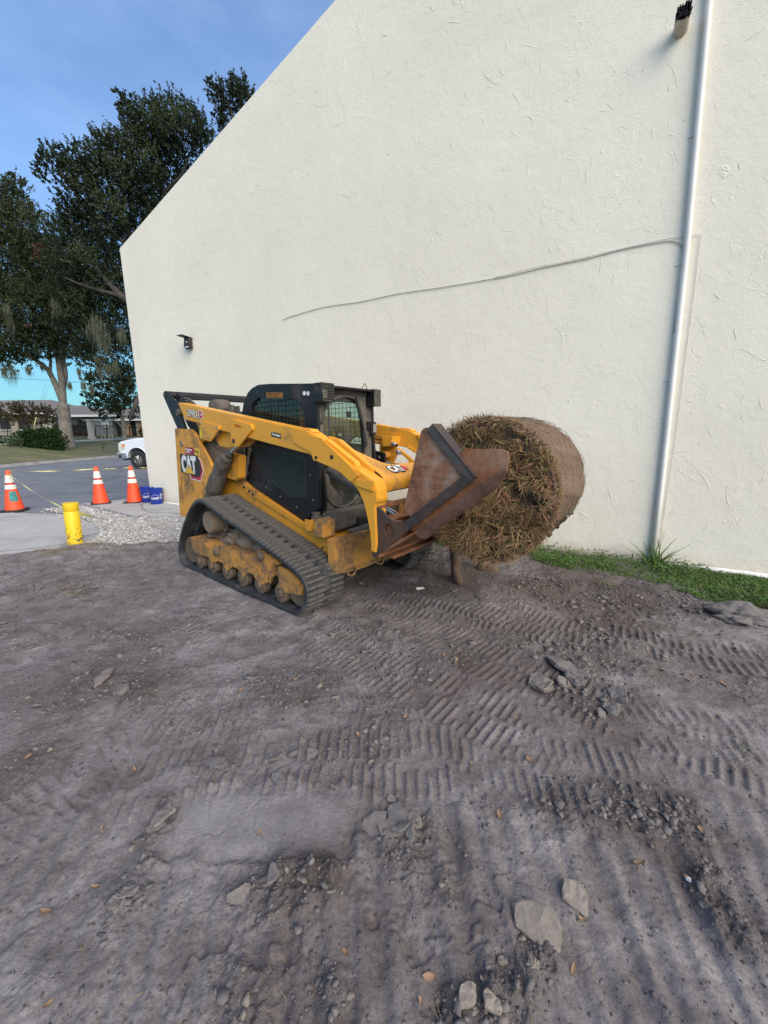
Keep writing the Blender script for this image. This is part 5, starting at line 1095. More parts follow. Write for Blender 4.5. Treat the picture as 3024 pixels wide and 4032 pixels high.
# emblem on the rear tower
yy = -.8005
decal('decal_outline', [(.235, 1.392), (.268, 1.388), (.330, 1.350), (.372, 1.225), (.275, 1.095), (.030, 1.108), (.012, 1.135), (.0, 1.17), (.235, 1.17)], yy - .001, M_white)
decal('decal_red', [(.24, 1.380), (.262, 1.376), (.318, 1.346), (.358, 1.225), (.268, 1.105), (.040, 1.118), (.028, 1.14), (.028, 1.18), (.24, 1.18)], yy - .0023, M_decal_red)
decal('decal_black', [(-.20, 1.413), (.245, 1.404), (.290, 1.36), (.325, 1.235), (.245, 1.14), (.062, 1.148), (.03, 1.165), (-.22, 1.185)], yy - .0036, M_decal_black)
text('emblem_lettering', 'CAT', .285, M_white, ld, (-.178, yy - .0058, 1.192), (pi / 2, radians(1.2), 0), .0006, .016, .66)
decal('decal_triangle', [(.018, 1.28), (-.11, 1.180), (.145, 1.174)], yy - .0070, M_decal_yel)
decal('decal_triangle_edge', [(.018, 1.292), (-.128, 1.174), (.163, 1.168)], yy - .0064, M_decal_black)
decal('sticker', [(-.045, 1.503), (.190, 1.494), (.186, 1.410), (-.051, 1.421)], yy - .001, simple('maroon_sticker', (.30, .015, .05), .5)); decal('sticker', [(.190, 1.494), (.331, 1.486), (.313, 1.403), (.186, 1.410)], yy - .001, M_decal_yel)
text('sticker_lettering', 'Ring Power', .040, M_white, ld, (-.035, yy - .003, 1.462), (pi / 2, radians(2), 0), .0004, .001, .9)
text('sticker_lettering', '1-800 RENTAL', .021, M_white, ld, (-.030, yy - .003, 1.436), (pi / 2, radians(2), 0), .0004, .0005, .9)
text('sticker_lettering', 'CAT', .030, M_decal_black, ld, (.196, yy - .003, 1.445), (pi / 2, radians(2), 0), .0004, .001, .8)
text('sticker_lettering', 'Rental\nStore', .022, M_decal_black, ld, (.247, yy - .003, 1.450), (pi / 2, radians(2), 0), .0004, .0005, .9)
# model number on the boom
ang = radians(8.6)
decal('decal_outline', [(.400, 1.93), (.46, 1.915), (.492, 1.88), (.470, 1.835), (.43, 1.820), (.40, 1.83)], -.8010, M_white); decal('decal_red', [(.405, 1.922), (.455, 1.908), (.484, 1.879), (.465, 1.842), (.43, 1.829), (.405, 1.838)], -.8022, M_decal_red)
text('model_number_outline', '299D3', .118, M_decal_black, ld, (.108, -.8028, 1.872), (pi / 2, ang, 0), .0005, .006, .90)
text('model_number', '299D3', .118, M_white, ld, (.108, -.8042, 1.872), (pi / 2, ang, 0), .0006, .0002, .90)
text('model_suffix', 'XE', .032, M_white, ld, (.428, -.804, 1.865), (pi / 2, ang, 0), .0005, .001)
decal('decal_black', [(1.765, 1.675), (1.915, 1.653), (1.909, 1.608), (1.760, 1.632)], -.8008, M_decal_black)
text('speed_lettering', 'Two Speed', .032, M_white, ld, (1.772, -.8026, 1.644), (pi / 2, ang, 0), .0004, .0012, .88)
for q in ([(-.03, 1.90), (.0, 1.905), (.03, 1.85), (.02, 1.82)], [(.415, 1.70), (.45, 1.70), (.455, 1.60), (.42, 1.62)]): decal('crayon_mark', q, -.824 if q[0][0] > .2 else -.767, M_hivis)
# small emblem on the saddle plate (its top slopes forward)
sa = atan2(.5, 1.0); nx_, nz_ = sin(sa), cos(sa)
def saddle(dx, up): return (3.0 - dx, 0, 1.325 + dx * .5 + up)
for nm, sz, off, z_, mt in (('emblem_outline', .125, .016, .003, M_decal_black), ('emblem_lettering', .125, .004, .006, M_white)):
    o = text(nm, 'CAT', sz, mt, ld, (0, 0, 0), (0, 0, 0), .0006, off, .75); X_ = Vector((0, 1, 0)); Y_ = Vector((-cos(sa), 0, sin(sa))); Z_ = X_.cross(Y_)
    o.matrix_local = Matrix((X_, Y_, Z_)).transposed().to_4x4(); o.location = Vector((2.985, -.50, 1.3325)) + Z_ * z_
bm = bmesh.new(); b_prism(bm, [(-.31, 0), (-.27, -.01), (-.25, .04), (-.29, .075), (-.33, .075)], 0, .002, 'z'); o = link('decal_red', bm_mesh('decal_red', bm), M_decal_red, ld); o.matrix_local = Matrix((Vector((0, 1, 0)), Vector((-cos(sa), 0, sin(sa))), Vector((nx_, 0, nz_)))).transposed().to_4x4(); o.location = (2.98, 0, 1.3365)
# ------------------------------------------------------------------ the rusty front attachment (a thing of its own, held by the arms)
at_ = empty('front_attachment', LO, LTH, 'rusty steel fork attachment with a triangular side plate mounted on the loader arms', 'attachment')
for s in (-1, 1):
    hole = [(3.172 + .047 * cos(a), .922 + .055 * sin(a)) for a in np.linspace(0, 2 * pi, 25)[:-1]]
    BO = [(3.002, 1.084), (3.048, 1.09), (3.075, 1.086), (3.105, 1.065), (3.14, 1.035), (3.18, 1.012), (3.22, 1.0), (3.265, .998), (3.31, 1.008), (3.345, 1.03), (3.55, 1.19), (3.80, 1.385), (3.865, 1.355), (3.65, 1.19), (3.442, 1.02), (3.20, .825), (3.028, .68), (3.0, .682)]
    prism('side_plate', BO, *sorted((s * .785, s * .762)), M_darksteel, at_, 'y', 0, [hole])
    bm = bmesh.new(); pts = [Vector((a, s * .774, b)) for a, b in hole + hole[:1]]; b_path(bm, [Vector((3.172 + .047 * cos(a), s * .74, .922 + .055 * sin(a))) for a in np.linspace(0, 2 * pi, 25)], .003, 5); link('hole_rim', bm_mesh('hole_rim', bm), M_rust, at_)
    prism('hole_backing', [(3.10, .84), (3.25, .84), (3.25, 1.0), (3.10, 1.0)], *sorted((s * .73, s * .74)), M_rust, at_, 'y', 0)
    prism('triangle_plate', [(3.44, 1.665), (3.468, 1.688), (3.513, 1.69), (3.80, 1.36), (3.346, 1.045), (3.289, 1.10)], *sorted((s * .752, s * .738)), M_rustplate, at_, 'y', .002)
    # angle iron along the sloping edge: one leg flat on the plate, the other standing inwards
    prism('angle_iron', [(3.50, 1.675), (3.542, 1.712), (3.868, 1.372), (3.825, 1.335)], *sorted((s * .772, s * .753)), M_bluesteel, at_, 'y', .002)
    prism('angle_iron_leg', [(3.535, 1.705), (3.545, 1.715), (3.872, 1.375), (3.862, 1.365)], *sorted((s * .772, s * .66)), M_darksteel, at_, 'y', .001)
    # wing plate behind, flaring to a rounded tip, with its rolled lower lip
    WG = [(3.34, .93), (3.42, .955), (3.75, 1.21), (4.055, 1.445), (4.075, 1.49), (4.062, 1.535), (4.03, 1.553), (3.77, 1.548), (3.55, 1.30)]
    prism('wing_plate', WG, *sorted((s * .735, s * .722)), M_rust, at_, 'y', .002)
    bm = bmesh.new(); L0 = [(3.38, .925, 1), (3.72, 1.185, 1), (3.95, 1.362, .9), (4.045, 1.435, .35), (4.062, 1.46, .05)]
    rows = []
    for a, b, q_ in L0:
        rows.append([bm.verts.new((a + ox * q_, s * (.735 + (yy_ - .735) * q_), b + oz * q_)) for ox, yy_, oz in ((0, .737, .012), (.012, .730, -.02), (.032, .705, -.045), (.045, .66, -.058), (.038, .66, -.048), (.022, .70, -.03))])
    for a, b in zip(rows, rows[1:]):
        for j in range(6): bm.faces.new((a[j], a[(j + 1) % 6], b[(j + 1) % 6], b[j]))
    bm.faces.new(rows[0]); bm.faces.new(rows[-1][::-1]); link('rolled_lip', bm_mesh('rolled_lip', bm), rust_mat('purple_brown_steel', (.10, .055, .042), (.19, .105, .08), (.29, .19, .15), rough=.5, metal=.3), at_)
# back frame between the side plates
for c_, s_, m_ in (((3.03, 0, 1.085), (.05, 1.54, .035), M_rust), ((3.03, 0, .70), (.07, 1.54, .04), M_rust), ((3.06, 0, .66), (.10, 1.3, .03), M_rust)):
    box('back_rail', c_, s_, m_, at_, .004)
prism('back_plate', [(3.012, .70), (3.012, .97), (3.02, .97), (3.02, .70)], -.76, .76, M_rust, at_, 'y', .001)
prism('back_shelf', [(3.02, .985), (3.10, .965), (3.11, .975), (3.03, .995)], -.76, .76, M_rust, at_, 'y', .001)
prism('floor_plate', [(3.02, .70), (3.04, .69), (3.40, .93), (3.40, .945)], -.76, .76, M_rust, at_, 'y', .001)
tube('latch_pin', (2.97, -.70, .80), (3.02, -.70, .78), .035, M_blackdusty, at_, seg=16, bev=.006)
path('latch_hook', bez([(2.965, -.72, .86), (2.95, -.73, .80), (2.965, -.73, .73), (3.0, -.73, .72)], 5), .016, M_bluesteel, at_, 8)

# ------------------------------------------------------------------ the bale
BF = Vector((0.742, 3.0, 1.215)); BB = Vector((1.30, 3.74, 1.235)); bd = (BB - BF); BLEN = bd.length; bd.normalize()
bl = empty('round_bale', (0, 0, 0), 0, 'dark weathered round bale with loose grass bristling from its near end', 'bale')
q = bd.to_track_quat('Z', 'Y'); bl.rotation_mode = 'QUATERNION'; bl.rotation_quaternion = q; bl.location = BF
RB = 0.545
def bale_r(a, z):
    return RB * (1 + 0.018 * fbm(a * 1.5 + 5, z * 3, 3, 2)) + .010 * fbm(a * 8, z * 6, 3, 3) - 0.02 * z
na, nz_b = 160, 50; A_ = np.linspace(0, 2 * pi, na, endpoint=False)
V = []; 
for j in range(nz_b + 1):
    z = BLEN * j / nz_b; ed = min(z, BLEN - z); sh = -0.035 * max(0, 1 - ed / .05) ** 2
    ca, sa_ = np.cos(A_), np.sin(A_); r = RB * (1 + .030 * fbm(ca * 1.6 + 5, sa_ * 1.6 + z, 3, 2)) + .018 * fbm(ca * 7 + 3, sa_ * 7 + z * 2.5, 3, 5) + sh - .012 * z
    V.append(np.stack([r * ca, r * sa_, np.full(na, z) + .01 * fbm(ca * 5, sa_ * 5, 2, 1)], -1))
V = np.concatenate(V); I = np.arange(na * (nz_b + 1)).reshape(nz_b + 1, na)
F = np.stack([I[:-1], np.roll(I[:-1], -1, 1), np.roll(I[1:], -1, 1), I[1:]], -1).reshape(-1, 4)
link('bale_wrap', np_mesh('bale_wrap', V, F, smooth=True), M_bale, bl)
for z0, sg, nm in ((0.0, -1, 'bale_end'), (BLEN, 1, 'bale_end')):
    V = [(0, 0, z0)]; nr = 26
    rr = np.linspace(.03, 1, nr); Vs = []
    for t in rr:
        ca, sa_ = np.cos(A_), np.sin(A_); r = (RB - .022) * t; bul = .065 * (1 - t ** 2) + .045 * fbm(ca * t * 5, sa_ * t * 5, 4, 4) + .025 * fbm(ca * t * 18, sa_ * t * 18, 3, 7)
        Vs.append(np.stack([r * ca, r * sa_, z0 + sg * bul], -1))
    V = np.concatenate(Vs); I = np.arange(na * nr).reshape(nr, na); F = np.stack([I[:-1], np.roll(I[:-1], -1, 1), np.roll(I[1:], -1, 1), I[1:]], -1).reshape(-1, 4)
    link(nm, np_mesh(nm, V, F if sg > 0 else F[:, ::-1], smooth=True), M_balecore, bl)
# loose grass: on the near end, over its rim, hanging below
n = 9000; a = rng.uniform(0, 2 * pi, n); t = np.sqrt(rng.random(n)) * 1.0; clump = fbm(np.cos(a) * t * 4, np.sin(a) * t * 4, 3, 9); k = clump > -.36; a, t = a[k], t[k]; n = len(a)
P = np.stack([RB * t * np.cos(a), RB * t * np.sin(a), -.012 - .07 * (1 - t ** 2) - rng.random(n) * .045], -1)
fl = fbm(P[:, 0] * 5, P[:, 1] * 5, 2, 3) * 9; D = np.stack([np.cos(fl) + rng.normal(0, .7, n), np.sin(fl) + rng.normal(0, .7, n), -np.abs(rng.normal(.05, .22, n))], -1)
rim = t > .93; D[rim] += np.stack([np.cos(a[rim]), np.sin(a[rim]), np.zeros(rim.sum())], -1) * .1; D /= np.linalg.norm(D, axis=1, keepdims=True)
V1, F1 = ribbons(P, D, rng.uniform(.025, .12, n) * np.where(t > .85, .6, 1), rng.uniform(.0010, .0046, n) * np.where(rng.random(n) < .25, 1.5, .8), (0, 0, -1), .25, 3)
n = 2600; a = rng.uniform(0, 2 * pi, n); z = np.abs(rng.normal(0, .028, n)); P = np.stack([RB * np.cos(a) * 1.0, RB * np.sin(a) * 1.0, z], -1)
D = np.stack([np.cos(a) * .35 + rng.normal(0, .5, n), np.sin(a) * .35 + rng.normal(0, .5, n), rng.normal(0, .5, n)], -1); D /= np.linalg.norm(D, axis=1, keepdims=True)
V2, F2 = ribbons(P, D, rng.uniform(.015, .055, n), rng.uniform(.0010, .0032, n), None, .4, 3)
n = 5200; a = rng.uniform(0, 2 * pi, n); z = rng.uniform(0.02, BLEN, n); r = RB + .004 - .012 * z; P = np.stack([r * np.cos(a), r * np.sin(a), z], -1)
D = np.stack([-np.sin(a) + np.cos(a) * .06, np.cos(a) + np.sin(a) * .06, rng.normal(0, .22, n)], -1) * np.where(rng.random(n) < .5, 1, -1)[:, None] + np.stack([np.cos(a), np.sin(a), 0 * a], -1) * rng.uniform(0, .14, n)[:, None]; D /= np.linalg.norm(D, axis=1, keepdims=True)
V3, F3 = ribbons(P, D, rng.uniform(.02, .07, n), rng.uniform(.0005, .0014, n), None, .1, 2)
inv_ = q.inverted(); dn_ = np.array(inv_ @ Vector((0, 0, -1))); n = 1500; a0 = atan2(dn_[1], dn_[0]); a = a0 + rng.normal(0, .75, n); z = np.abs(rng.normal(-.01, .12, n)); P = np.stack([(RB - .02) * np.cos(a), (RB - .02) * np.sin(a), z], -1)
D = dn_[None] + rng.normal(0, .55, (n, 3)); D /= np.linalg.norm(D, axis=1, keepdims=True)
V4, F4 = ribbons(P, D, rng.uniform(.02, .10, n), rng.uniform(.0008, .0028, n), None, .35, 3)
VV = np.concatenate([V1, V2, V4]); FF = np.concatenate([F1, F2 + len(V1), F4 + len(V1) + len(V2)])
tag(link('loose_grass', np_mesh('loose_grass', VV, FF), M_straw, bl), kind='stuff')
M_fibre = leafy('wrap_fibres', [(.06, .04, .025), (.14, .10, .065), (.24, .18, .12)], .8, .05)
tag(link('surface_fibres', np_mesh('surface_fibres', V3, F3), M_fibre, bl), kind='stuff')
bm = bmesh.new()
for i in range(26):
    ang_ = rng.uniform(-.4, 1.2) - 1.2; lump(bm, (0, 0, 0), .001)
bm.free(); bm = bmesh.new()
inv = q.inverted(); dn = inv @ Vector((0, 0, -1)); rt = inv @ Vector((1, 0, 0)); rt = (rt - Vector((0, 0, rt.z))).normalized(); dn = (dn - Vector((0, 0, dn.z))).normalized()
for i in range(40):
    th = rng.uniform(.05, 1.35); z = rng.uniform(.1, 1) * BLEN; d_ = dn * cos(th) + rt * sin(th) * (1 if rng.random() < .8 else -1)
    lump(bm, d_ * (RB - .008) + Vector((0, 0, z)), rng.uniform(.010, .026), (1, 1, 1.3), 2, .5, i % 12)
tag(link('clinging_soil', bm_mesh('clinging_soil', bm, True), M_balecore, bl), kind='stuff')
# ------------------------------------------------------------------ the person behind the bale (boots and shins show below it)
f1 = gnd(1795, 2286); f2 = gnd(1915, 2252)
pe = empty('person', (0, 0, 0), 0, 'person bending behind the bale with only muddy tan work boots showing below it', 'person')
def skin_mesh(name, joints, edges, mat, parent, sub=2):
    me = bpy.data.meshes.new(name); me.from_pydata([j[0] for j in joints], edges, [])
    o = link(name, me, mat, parent); me.skin_vertices or None
    m = o.modifiers.new('skin', 'SKIN'); m.use_smooth_shade = True
    sv = me.skin_vertices[0].data
    for i, j in enumerate(joints): sv[i].radius = (j[1], j[2] if len(j) > 2 else j[1]); sv[i].use_root = (i == 0)
    s = o.modifiers.new('sub', 'SUBSURF'); s.levels = sub; s.render_levels = sub
    return o
hip = Vector((1.03, 4.46, .86)); ch = Vector((1.06, 4.40, 1.22)); nk = Vector((1.08, 4.34, 1.43)); hd = Vector((1.09, 4.29, 1.55))
a1 = Vector((f1.x, f1.y + .06, .10)); a2 = Vector((f2.x - .02, f2.y + .06, .10))
k1 = Vector((f1.x + .03, f1.y, .50)); k2 = Vector((f2.x - .05, f2.y - .03, .50))
J = [(hip, .155, .12), (ch, .165, .12), (nk, .06), (hd, .085, .10), (hd + Vector((0, -.01, .09)), .075, .09),
     (hip + Vector((-.09, 0, -.06)), .10), (k1, .062), (a1, .045), (hip + Vector((.09, 0, -.06)), .10), (k2, .062), (a2, .045),
     (ch + Vector((-.19, .0, .13)), .065), (ch + Vector((-.25, -.16, -.08)), .047), (Vector((.93, 4.06, 1.24)), .032), (ch + Vector((.19, 0, .13)), .065), (ch + Vector((.27, -.15, -.08)), .047), (Vector((1.35, 4.05, 1.22)), .032)]
E_ = [(0, 1), (1, 2), (2, 3), (3, 4), (0, 5), (5, 6), (6, 7), (0, 8), (8, 9), (9, 10), (1, 11), (11, 12), (12, 13), (1, 14), (14, 15), (15, 16)]
skin_mesh('body', J, E_, M_jeans, pe)
bm = bmesh.new(); lump(bm, hd + Vector((0, 0, .06)), .105, (.9, 1.05, 1.15), 3, .05, 1); link('head', bm_mesh('head', bm, True), M_skin, pe)
bm = bmesh.new(); lump(bm, hd + Vector((0, .02, .09)), .112, (.95, 1.05, 1.05), 3, .1, 2); link('hair', bm_mesh('hair', bm, True), M_hair, pe)
def hand(w, s):
    jj = [(w, .03, .022), (w + Vector((0, -.06, .0)), .034, .02)]; ee = [(0, 1)]
    for i, (dx, L) in enumerate(((-.028, .07), (-.010, .08), (.010, .076), (.026, .06))):
        b = len(jj); jj += [(w + Vector((dx, -.095, 0)), .010), (w + Vector((dx * 1.1, -.095 - L * .5, -.008)), .009), (w + Vector((dx * 1.1, -.095 - L * .8, -.035)), .008)]; ee += [(1, b), (b, b + 1), (b + 1, b + 2)]
    b = len(jj); jj += [(w + Vector((s * .042, -.04, -.01)), .011), (w + Vector((s * .055, -.08, -.025)), .009)]; ee += [(0, b), (b, b + 1)]
    skin_mesh('hand', jj, ee, M_skin, pe, 1)
hand(Vector((.93, 4.06, 1.24)), 1); hand(Vector((1.35, 4.05, 1.22)), -1)
def boot(p, toe):
    """toe: direction the boot points"""
    t = Vector(toe).normalized(); sd_ = Vector((-t.y, t.x, 0)); base = Vector((p.x, p.y, ground_z(p.x, p.y) - .004))
    bm = bmesh.new(); rings = []
    for h, back, front, w in ((0.0, -.085, .185, .050), (.028, -.088, .190, .053), (.034, -.080, .180, .048), (.06, -.078, .165, .048), (.085, -.074, .11, .046), (.11, -.070, .065, .044), (.14, -.066, .052, .046), (.20, -.068, .056, .050), (.26, -.072, .060, .054), (.275, -.074, .062, .056), (.28, -.066, .054, .048)):
        c = (back + front) / 2; L = (front - back) / 2; ring = []
        for k in range(22):
            a = 2 * pi * k / 22; ex = cos(a); wy = sin(a); ring.append(bm.verts.new(base + t * (c + L * (abs(ex) ** .8) * (1 if ex > 0 else -1)) + sd_ * (w * (abs(wy) ** .8) * (1 if wy > 0 else -1)) + Vector((0, 0, h)) + Vector((rng.normal(0, .0012), rng.normal(0, .0012), 0))))
        rings.append(ring)
    for a, b in zip(rings, rings[1:]):
        for k in range(22): bm.faces.new((a[k], a[(k + 1) % 22], b[(k + 1) % 22], b[k]))
    bm.faces.new(rings[0][::-1]); bm.faces.new(rings[-1]); me = bm_mesh('boot', bm); autosmooth(me, 50); o = link('boot', me, M_boot, pe)
    bm = bmesh.new(); b_tube(bm, base + Vector((0, 0, .25)) - t * .01, base + Vector((0, 0, .52)), .066, .080, 20); link('trouser_leg', bm_mesh('trouser_leg', bm, True), M_boot, pe)
boot(f1 + Vector((0, .05, 0)), (.12, -1, 0)); boot(f2 + Vector((-.03, .04, 0)), (.9, -.45, 0))
mp_ = gnd(1600 * 1.8228, 1340 * 1.8228); bm = bmesh.new(); lump(bm, (0, 0, 0), .22, (1.25, .8, .42), 5, .30, 3)
for v in bm.verts: v.co += Vector((0, 0, .012 * float(fbm(np.array([v.co.x * 30]), np.array([v.co.y * 30]), 3, 2)[0])))
mo = link('dirt_mound', bm_mesh('dirt_mound', bm, True), M_slab); mo.location = (mp_.x, mp_.y, ground_z(mp_.x, mp_.y) + .0)
tag(mo, 'pale rounded mound of dried dirt at the edge of the grass on the right', 'mound')
# ------------------------------------------------------------------ bollard, cones, buckets, tape
pb = gnd(297, 2140); bo = empty('bollard', (pb.x, pb.y, -.02), 0, 'short yellow steel bollard with chipped paint at the edge of the dirt', 'bollard')
bo.rotation_euler = (0, radians(2.2), 0)
lathe('post', [(.101, 0), (.101, .530), (.098, .534), (.098, .545)], M_bollard, bo, 40); lathe('cap_sleeve', [(.098, .540), (.1015, .545), (.1015, .655), (.100, .662), (.0, .668)], M_bollard, bo, 40)
tube('bolt', (.02, -.108, .06), (.02, -.098, .06), .012, M_bollard, bo, seg=8)
CH = .91
def make_cone():
    r = empty('traffic_cone'); R = lambda z: .036 + (.172 - .036) * (1 - (z - .045) / (CH - .045))
    bm = bmesh.new(); b_prism(bm, [(.205, -.17), (.205, .17), (.17, .205), (-.17, .205), (-.205, .17), (-.205, -.17), (-.17, -.205), (.17, -.205)], .0, .045, 'z'); bevel(bm, .01, 2, 40); link('cone_base', bm_mesh('cone_base', bm), M_conebase, r)
    lathe('cone_body', [(R(.045), .045), (R(.5), .5), (R(CH), CH - .008), (R(CH) - .008, CH), (R(CH) - .012, CH - .02)], M_cone, r, 36)
    lathe('reflective_collar', [(R(.64) + .001, .64), (R(.64) + .004, .642), (R(.79) + .004, .80), (R(.80) + .001, .802)], M_collar, r, 36)
    lathe('reflective_collar', [(R(.50) + .001, .50), (R(.50) + .004, .502), (R(.595) + .004, .595), (R(.597) + .001, .597)], M_collar, r, 36)
    lathe('red_band', [(R(.597) + .002, .598), (R(.638) + .002, .639)], M_cone2, r, 36)
    return r
c0 = make_cone(); cg = 'traffic cones holding the yellow tape'
P1, P2_, P3 = gnd(60, 2012), gnd(399, 1985), gnd(532, 1980)
c0.location = P1; c0.rotation_euler = (0, 0, .25); tag(c0, 'orange traffic cone with a teal paint patch, leftmost by the road', 'traffic cone', cg)
c2 = dup_tree(c0, P2_, .62, 'orange traffic cone with scuffed collars, alone between the bollard and the buckets'); c3 = dup_tree(c0, P3, .1, 'orange traffic cone standing behind the blue buckets')
def wrap_patch(name, outline, R0, R1, zc, ang0, mat, parent):
    bm = bmesh.new(); pts = [(a, b) for a, b in outline]; 
    for i in range(1, 2): pass
    n = 14; rows = []
    zs = [p[1] for p in pts]; z0, z1 = min(zs), max(zs)
    for j in range(n + 1):
        z = z0 + (z1 - z0) * j / n; xs__ = []
        for k in range(len(pts)):
            (xa, za), (xb, zb) = pts[k], pts[(k + 1) % len(pts)]
            if (za - z) * (zb - z) <= 0 and za != zb: xs__.append(xa + (xb - xa) * (z - za) / (zb - za))
        if not xs__: continue
        xa, xb = min(xs__), max(xs__); Rz = R0 + (R1 - R0) * (z - z0) / (z1 - z0) + .0025
        rows.append([bm.verts.new((Rz * cos(ang0 + (xa + (xb - xa) * k / 10) / Rz), Rz * sin(ang0 + (xa + (xb - xa) * k / 10) / Rz), zc + z)) for k in range(11)])
    for a, b in zip(rows, rows[1:]):
        for k in range(10): bm.faces.new((a[k], a[k + 1], b[k + 1], b[k]))
    return link(name, bm_mesh(name, bm, True), mat, parent)
Rz = lambda z: .036 + (.172 - .036) * (1 - (z - .045) / (CH - .045))
wrap_patch('paint_patch', [(-.085, -.04), (-.06, -.10), (.03, -.115), (.08, -.09), (.085, -.03), (.06, .05), (.07, .11), (.0, .125), (-.07, .10), (-.065, .03)], Rz(.22), Rz(.45), .335, atan2(-P1.y, -P1.x) - .25 + .12, M_teal, c0)
tape = lambda name, pts, lab, w=.028: None
def ribbon_between(name, pts, w, mat, lab, cat='barrier tape'):
    pts = [Vector(p) for p in pts]; V = []; F_ = []
    for i, p in enumerate(pts):
        t = (pts[min(i + 1, len(pts) - 1)] - pts[max(i - 1, 0)]).normalized(); u = Vector((0, 0, 1)); tw = .9 * sin(i * .55) + .3; s = t.cross(u).normalized()
        d = u * cos(tw) + s * sin(tw); ww = w * (.35 + .65 * abs(sin(i * .37 + 1))); V += [p + d * ww, p - d * ww]
    F_ = [(2 * i, 2 * i + 1, 2 * i + 3, 2 * i + 2) for i in range(len(pts) - 1)]
    return tag(link(name, np_mesh(name, np.array([v[:] for v in V]), F_), mat), lab, cat)
def span(a, b, sag, n=22): return [a.lerp(b, i / n) + Vector((0, 0, -sag * 4 * (i / n) * (1 - i / n))) for i in range(n)]
T1 = P1 + Vector((.02, 0, .90)); T2 = P2_ + Vector((0, -.03, .86)); T3 = P3 + Vector((0, -.03, .87)); T4 = Vector((-5.95, 10.0, .84)) + Vector((.25, .4, 0))
ribbon_between('barrier_tape', span(T1, T2, .03) + span(T2, T3, .01) + span(T3, T4, .02) + [T4], .009, M_tape, 'yellow barrier tape strung over the cone tops towards the building corner')
B_ = Vector((pb.x - .08, pb.y, .56)); ribbon_between('barrier_tape', span(P1 + Vector((.05, -.03, .84)), B_, .06) + [B_], .011, M_tape, 'twisted yellow tape running down from the leftmost cone to the bollard')
tl = gnd(355, 2000); ribbon_between('tape_tail', [Vector((pb.x + .10, pb.y - .02, .50)), Vector((pb.x + .2, pb.y + .05, .44)), Vector((pb.x + .30, pb.y + .08, .40)), Vector((pb.x + .40, pb.y + .1, .36)), Vector((pb.x + .46, pb.y + .08, .37))], .045, M_tape, 'loose crumpled tape end sticking out from the bollard top')
ribbon_between('tape_knot', [P1 + Vector((.03, -.05, .86)), P1 + Vector((.10, -.07, .82)), P1 + Vector((.16, -.06, .83)), P1 + Vector((.10, -.07, .76)), P1 + Vector((.08, -.07, .73))], .03, M_tape, 'knotted tape flapping at the top of the leftmost cone')
def wraptext(s, size, R, z, ang0, mat, parent, off=.001, sx=1, name='lettering'):
    o = text(name, s, size, mat, parent, (0, 0, 0), (0, 0, 0), .0004, off, sx); me = o.data; w = max(v.co.x for v in me.vertices)
    bm = bmesh.new(); bm.from_mesh(me); bmesh.ops.triangulate(bm, faces=bm.faces[:]); bm.to_mesh(me); bm.free()
    for v in me.vertices:
        a = ang0 + (v.co.x - w / 2) / R; r = R + .0012 + v.co.z; y = v.co.y; v.co = Vector((r * cos(a), r * sin(a), z + y))
    return o
def make_bucket(ang):
    b = empty('bucket'); RR = lambda z: .131 + (.150 - .131) * z / .37
    lathe('shell', [(0.0, .004), (.128, .004), (.131, .012), (RR(.28), .28), (RR(.28) + .008, .283), (RR(.30) + .008, .298), (RR(.30), .301), (RR(.325), .325), (RR(.325) + .008, .328), (RR(.345) + .009, .345), (RR(.35), .348), (.152, .36), (.156, .37), (.148, .37), (.144, .33), (.127, .015), (0, .012)], M_bucket, b, 48)
    pts = [Vector(((RR(.30) + .012) * cos(ang + a), (RR(.30) + .012) * sin(ang + a), .315 - .20 * (sin((a + pi / 2) / pi * pi) ** .8 if 0 < (a + pi / 2) < pi else 0))) for a in np.linspace(-pi / 2, pi / 2, 25)]
    path('bail_handle', pts, .0028, M_steel, b, 6)
    Rl = RR(.15) + .001
    wraptext("LOWE'S", .052, Rl, .130, ang + .12, M_white, b, .0018, .86)
    # the gabled outline round the name
    ol = [(-.075, .115), (-.075, .185), (-.055, .205), (-.0, .235), (.055, .205), (.075, .185), (.075, .115), (-.075, .115)]
    pts = []
    for (xa, za), (xb, zb) in zip(ol, ol[1:]):
        for k in range(6): x = xa + (xb - xa) * k / 6; z = za + (zb - za) * k / 6; rr = RR(z) + .002; pts.append(Vector((rr * cos(ang + .12 + x * 1.1 / rr), rr * sin(ang + .12 + x * 1.1 / rr), z)))
    pts.append(pts[0]); path('logo_outline', pts, .0022, M_white, b, 5)
    for dz, wdt in ((.24, .05), (.22, .06), (.205, .045), (.17, .055), (.15, .05), (.13, .06)):
        wrap_patch('side_print', [(-wdt / 2, -.004), (wdt / 2, -.004), (wdt / 2, .004), (-wdt / 2, .004)], RR(dz), RR(dz), dz, ang + 1.05, M_white, b)
    return b
B1, B2 = gnd(573, 1983), gnd(617, 1987)
a1_ = atan2(-B1.y, -B1.x)
b1 = make_bucket(a1_ - .25); b1.location = Vector((B1.x, B1.y + .13, .022)); tag(b1, "blue plastic bucket with a wire handle, the left one half hidden behind the other", 'bucket', 'blue buckets by the wall corner')
b2 = make_bucket(a1_ - .32); b2.location = Vector((B2.x, B2.y + .02, .022)); tag(b2, "blue plastic bucket at the front right of the pair by the wall corner", 'bucket', 'blue buckets by the wall corner')
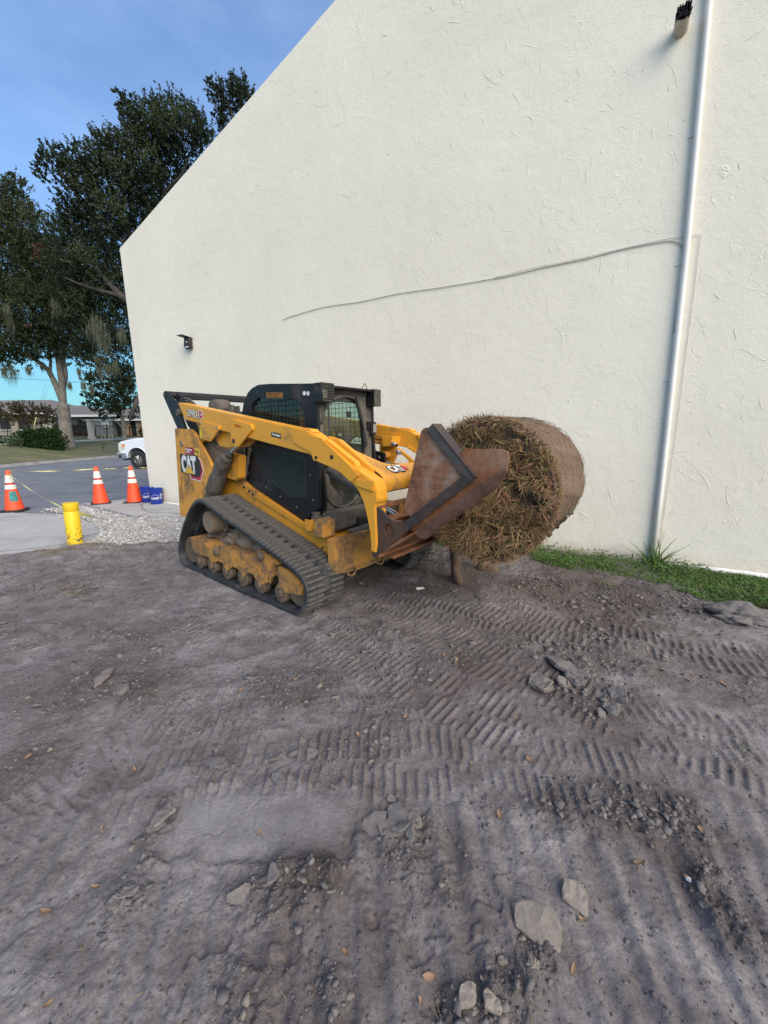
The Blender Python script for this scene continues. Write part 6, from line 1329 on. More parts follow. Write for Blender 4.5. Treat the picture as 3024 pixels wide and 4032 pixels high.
# ------------------------------------------------------------------ kerb, verge, sidewalk
KP = [(-400, 1885), (0, 1842), (169, 1822), (350, 1812), (387, 1807), (468, 1800), (600, 1791)]
kp = [Vector(q) for q in ((-19.0, -30, 0), (-19.4, 14, 0), (-19.85, 19, 0), (-20.0, 21.5, 0), (-19.95, 24.5, 0), (-19.75, 27.0, 0), (-19.5, 29.7, 0), (-18.9, 33.0, 0), (-15, 50, 0))]
ks = bez(kp, 5); KX = np.array([[p.x, p.y] for p in ks])
def kerb_dist(x, y):
    best = 1e9
    for (ax, ay), (bx, by) in zip(KX, KX[1:]):
        t = max(0, min(1, ((x - ax) * (bx - ax) + (y - ay) * (by - ay)) / ((bx - ax) ** 2 + (by - ay) ** 2 + 1e-9))); d = math.hypot(x - ax - t * (bx - ax), y - ay - t * (by - ay)); best = min(best, d)
    return best
FS = 1.13
def atf(u, v, Y): return at(u, v, Y * FS)
def lz(d): return .14 + .125 * min(d, 10) + .015 * max(0, d - 10)
def nrm2(i):
    return Vector((-0.93, 0.37, 0))
bm = bmesh.new(); rows = []
for i, p in enumerate(ks):
    n_ = nrm2(i); rows.append([bm.verts.new(p + n_ * o + Vector((0, 0, z))) for o, z in ((-.35, .0), (-.05, .01), (.0, .13), (.03, .15), (.18, .155), (.18, -.05))])
for a, b in zip(rows, rows[1:]):
    for k in range(5): bm.faces.new((a[k], a[k + 1], b[k + 1], b[k]))
tag(link('kerb', bm_mesh('kerb', bm, True), M_kerb), kind='structure')
DS = [.18, .5, 1, 2, 3.5, 5, 7, 9, 11, 13, 16, 20, 28, 45, 90]
bm = bmesh.new(); rows = []
for i, p in enumerate(ks):
    n_ = nrm2(i); rows.append([bm.verts.new(Vector((p.x + n_.x * d, p.y + n_.y * d, lz(d) + .05 * float(fbm(np.array([p.x * .3 + d]), np.array([p.y * .3]), 2, 3)[0]) * (d > .3)))) for d in DS])
for a, b in zip(rows, rows[1:]):
    for k in range(len(DS) - 1): bm.faces.new((a[k], a[k + 1], b[k + 1], b[k]))
tag(link('grass_verge', bm_mesh('grass_verge', bm, True), M_lawn), kind='structure')
def on_lawn(u, v):
    d = ray(u, v)
    for Y in np.arange(20, 70, .1):
        P = CAMP + d * (Y / d.y); kd = kerb_dist(P.x, P.y)
        side = P.y > np.interp(P.x, [KX[0][0], KX[-1][0]], [KX[0][1], KX[-1][1]]) if False else True
        if P.z <= lz(kd) and kd > .2 and Y > 22: return P
    return CAMP + d * (40 / d.y)
SWP = [(-300, 1768), (-100, 1757), (60, 1749), (170, 1744), (285, 1738), (400, 1732), (500, 1728), (640, 1722)]
bm = bmesh.new(); rows = []
for u, v in SWP:
    P = on_lawn(u, v); P.z = lz(kerb_dist(P.x, P.y)) + .03
    rows.append([bm.verts.new(P + Vector((-.45, .9, .05))), bm.verts.new(P + Vector((.35, -.7, 0))), bm.verts.new(P + Vector((.35, -.7, -.2)))])
for a, b in zip(rows, rows[1:]): bm.faces.new((a[0], a[1], b[1], b[0])); bm.faces.new((a[1], a[2], b[2], b[1]))
tag(link('sidewalk', bm_mesh('sidewalk', bm), M_sidewalk), kind='structure')

# ------------------------------------------------------------------ trees and shrubs
def foliage(blobs, dens, L, W, outward=.7, up=(0, 0, 1), cl=True, trim=1.0, core=.0):
    """blobs: (centre, radius xyz); leaves grow in short sprays through the volume"""
    PP, DD = [], []
    for c, r in blobs:
        r = np.array(r, float); c = np.array(c, float); vol = r[0] * r[1] * r[2]; ns = max(6, int(dens * vol ** (2 / 3)))
        d = rng.normal(0, 1, (ns, 3)); d /= np.linalg.norm(d, axis=1, keepdims=True); rad = rng.random(ns) ** .42
        d0 = d * rad[:, None]; lumpy = 1 + .38 * fbm(d[:, 0] * 2.3 + c[0], d[:, 1] * 2.3 + d[:, 2] * 2.9 + c[2], 3, 3)
        base = c + d0 * r * lumpy[:, None]; ax = d * outward + np.array(up) * .85 + np.array((-.22, 0, 0)) + rng.normal(0, .35, (ns, 3)); ax /= np.linalg.norm(ax, axis=1, keepdims=True)
        nl = 22; sl = rng.uniform(.45, 1.35, ns) * min(1.0, r.mean() * .6) * trim
        t = rng.random((ns, nl)); pos = base[:, None] + ax[:, None] * (t * sl[:, None])[..., None] + rng.normal(0, 1, (ns, nl, 3)) * (.10 * sl[:, None, None] * (1.1 - t[..., None]))
        dr = ax[:, None] * .8 + rng.normal(0, .6, (ns, nl, 3)); dr /= np.linalg.norm(dr, axis=2, keepdims=True)
        PP.append(pos.reshape(-1, 3)); DD.append(dr.reshape(-1, 3))
    P = np.concatenate(PP); D = np.concatenate(DD); n = len(P)
    return leafquads(P, D, rng.uniform(.7, 1.35, n) * L, rng.uniform(.7, 1.3, n) * W, (0, 0, 1), 1.0)
def limb(bm, pts, r0, r1, seg=10, n=6):
    pp = bez(pts, n); m = len(pp); rr = [r0 + (r1 - r0) * (i / (m - 1)) ** .8 for i in range(m)]; b_path(bm, pp, rr, seg)
def PX(x, y, Y): return atf(x * 1.8228, y * 1.8228, Y)
def blobset(items):
    out = []
    for x, y, rp, Y in items:
        c = PX(x, y, Y); r = rp * 1.8228 / FPX * Y; out.append((c, (r, r * 1.1, r * .85)))
    return out
# the forked oak whose pale trunk stands behind the hedge
tb = PX(148, 966, 27.2); tb.z = lz(kerb_dist(tb.x, tb.y)) - .05
oak = empty('oak_tree', (0, 0, 0), 0, 'big oak with a pale forked trunk standing in the hedge and leafy crown above', 'tree')
fk = PX(136, 872, 27.0); bm = bmesh.new()
limb(bm, [tb, tb.lerp(fk, .3) + Vector((-.06, 0, 0)), tb.lerp(fk, .7), fk], .50, .34, 16)
lk = tb.lerp(fk, .72)
limb(bm, [lk, fk, PX(126, 845, 27), PX(114, 818, 27), PX(104, 800, 27), PX(88, 785, 26.5), PX(60, 768, 26), PX(30, 755, 26)], .25, .10, 12)
limb(bm, [lk, fk, PX(134, 830, 27), PX(129, 795, 27), PX(124, 760, 27), PX(122, 700, 27), PX(110, 620, 26)], .29, .12, 12)
limb(bm, [PX(134, 850, 27.2), PX(141, 810, 27.3), PX(137, 775, 27.3), PX(150, 720, 27), PX(180, 640, 26)], .20, .10, 12)
limb(bm, [PX(108, 806, 27), PX(109, 780, 27), PX(106, 740, 27)], .12, .06, 10)
limb(bm, [PX(122, 700, 27), PX(70, 600, 26), PX(20, 500, 25)], .12, .05, 8); limb(bm, [PX(110, 620, 26), PX(100, 520, 25), PX(90, 470, 24)], .10, .03, 8)
for v in bm.verts: v.co += Vector((rng.normal(0, .006), rng.normal(0, .006), 0))
link('trunk', bm_mesh('trunk', bm, True), M_bark, oak)
BL = blobset([(-30, 430, 60, 24), (10, 440, 42, 24), (45, 500, 50, 24), (10, 560, 70, 24.5), (75, 570, 55, 25), (120, 560, 40, 25), (-40, 640, 80, 25), (50, 650, 70, 25), (110, 660, 60, 25.5), (10, 730, 52, 25), (75, 735, 48, 26), (-50, 760, 55, 25), (20, 768, 28, 25.5), (100, 745, 40, 26.5), (150, 700, 55, 27),
              (165, 760, 35, 27), (60, 775, 20, 26), (35, 400, 18, 24), (20, 795, 12, 25.5), (95, 530, 26, 25), (75, 465, 20, 24.5), (150, 640, 50, 26)])
V, F = foliage(BL, 150, .12, .036); tag(link('crown', np_mesh('crown', V, F), M_oak, oak))
V, F = foliage(blobset([(85, 545, 9, 23), (80, 562, 7, 23), (60, 705, 6, 24), (88, 530, 5, 23)]), 240, .09, .03); link('dead_foliage', np_mesh('dead_foliage', V, F), M_deadleaf, oak)
# the larger live oak behind the building corner
ok2 = empty('oak_tree', (0, 0, 0), 0, 'huge dark live oak hung with moss, leaning out from behind the warehouse', 'tree')
bm = bmesh.new(); t0 = PX(420, 985, 24); t0.z = .05
limb(bm, [t0, PX(400, 850, 24), PX(350, 740, 24), PX(300, 670, 23.5), PX(262, 640, 23), PX(225, 600, 23)], .62, .14, 14)
limb(bm, [PX(350, 740, 24), PX(300, 560, 24), PX(260, 460, 23.5), PX(230, 380, 23)], .34, .06, 10); limb(bm, [PX(350, 740, 24), PX(390, 520, 25), PX(400, 400, 25), PX(330, 290, 24)], .34, .05, 10)
limb(bm, [PX(380, 830, 24), PX(320, 830, 23), PX(290, 880, 22.5), PX(285, 900, 22.5)], .20, .10, 10); limb(bm, [PX(262, 640, 23), PX(190, 620, 22.5), PX(140, 600, 22.5)], .14, .04, 8)
for a, b in (((300, 560), (180, 420)), ((300, 560), (120, 360)), ((330, 470), (260, 300)), ((280, 520), (200, 480)), ((350, 420), (420, 300)), ((260, 460), (150, 350))):
    limb(bm, [PX(*a, 23.5), PX((a[0] + b[0]) / 2 + 8, (a[1] + b[1]) / 2 + 14, 23.2), PX(*b, 23)], .10, .02, 7)
link('trunk', bm_mesh('trunk', bm, True), M_bark_dark, ok2)
BL2 = blobset([(390, 285, 48, 23), (430, 300, 34, 23), (330, 285, 40, 23), (290, 262, 28, 22.5), (275, 225, 15, 22.5), (350, 250, 26, 23), (405, 245, 18, 23), (310, 330, 45, 23), (250, 330, 34, 22.5), (225, 305, 20, 22.5), (195, 345, 30, 22.5), (150, 345, 22, 22), (115, 335, 20, 22), (100, 355, 17, 22), (95, 385, 12, 22), (135, 385, 22, 22.3), (130, 420, 14, 22.3), (175, 390, 34, 22.5),
               (235, 395, 45, 23), (300, 400, 50, 23.5), (370, 360, 48, 24), (350, 430, 50, 24), (190, 450, 36, 23), (160, 470, 28, 23), (240, 470, 46, 23.5), (300, 480, 48, 24), (190, 520, 48, 23.5), (250, 540, 48, 24), (150, 520, 34, 23.5), (150, 570, 40, 23), (210, 590, 50, 23.5), (265, 610, 45, 24), (160, 630, 44, 23.5), (215, 660, 50, 24), (270, 680, 44, 24), (170, 700, 42, 24),
               (225, 730, 48, 24), (275, 750, 42, 24), (190, 770, 30, 24), (240, 800, 34, 24), (285, 810, 26, 24), (205, 822, 20, 24), (262, 838, 18, 24), (75, 365, 8, 22), (255, 200, 7, 22.5), (450, 300, 12, 23)])
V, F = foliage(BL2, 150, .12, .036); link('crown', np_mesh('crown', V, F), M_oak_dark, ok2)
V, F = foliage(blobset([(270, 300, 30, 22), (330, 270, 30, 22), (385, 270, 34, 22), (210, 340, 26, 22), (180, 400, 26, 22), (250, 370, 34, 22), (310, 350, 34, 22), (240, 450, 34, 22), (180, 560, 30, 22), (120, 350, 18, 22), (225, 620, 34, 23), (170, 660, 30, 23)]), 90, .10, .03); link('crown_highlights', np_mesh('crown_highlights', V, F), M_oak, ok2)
def moss(items, parent):
    PP, DD, LL_ = [], [], []
    for x, y, ln, Y in items:
        c = PX(x, y, Y); n = 150; L = ln * 1.8228 / FPX * Y; PP.append(np.array(c) + rng.normal(0, 1, (n, 3)) * np.array([L * .13, L * .16, L * .22])); DD.append(np.array([0, 0, -1.]) + rng.normal(0, .10, (n, 3))); LL_.append(rng.uniform(.25, 1, n) ** 1.3 * L)
    P = np.concatenate(PP); D = np.concatenate(DD); D /= np.linalg.norm(D, axis=1, keepdims=True); n = len(P)
    V, F = ribbons(P, D, np.concatenate(LL_), rng.uniform(.006, .020, n), None, .12, 3); return tag(link('hanging_moss', np_mesh('hanging_moss', V, F), M_moss, parent), kind='stuff')
moss([(205, 695, 45, 22.6), (215, 712, 60, 22.6), (228, 735, 40, 22.8), (193, 710, 26, 22.8), (118, 650, 34, 23), (122, 665, 26, 23), (212, 775, 26, 23), (232, 795, 26, 23), (218, 800, 22, 23), (250, 790, 26, 23), (180, 830, 18, 23), (198, 838, 20, 23), (150, 830, 16, 23), (14, 665, 20, 23), (262, 720, 30, 22.8), (170, 800, 16, 23)], ok2)
moss([(26, 800, 36, 24.8), (8, 800, 22, 24.8), (60, 795, 20, 25), (20, 690, 30, 24), (90, 790, 14, 26)], oak)
# the single clump showing over the gable
ok3 = empty('oak_tree', (0, 0, 0), 0, 'separate oak top showing alone above the sloping edge of the gable', 'tree')
bm = bmesh.new(); t0 = PX(560, 985, 27); t0.z = 0; limb(bm, [t0, PX(560, 700, 27), PX(550, 450, 26), PX(510, 280, 26), PX(490, 215, 26)], .5, .05, 10); limb(bm, [PX(530, 340, 26), PX(480, 260, 26)], .10, .03, 7); link('trunk', bm_mesh('trunk', bm, True), M_bark_dark, ok3)
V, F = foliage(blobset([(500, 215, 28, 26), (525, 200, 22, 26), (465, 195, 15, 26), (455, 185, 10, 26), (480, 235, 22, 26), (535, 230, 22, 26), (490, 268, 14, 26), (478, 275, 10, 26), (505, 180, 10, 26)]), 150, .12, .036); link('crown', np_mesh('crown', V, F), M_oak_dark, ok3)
# small far tree by the fence
st = empty('small_tree', (0, 0, 0), 0, 'smaller leafy tree with low forked branches in front of the grey house', 'tree')
s0 = atf(490, 1722, 33); s0.z = min(s0.z, lz(kerb_dist(s0.x, s0.y))) - .05; bm = bmesh.new()
limb(bm, [s0, atf(488, 1700, 33), atf(486, 1672, 33), atf(480, 1640, 33)], .22, .16, 12); limb(bm, [atf(487, 1690, 33), atf(470, 1670, 33), atf(455, 1660, 33), atf(430, 1645, 33)], .12, .05, 8); limb(bm, [atf(487, 1680, 33), atf(503, 1668, 33), atf(515, 1650, 33)], .11, .05, 8)
link('trunk', bm_mesh('trunk', bm, True), M_bark, st)
sb = []
for u, v, r, Y in [(480, 1600, 42, 33), (430, 1590, 36, 33), (390, 1575, 32, 33), (360, 1555, 22, 33), (345, 1590, 18, 33), (520, 1590, 36, 33), (450, 1540, 40, 33), (400, 1520, 28, 33), (500, 1540, 36, 33), (380, 1610, 26, 33), (540, 1625, 24, 33), (450, 1625, 28, 33), (330, 1560, 10, 33), (480, 1500, 30, 33), (520, 1510, 30, 33), (410, 1640, 14, 33), (520, 1648, 16, 33)]:
    c = atf(u, v, Y); r_ = r / FPX * Y; sb.append((c, (r_, r_, r_ * .8)))
V, F = foliage(sb, 150, .13, .04); link('crown', np_mesh('crown', V, F), M_topiary and M_oak, st)
def shrub(name, uvs, Y, dens, L, W, mat, lab, stems=(), trim=.5):
    r = empty(name, (0, 0, 0), 0, lab, 'shrub' if name != 'hedge' else 'hedge'); bl_ = []
    for u, v, a, b in uvs: c = atf(u, v, Y); bl_.append((c, (a / FPX * Y, max(a, b) / FPX * Y * .7, b / FPX * Y)))
    V, F = foliage(bl_, dens, L, W, .8, (0, 0, .5), True, trim); link('foliage', np_mesh('foliage', V, F), mat, r)
    if stems:
        bm = bmesh.new()
        for s in stems: limb(bm, [atf(u, v, Y) for u, v in s], .05, .02, 6, 3)
        link('stems', bm_mesh('stems', bm, True), M_bark, r)
    return r
shrub('hedge', [(70, 1740, 34, 40), (110, 1735, 40, 46), (150, 1728, 44, 46), (200, 1728, 44, 46), (235, 1738, 36, 38), (130, 1712, 60, 24), (190, 1708, 56, 22), (165, 1755, 60, 28), (215, 1755, 40, 26), (100, 1758, 36, 24)], 25.5, 420, .075, .034, M_hedge, 'wide rounded dark green hedge at the foot of the pale forked trunk', (), .32)
shrub('bush', [(0, 1745, 30, 30), (-30, 1735, 30, 34), (20, 1760, 26, 20)], 25.5, 300, .07, .03, M_hedge, 'small dark bush at the left edge beside the wide hedge', (), .4)
shrub('feathery_shrub', [(55, 1752, 26, 26), (75, 1735, 20, 22), (30, 1762, 22, 16)], 24.8, 230, .10, .014, M_topiary, 'feathery grey-green shrub between the small bush and the wide hedge', (), .8)
shrub('crape_myrtle', [(40, 1620, 48, 26), (100, 1612, 46, 30), (160, 1625, 46, 28), (205, 1640, 36, 28), (30, 1650, 34, 20), (90, 1655, 50, 22), (150, 1660, 44, 20), (220, 1665, 22, 14), (60, 1598, 26, 12), (180, 1606, 20, 12), (0, 1630, 26, 22)], 33, 130, .12, .035, M_myrtle, 'reddish-brown crape myrtle spreading in front of the beige house', [[(130, 1720), (128, 1690), (110, 1650)], [(135, 1720), (140, 1690), (165, 1645)], [(128, 1720), (115, 1695), (70, 1650)]], .9)
shrub('round_shrub', [(325, 1668, 20, 20), (318, 1658, 13, 10)], 36, 330, .09, .04, M_topiary, 'rounded grey-green topiary shrub left of the cream pillar', [[(325, 1715), (325, 1690)]], .25)
shrub('low_hedge', [(300, 1706, 26, 13), (335, 1708, 24, 12), (280, 1712, 18, 10)], 34, 300, .08, .03, M_myrtle, 'low brownish shrubs along the fence left of the cream pillar', (), .3)
shrub('small_plant', [(406, 1718, 8, 6)], 33, 400, .06, .03, M_weed, 'little yellow-green plant in front of the fence right of the pillar', (), .3)
shrub('small_plant', [(510, 1719, 14, 4)], 34, 400, .06, .03, M_weed, 'low yellow-green flower bed at the foot of the small tree', (), .3)
shrub('dark_bush', [(557, 1706, 16, 18)], 34, 300, .08, .03, M_hedge, 'dark bush at the warehouse edge beyond the pickup hood', (), .3)
def post(u0, v0, u1, v1, Y, r, name, lab, mat, cat):
    return tag(tube(name, atf(u0, v0, Y), atf(u1, v1, Y), r, mat, None, seg=8), lab, cat)
post(134, 1681, 143, 1643, 26.5, .035, 'marker_stake', 'yellow stake sticking up out of the wide hedge', M_tape, 'stake')
for k, (u, l) in enumerate(((402, 'left of the pair of small cream garden frames on the lawn'), (430, 'right of the pair of small cream garden frames on the lawn'))):
    g = empty('garden_frame', (0, 0, 0), 0, l, 'garden frame', 'small garden frames')
    bm = bmesh.new(); a, b = atf(u, 1728, 32), atf(u, 1714, 32); c_, d_ = atf(u + 12, 1727, 32), atf(u + 12, 1714, 32)
    b_tube(bm, a, b, .03, .03, 6); b_tube(bm, c_, d_, .03, .03, 6); b_tube(bm, b, d_, .03, .03, 6); link('frame', bm_mesh('frame', bm), M_pillar, g)
shrub('seedling', [(409, 1755, 3, 7), (407, 1762, 5, 4)], 28, 500, .05, .015, M_bark_dark and M_hedge, 'tiny dark seedling on the open verge', (), .3)

# ------------------------------------------------------------------ houses, fence, pillar
def quadpts(uvs, Y): return [atf(u, v, Y) for u, v in uvs]
def hbox(name, u0, u1, v0, v1, Y, dep, mat, parent):
    """a wall block standing across the view: pixel extent at depth Y, real thickness behind"""
    Y = Y * FS; a = at(u0, v1, Y); b = at(u1, v1, Y); top = at((u0 + u1) / 2, v0, Y).z; z0 = min(a.z, b.z) - .6
    bm = bmesh.new(); b_prism(bm, [(a.x, Y), (b.x, Y + .0), (b.x, Y + dep), (a.x, Y + dep)], z0, top, 'z'); return link(name, bm_mesh(name, bm), mat, parent)
def hip(name, ue0, ue1, ve, ur0, ur1, vr, Y, dep, mat, parent, over=.5):
    Y = Y * FS; e0, e1 = at(ue0, ve, Y), at(ue1, ve, Y); zr = at((ur0 + ur1) / 2, vr, Y + dep * .5).z; r0_ = at(ur0, vr, Y + dep * .5); r1_ = at(ur1, vr, Y + dep * .5)
    bm = bmesh.new(); v = [bm.verts.new(p) for p in ((e0.x, Y - over, e0.z), (e1.x, Y - over, e1.z), (e1.x, Y + dep, e1.z), (e0.x, Y + dep, e0.z), (r0_.x, Y + dep * .5, zr), (r1_.x, Y + dep * .5, zr))]
    for f in ((0, 1, 5, 4), (1, 2, 5), (2, 3, 4, 5), (3, 0, 4), (3, 2, 1, 0)): bm.faces.new([v[i] for i in f])
    o = link(name, bm_mesh(name, bm), mat, parent)
    box('eave_board', ((e0.x + e1.x) / 2, Y - over - .02, e0.z - .08), (abs(e1.x - e0.x), .06, .22), M_trimwhite, parent, 0); return o
h1 = empty('beige_house', (0, 0, 0), 0, 'low beige house under a long brown hipped roof behind the crape myrtle', 'house')
hbox('wall', -500, 232, 1634, 1725, 41, 10, M_house2, h1); hip('roof', -540, 245, 1632, -300, 204, 1577, 41, 11, M_roof, h1)
for u in (-260, -120, 20, 95): 
    w = atf(u, 1668, 40.95); box('window', (w.x, w.y - .02, w.z), (1.1, .08, 1.3), M_darkvoid, h1, 0); box('window_sill', (w.x, w.y - .07, w.z - .7), (1.3, .12, .08), M_trimwhite, h1, 0)
w = atf(150, 1582, 46); box('roof_vent', (w.x, w.y, w.z - .05), (1.0, .4, .25), M_darkvoid, h1, 0)
h2 = empty('grey_house', (0, 0, 0), 0, 'grey house with dark porch and white window right of the pale trunk', 'house')
hbox('dark_fill', 212, 376, 1650, 1716, 39.5, .2, M_darkvoid, h2); hbox('porch_beam', 205, 378, 1638, 1650, 39.3, .5, M_house, h2); hbox('wall', 376, 448, 1638, 1716, 39, 8, M_house, h2)  # near-black sheets stand in for the porch's shaded interior
hbox('dark_fill', 448, 496, 1655, 1714, 39.6, .2, M_darkvoid, h2); hbox('column', 494, 512, 1655, 1716, 39.2, .5, M_house3, h2); hbox('dark_fill', 512, 540, 1662, 1716, 39.6, .2, M_darkvoid, h2); hbox('column', 540, 547, 1662, 1716, 39.3, .3, M_house2, h2)
hbox('wall', 547, 700, 1655, 1716, 39.4, 6, M_house3, h2); hbox('porch_back', 212, 560, 1640, 1716, 42, 6, M_house, h2)
hip('roof', 200, 470, 1636, 268, 330, 1597, 39, 9, M_roof, h2); hip('roof', 330, 760, 1652, 420, 700, 1606, 39.4, 9, M_roof, h2)
w0 = atf(413, 1668, 38.95); wnd = box('window', (w0.x, w0.y, w0.z), (.72, .10, .92), M_trimwhite, h2, .01)
for dx in (-.17, .17):
    for dz in (-.22, .22): box('pane', (w0.x + dx, w0.y - .06, w0.z + dz), (.28, .02, .36), simple('house_pane', (.25, .32, .38), .2), wnd, 0)
w1 = atf(290, 1662, 39.4); wf = box('window', (w1.x, w1.y + .04, w1.z), (.5, .05, .5), M_house, h2, .01); box('pane', (w1.x, w1.y, w1.z), (.4, .02, .4), M_darkvoid, wf, 0)
fe = empty('metal_fence', (0, 0, 0), 0, 'black metal picket fence running along the far lawn', 'fence')
def fence(u0, u1, vt0, vt1, vb0, vb1, Y, step):
    n = int(abs(u1 - u0) / step); bm = bmesh.new()
    for k in (0, 1): b_tube(bm, atf(u0, vt0 + k * 6, Y), atf(u1, vt1 + k * 6, Y), .022, .022, 5)
    b_tube(bm, atf(u0, vb0 - 5, Y), atf(u1, vb1 - 5, Y), .022, .022, 5); link('rail', bm_mesh('rail', bm), M_fence, fe)
    for i in range(n + 1):
        t = i / n; u = u0 + (u1 - u0) * t; a = atf(u, vb0 + (vb1 - vb0) * t, Y); b = atf(u, vt0 + (vt1 - vt0) * t - 1, Y); big = i % 14 == 0; tube('fence_post' if big else 'picket', a, b, .045 if big else .013, M_fence, fe, seg=4)
fence(-60, 190, 1656, 1662, 1722, 1722, 35, 3.2); fence(376, 600, 1673, 1682, 1722, 1722, 35, 3.2); fence(255, 352, 1664, 1668, 1720, 1720, 35, 3.6)
pl_ = empty('fence_pillar', (0, 0, 0), 0, 'cream masonry pillar with a capped top between the fence runs', 'pillar')
p0 = atf(362, 1724, 33); p1 = atf(358, 1657, 33); box('shaft', (p0.x, p0.y, (p0.z + p1.z) / 2 - .1), (.38, .38, p1.z - p0.z + .2), M_pillar, pl_, .02); box('cap', (p0.x, p0.y, p1.z + .04), (.50, .50, .12), M_pillar, pl_, .02); box('base', (p0.x, p0.y, p0.z), (.48, .48, .2), M_pillar, pl_, .02)
def wire(uvs, lab, r=.02):
    return tag(path('power_line', [atf(u, v, Y) for u, v, Y in uvs], r, M_fence, None, 5), lab, 'power line')
wire([(-60, 1483, 45), (100, 1492, 45), (240, 1500, 45), (330, 1506, 45)], 'power line crossing the sky low at the left of the picture')
wire([(395, 1548, 40), (450, 1568, 38), (500, 1580, 36), (545, 1592, 34)], 'service wire slanting down through the small tree')
wire([(181, 1510, 60), (163, 1573, 50)], 'left of the thin guy wires rising behind the house', .012); wire([(195, 1510, 60), (173, 1573, 50)], 'middle one of the thin guy wires rising behind the house', .012)

# ------------------------------------------------------------------ the pickup on the road
wc = gnd(546, 1846); TH = atan2(.14, -.99)
tk = empty('pickup_truck', (wc.x, wc.y, 0), TH, 'white pickup truck parked on the road, its front showing past the warehouse corner', 'truck')
def arch(cx, r, z, n=14, rev=False):
    return [(cx + r * cos(a), z + r * sin(a)) for a in (np.linspace(pi, 0, n) if rev else np.linspace(0, pi, n))]
bodypts = [(-5.9, .60), (-4.55, .60)] + arch(-4.0, .52, .50, 14, True)[0:] + [(-3.4, .55), (-.60, .55)] + arch(0, .53, .50, 14, True) + [(.60, .62), (.90, .66), (.93, .90), (.90, 1.22), (.80, 1.31), (.2, 1.40), (-1.0, 1.44), (-5.9, 1.42)]
prism('body', bodypts, -1.98, -.02, M_truck, tk, 'y', .03)
prism('hood', [(.80, 1.30), (.72, 1.36), (.1, 1.455), (-1.05, 1.49), (-1.05, 1.42)], -1.75, -.22, M_truck, tk, 'y', .03)
prism('cab', [(-1.0, 1.42), (-1.75, 1.98), (-3.5, 1.98), (-3.75, 1.42)], -1.85, -.15, M_truck, tk, 'y', .05)
prism('windshield', [(-1.02, 1.46), (-1.04, 1.46), (-1.72, 1.94), (-1.70, 1.94)], -1.72, -.28, M_carglass, tk, 'y', 0)
for s in (-.148, -1.852): prism('side_window', [(-1.30, 1.46), (-1.82, 1.90), (-3.4, 1.90), (-3.6, 1.46)], s - .004, s + .004, M_plastic, tk, 'y', 0)
gr = prism('grille', [(-1.72, .72), (-.28, .72), (-.30, 1.26), (-1.70, 1.26)], .90, .955, M_plastic, tk, 'x', .02)
for z in (.85, .98, 1.11): box('grille_bar', (.96, -1.0, z), (.03, 1.34, .05), M_bumper, gr, .01)
bu = prism('bumper', [(.55, .48), (.55, .76), (.92, .80), (1.08, .74), (1.08, .52), (.95, .46)], -2.0, .0, M_bumper, tk, 'y', .03)
prism('bumper_trim', [(.56, .76), (.93, .80), (1.085, .755), (1.07, .735), (.92, .775), (.56, .74)], -2.005, .005, M_trimwhite, tk, 'y', .004)
box('fog_lamp', (.90, .003, .60), (.16, .02, .14), M_plastic, bu, .02); prism('valance', [(.55, .48), (.95, .46), (.80, .40), (.55, .42)], -1.9, -.1, M_plastic, tk, 'y', .01)
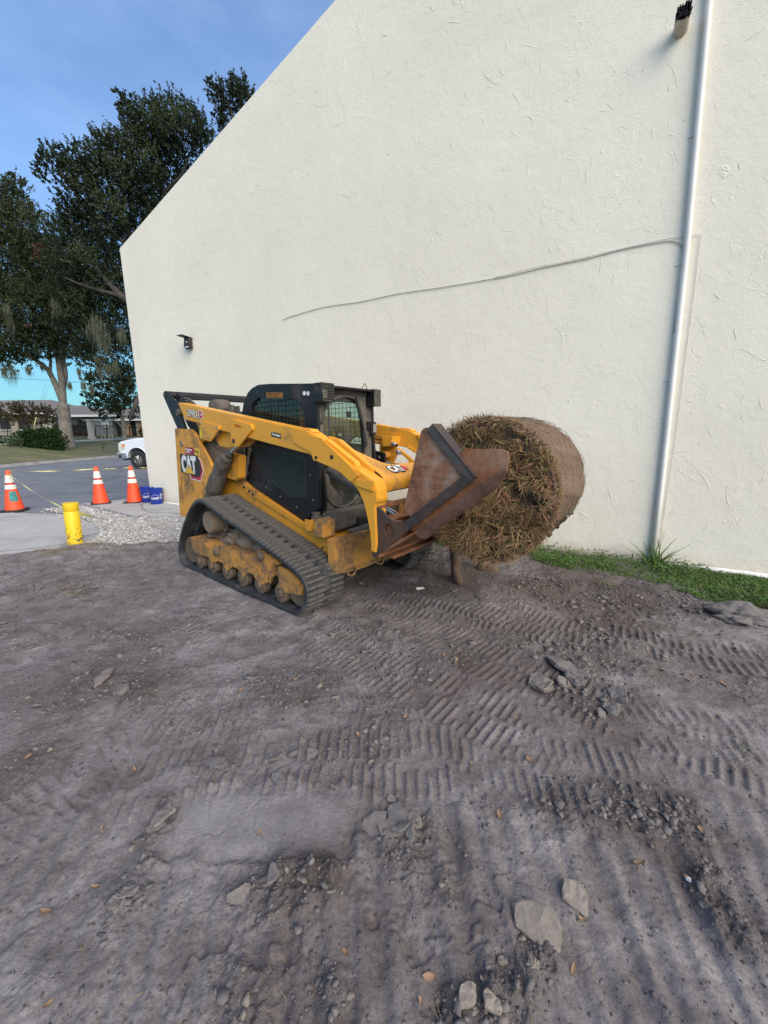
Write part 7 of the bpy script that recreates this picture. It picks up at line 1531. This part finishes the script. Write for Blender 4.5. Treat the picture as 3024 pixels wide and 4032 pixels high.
for y0, y1 in ((-.30, .004), (-2.004, -1.70)):
    h = prism('headlight', [(.55, 1.22), (.925, 1.24), (.945, .84), (.82, .84), (.62, 1.0)], y0, y1, M_lens, tk, 'y', .01)
    prism('marker_lamp', [(.56, 1.17), (.74, 1.17), (.72, 1.06), (.62, 1.08)], y0 - .004 if y0 < -1 else y0, y1 + .004 if y0 > -1 else y1, M_amber, h, 'y', .004)
    prism('marker_lens', [(.66, 1.04), (.74, 1.04), (.70, .95)], y0 - .003 if y0 < -1 else y0, y1 + .003 if y0 > -1 else y1, M_amber, h, 'y', .002)
for x in (0, -4.0):
    bm = bmesh.new(); b_tube(bm, (x, -.62, .50), (x, -1.4, .50), .5, .5, 20); link('wheel_well', bm_mesh('wheel_well', bm), M_plastic, tk)
    for y, s in ((-.03, 1), (-1.97, -1)):
        bm = bmesh.new(); prof = [(.22, .10), (.30, .125), (.395, .13), (.425, .11), (.43, .0), (.425, -.11), (.395, -.13), (.22, -.12)]; R_ = []
        for r, t in prof: R_.append([bm.verts.new((x + r * cos(2 * pi * k / 40) * (1 + (.012 if k % 2 and r > .4 else 0)), y - s * .14 + t, .43 + r * sin(2 * pi * k / 40) * (1 + (.012 if k % 2 and r > .4 else 0)))) for k in range(40)])
        for a, b in zip(R_, R_[1:]):
            for k in range(40): bm.faces.new((a[k], a[(k + 1) % 40], b[(k + 1) % 40], b[k]))
        wmesh = bm_mesh('wheel', bm); autosmooth(wmesh, 50); w_ = link('wheel', wmesh, M_tire, tk)
        bm = bmesh.new(); b_tube(bm, (x, y - s * .10, .43), (x, y - s * .20, .43), .235, .235, 32); link('rim_well', bm_mesh('rim_well', bm), M_plastic, w_)
        bm = bmesh.new()
        for k in range(8):
            a = 2 * pi * k / 8; 
            for da in (-.13, .13): b_tube(bm, (x + .05 * cos(a), y - s * .045, .43 + .05 * sin(a)), (x + .215 * cos(a + da), y - s * .06, .43 + .215 * sin(a + da)), .020, .015, 6)
        b_tube(bm, (x, y - s * .10, .43), (x, y - s * .03, .43), .06, .05, 16); pts = [Vector((x + .222 * cos(a), y - s * .055, .43 + .222 * sin(a))) for a in np.linspace(0, 2 * pi, 33)]; b_path(bm, pts, .014, 6)
        link('rim', bm_mesh('rim', bm), M_rim, w_)
# dark wheel-arch lip
for x in (0, -4.0):
    bm = bmesh.new(); b_path(bm, [Vector((x + .53 * cos(a), -.02, .50 + .53 * sin(a))) for a in np.linspace(0, pi, 20)], .025, 6); link('arch_lip', bm_mesh('arch_lip', bm, True), M_truck, tk)
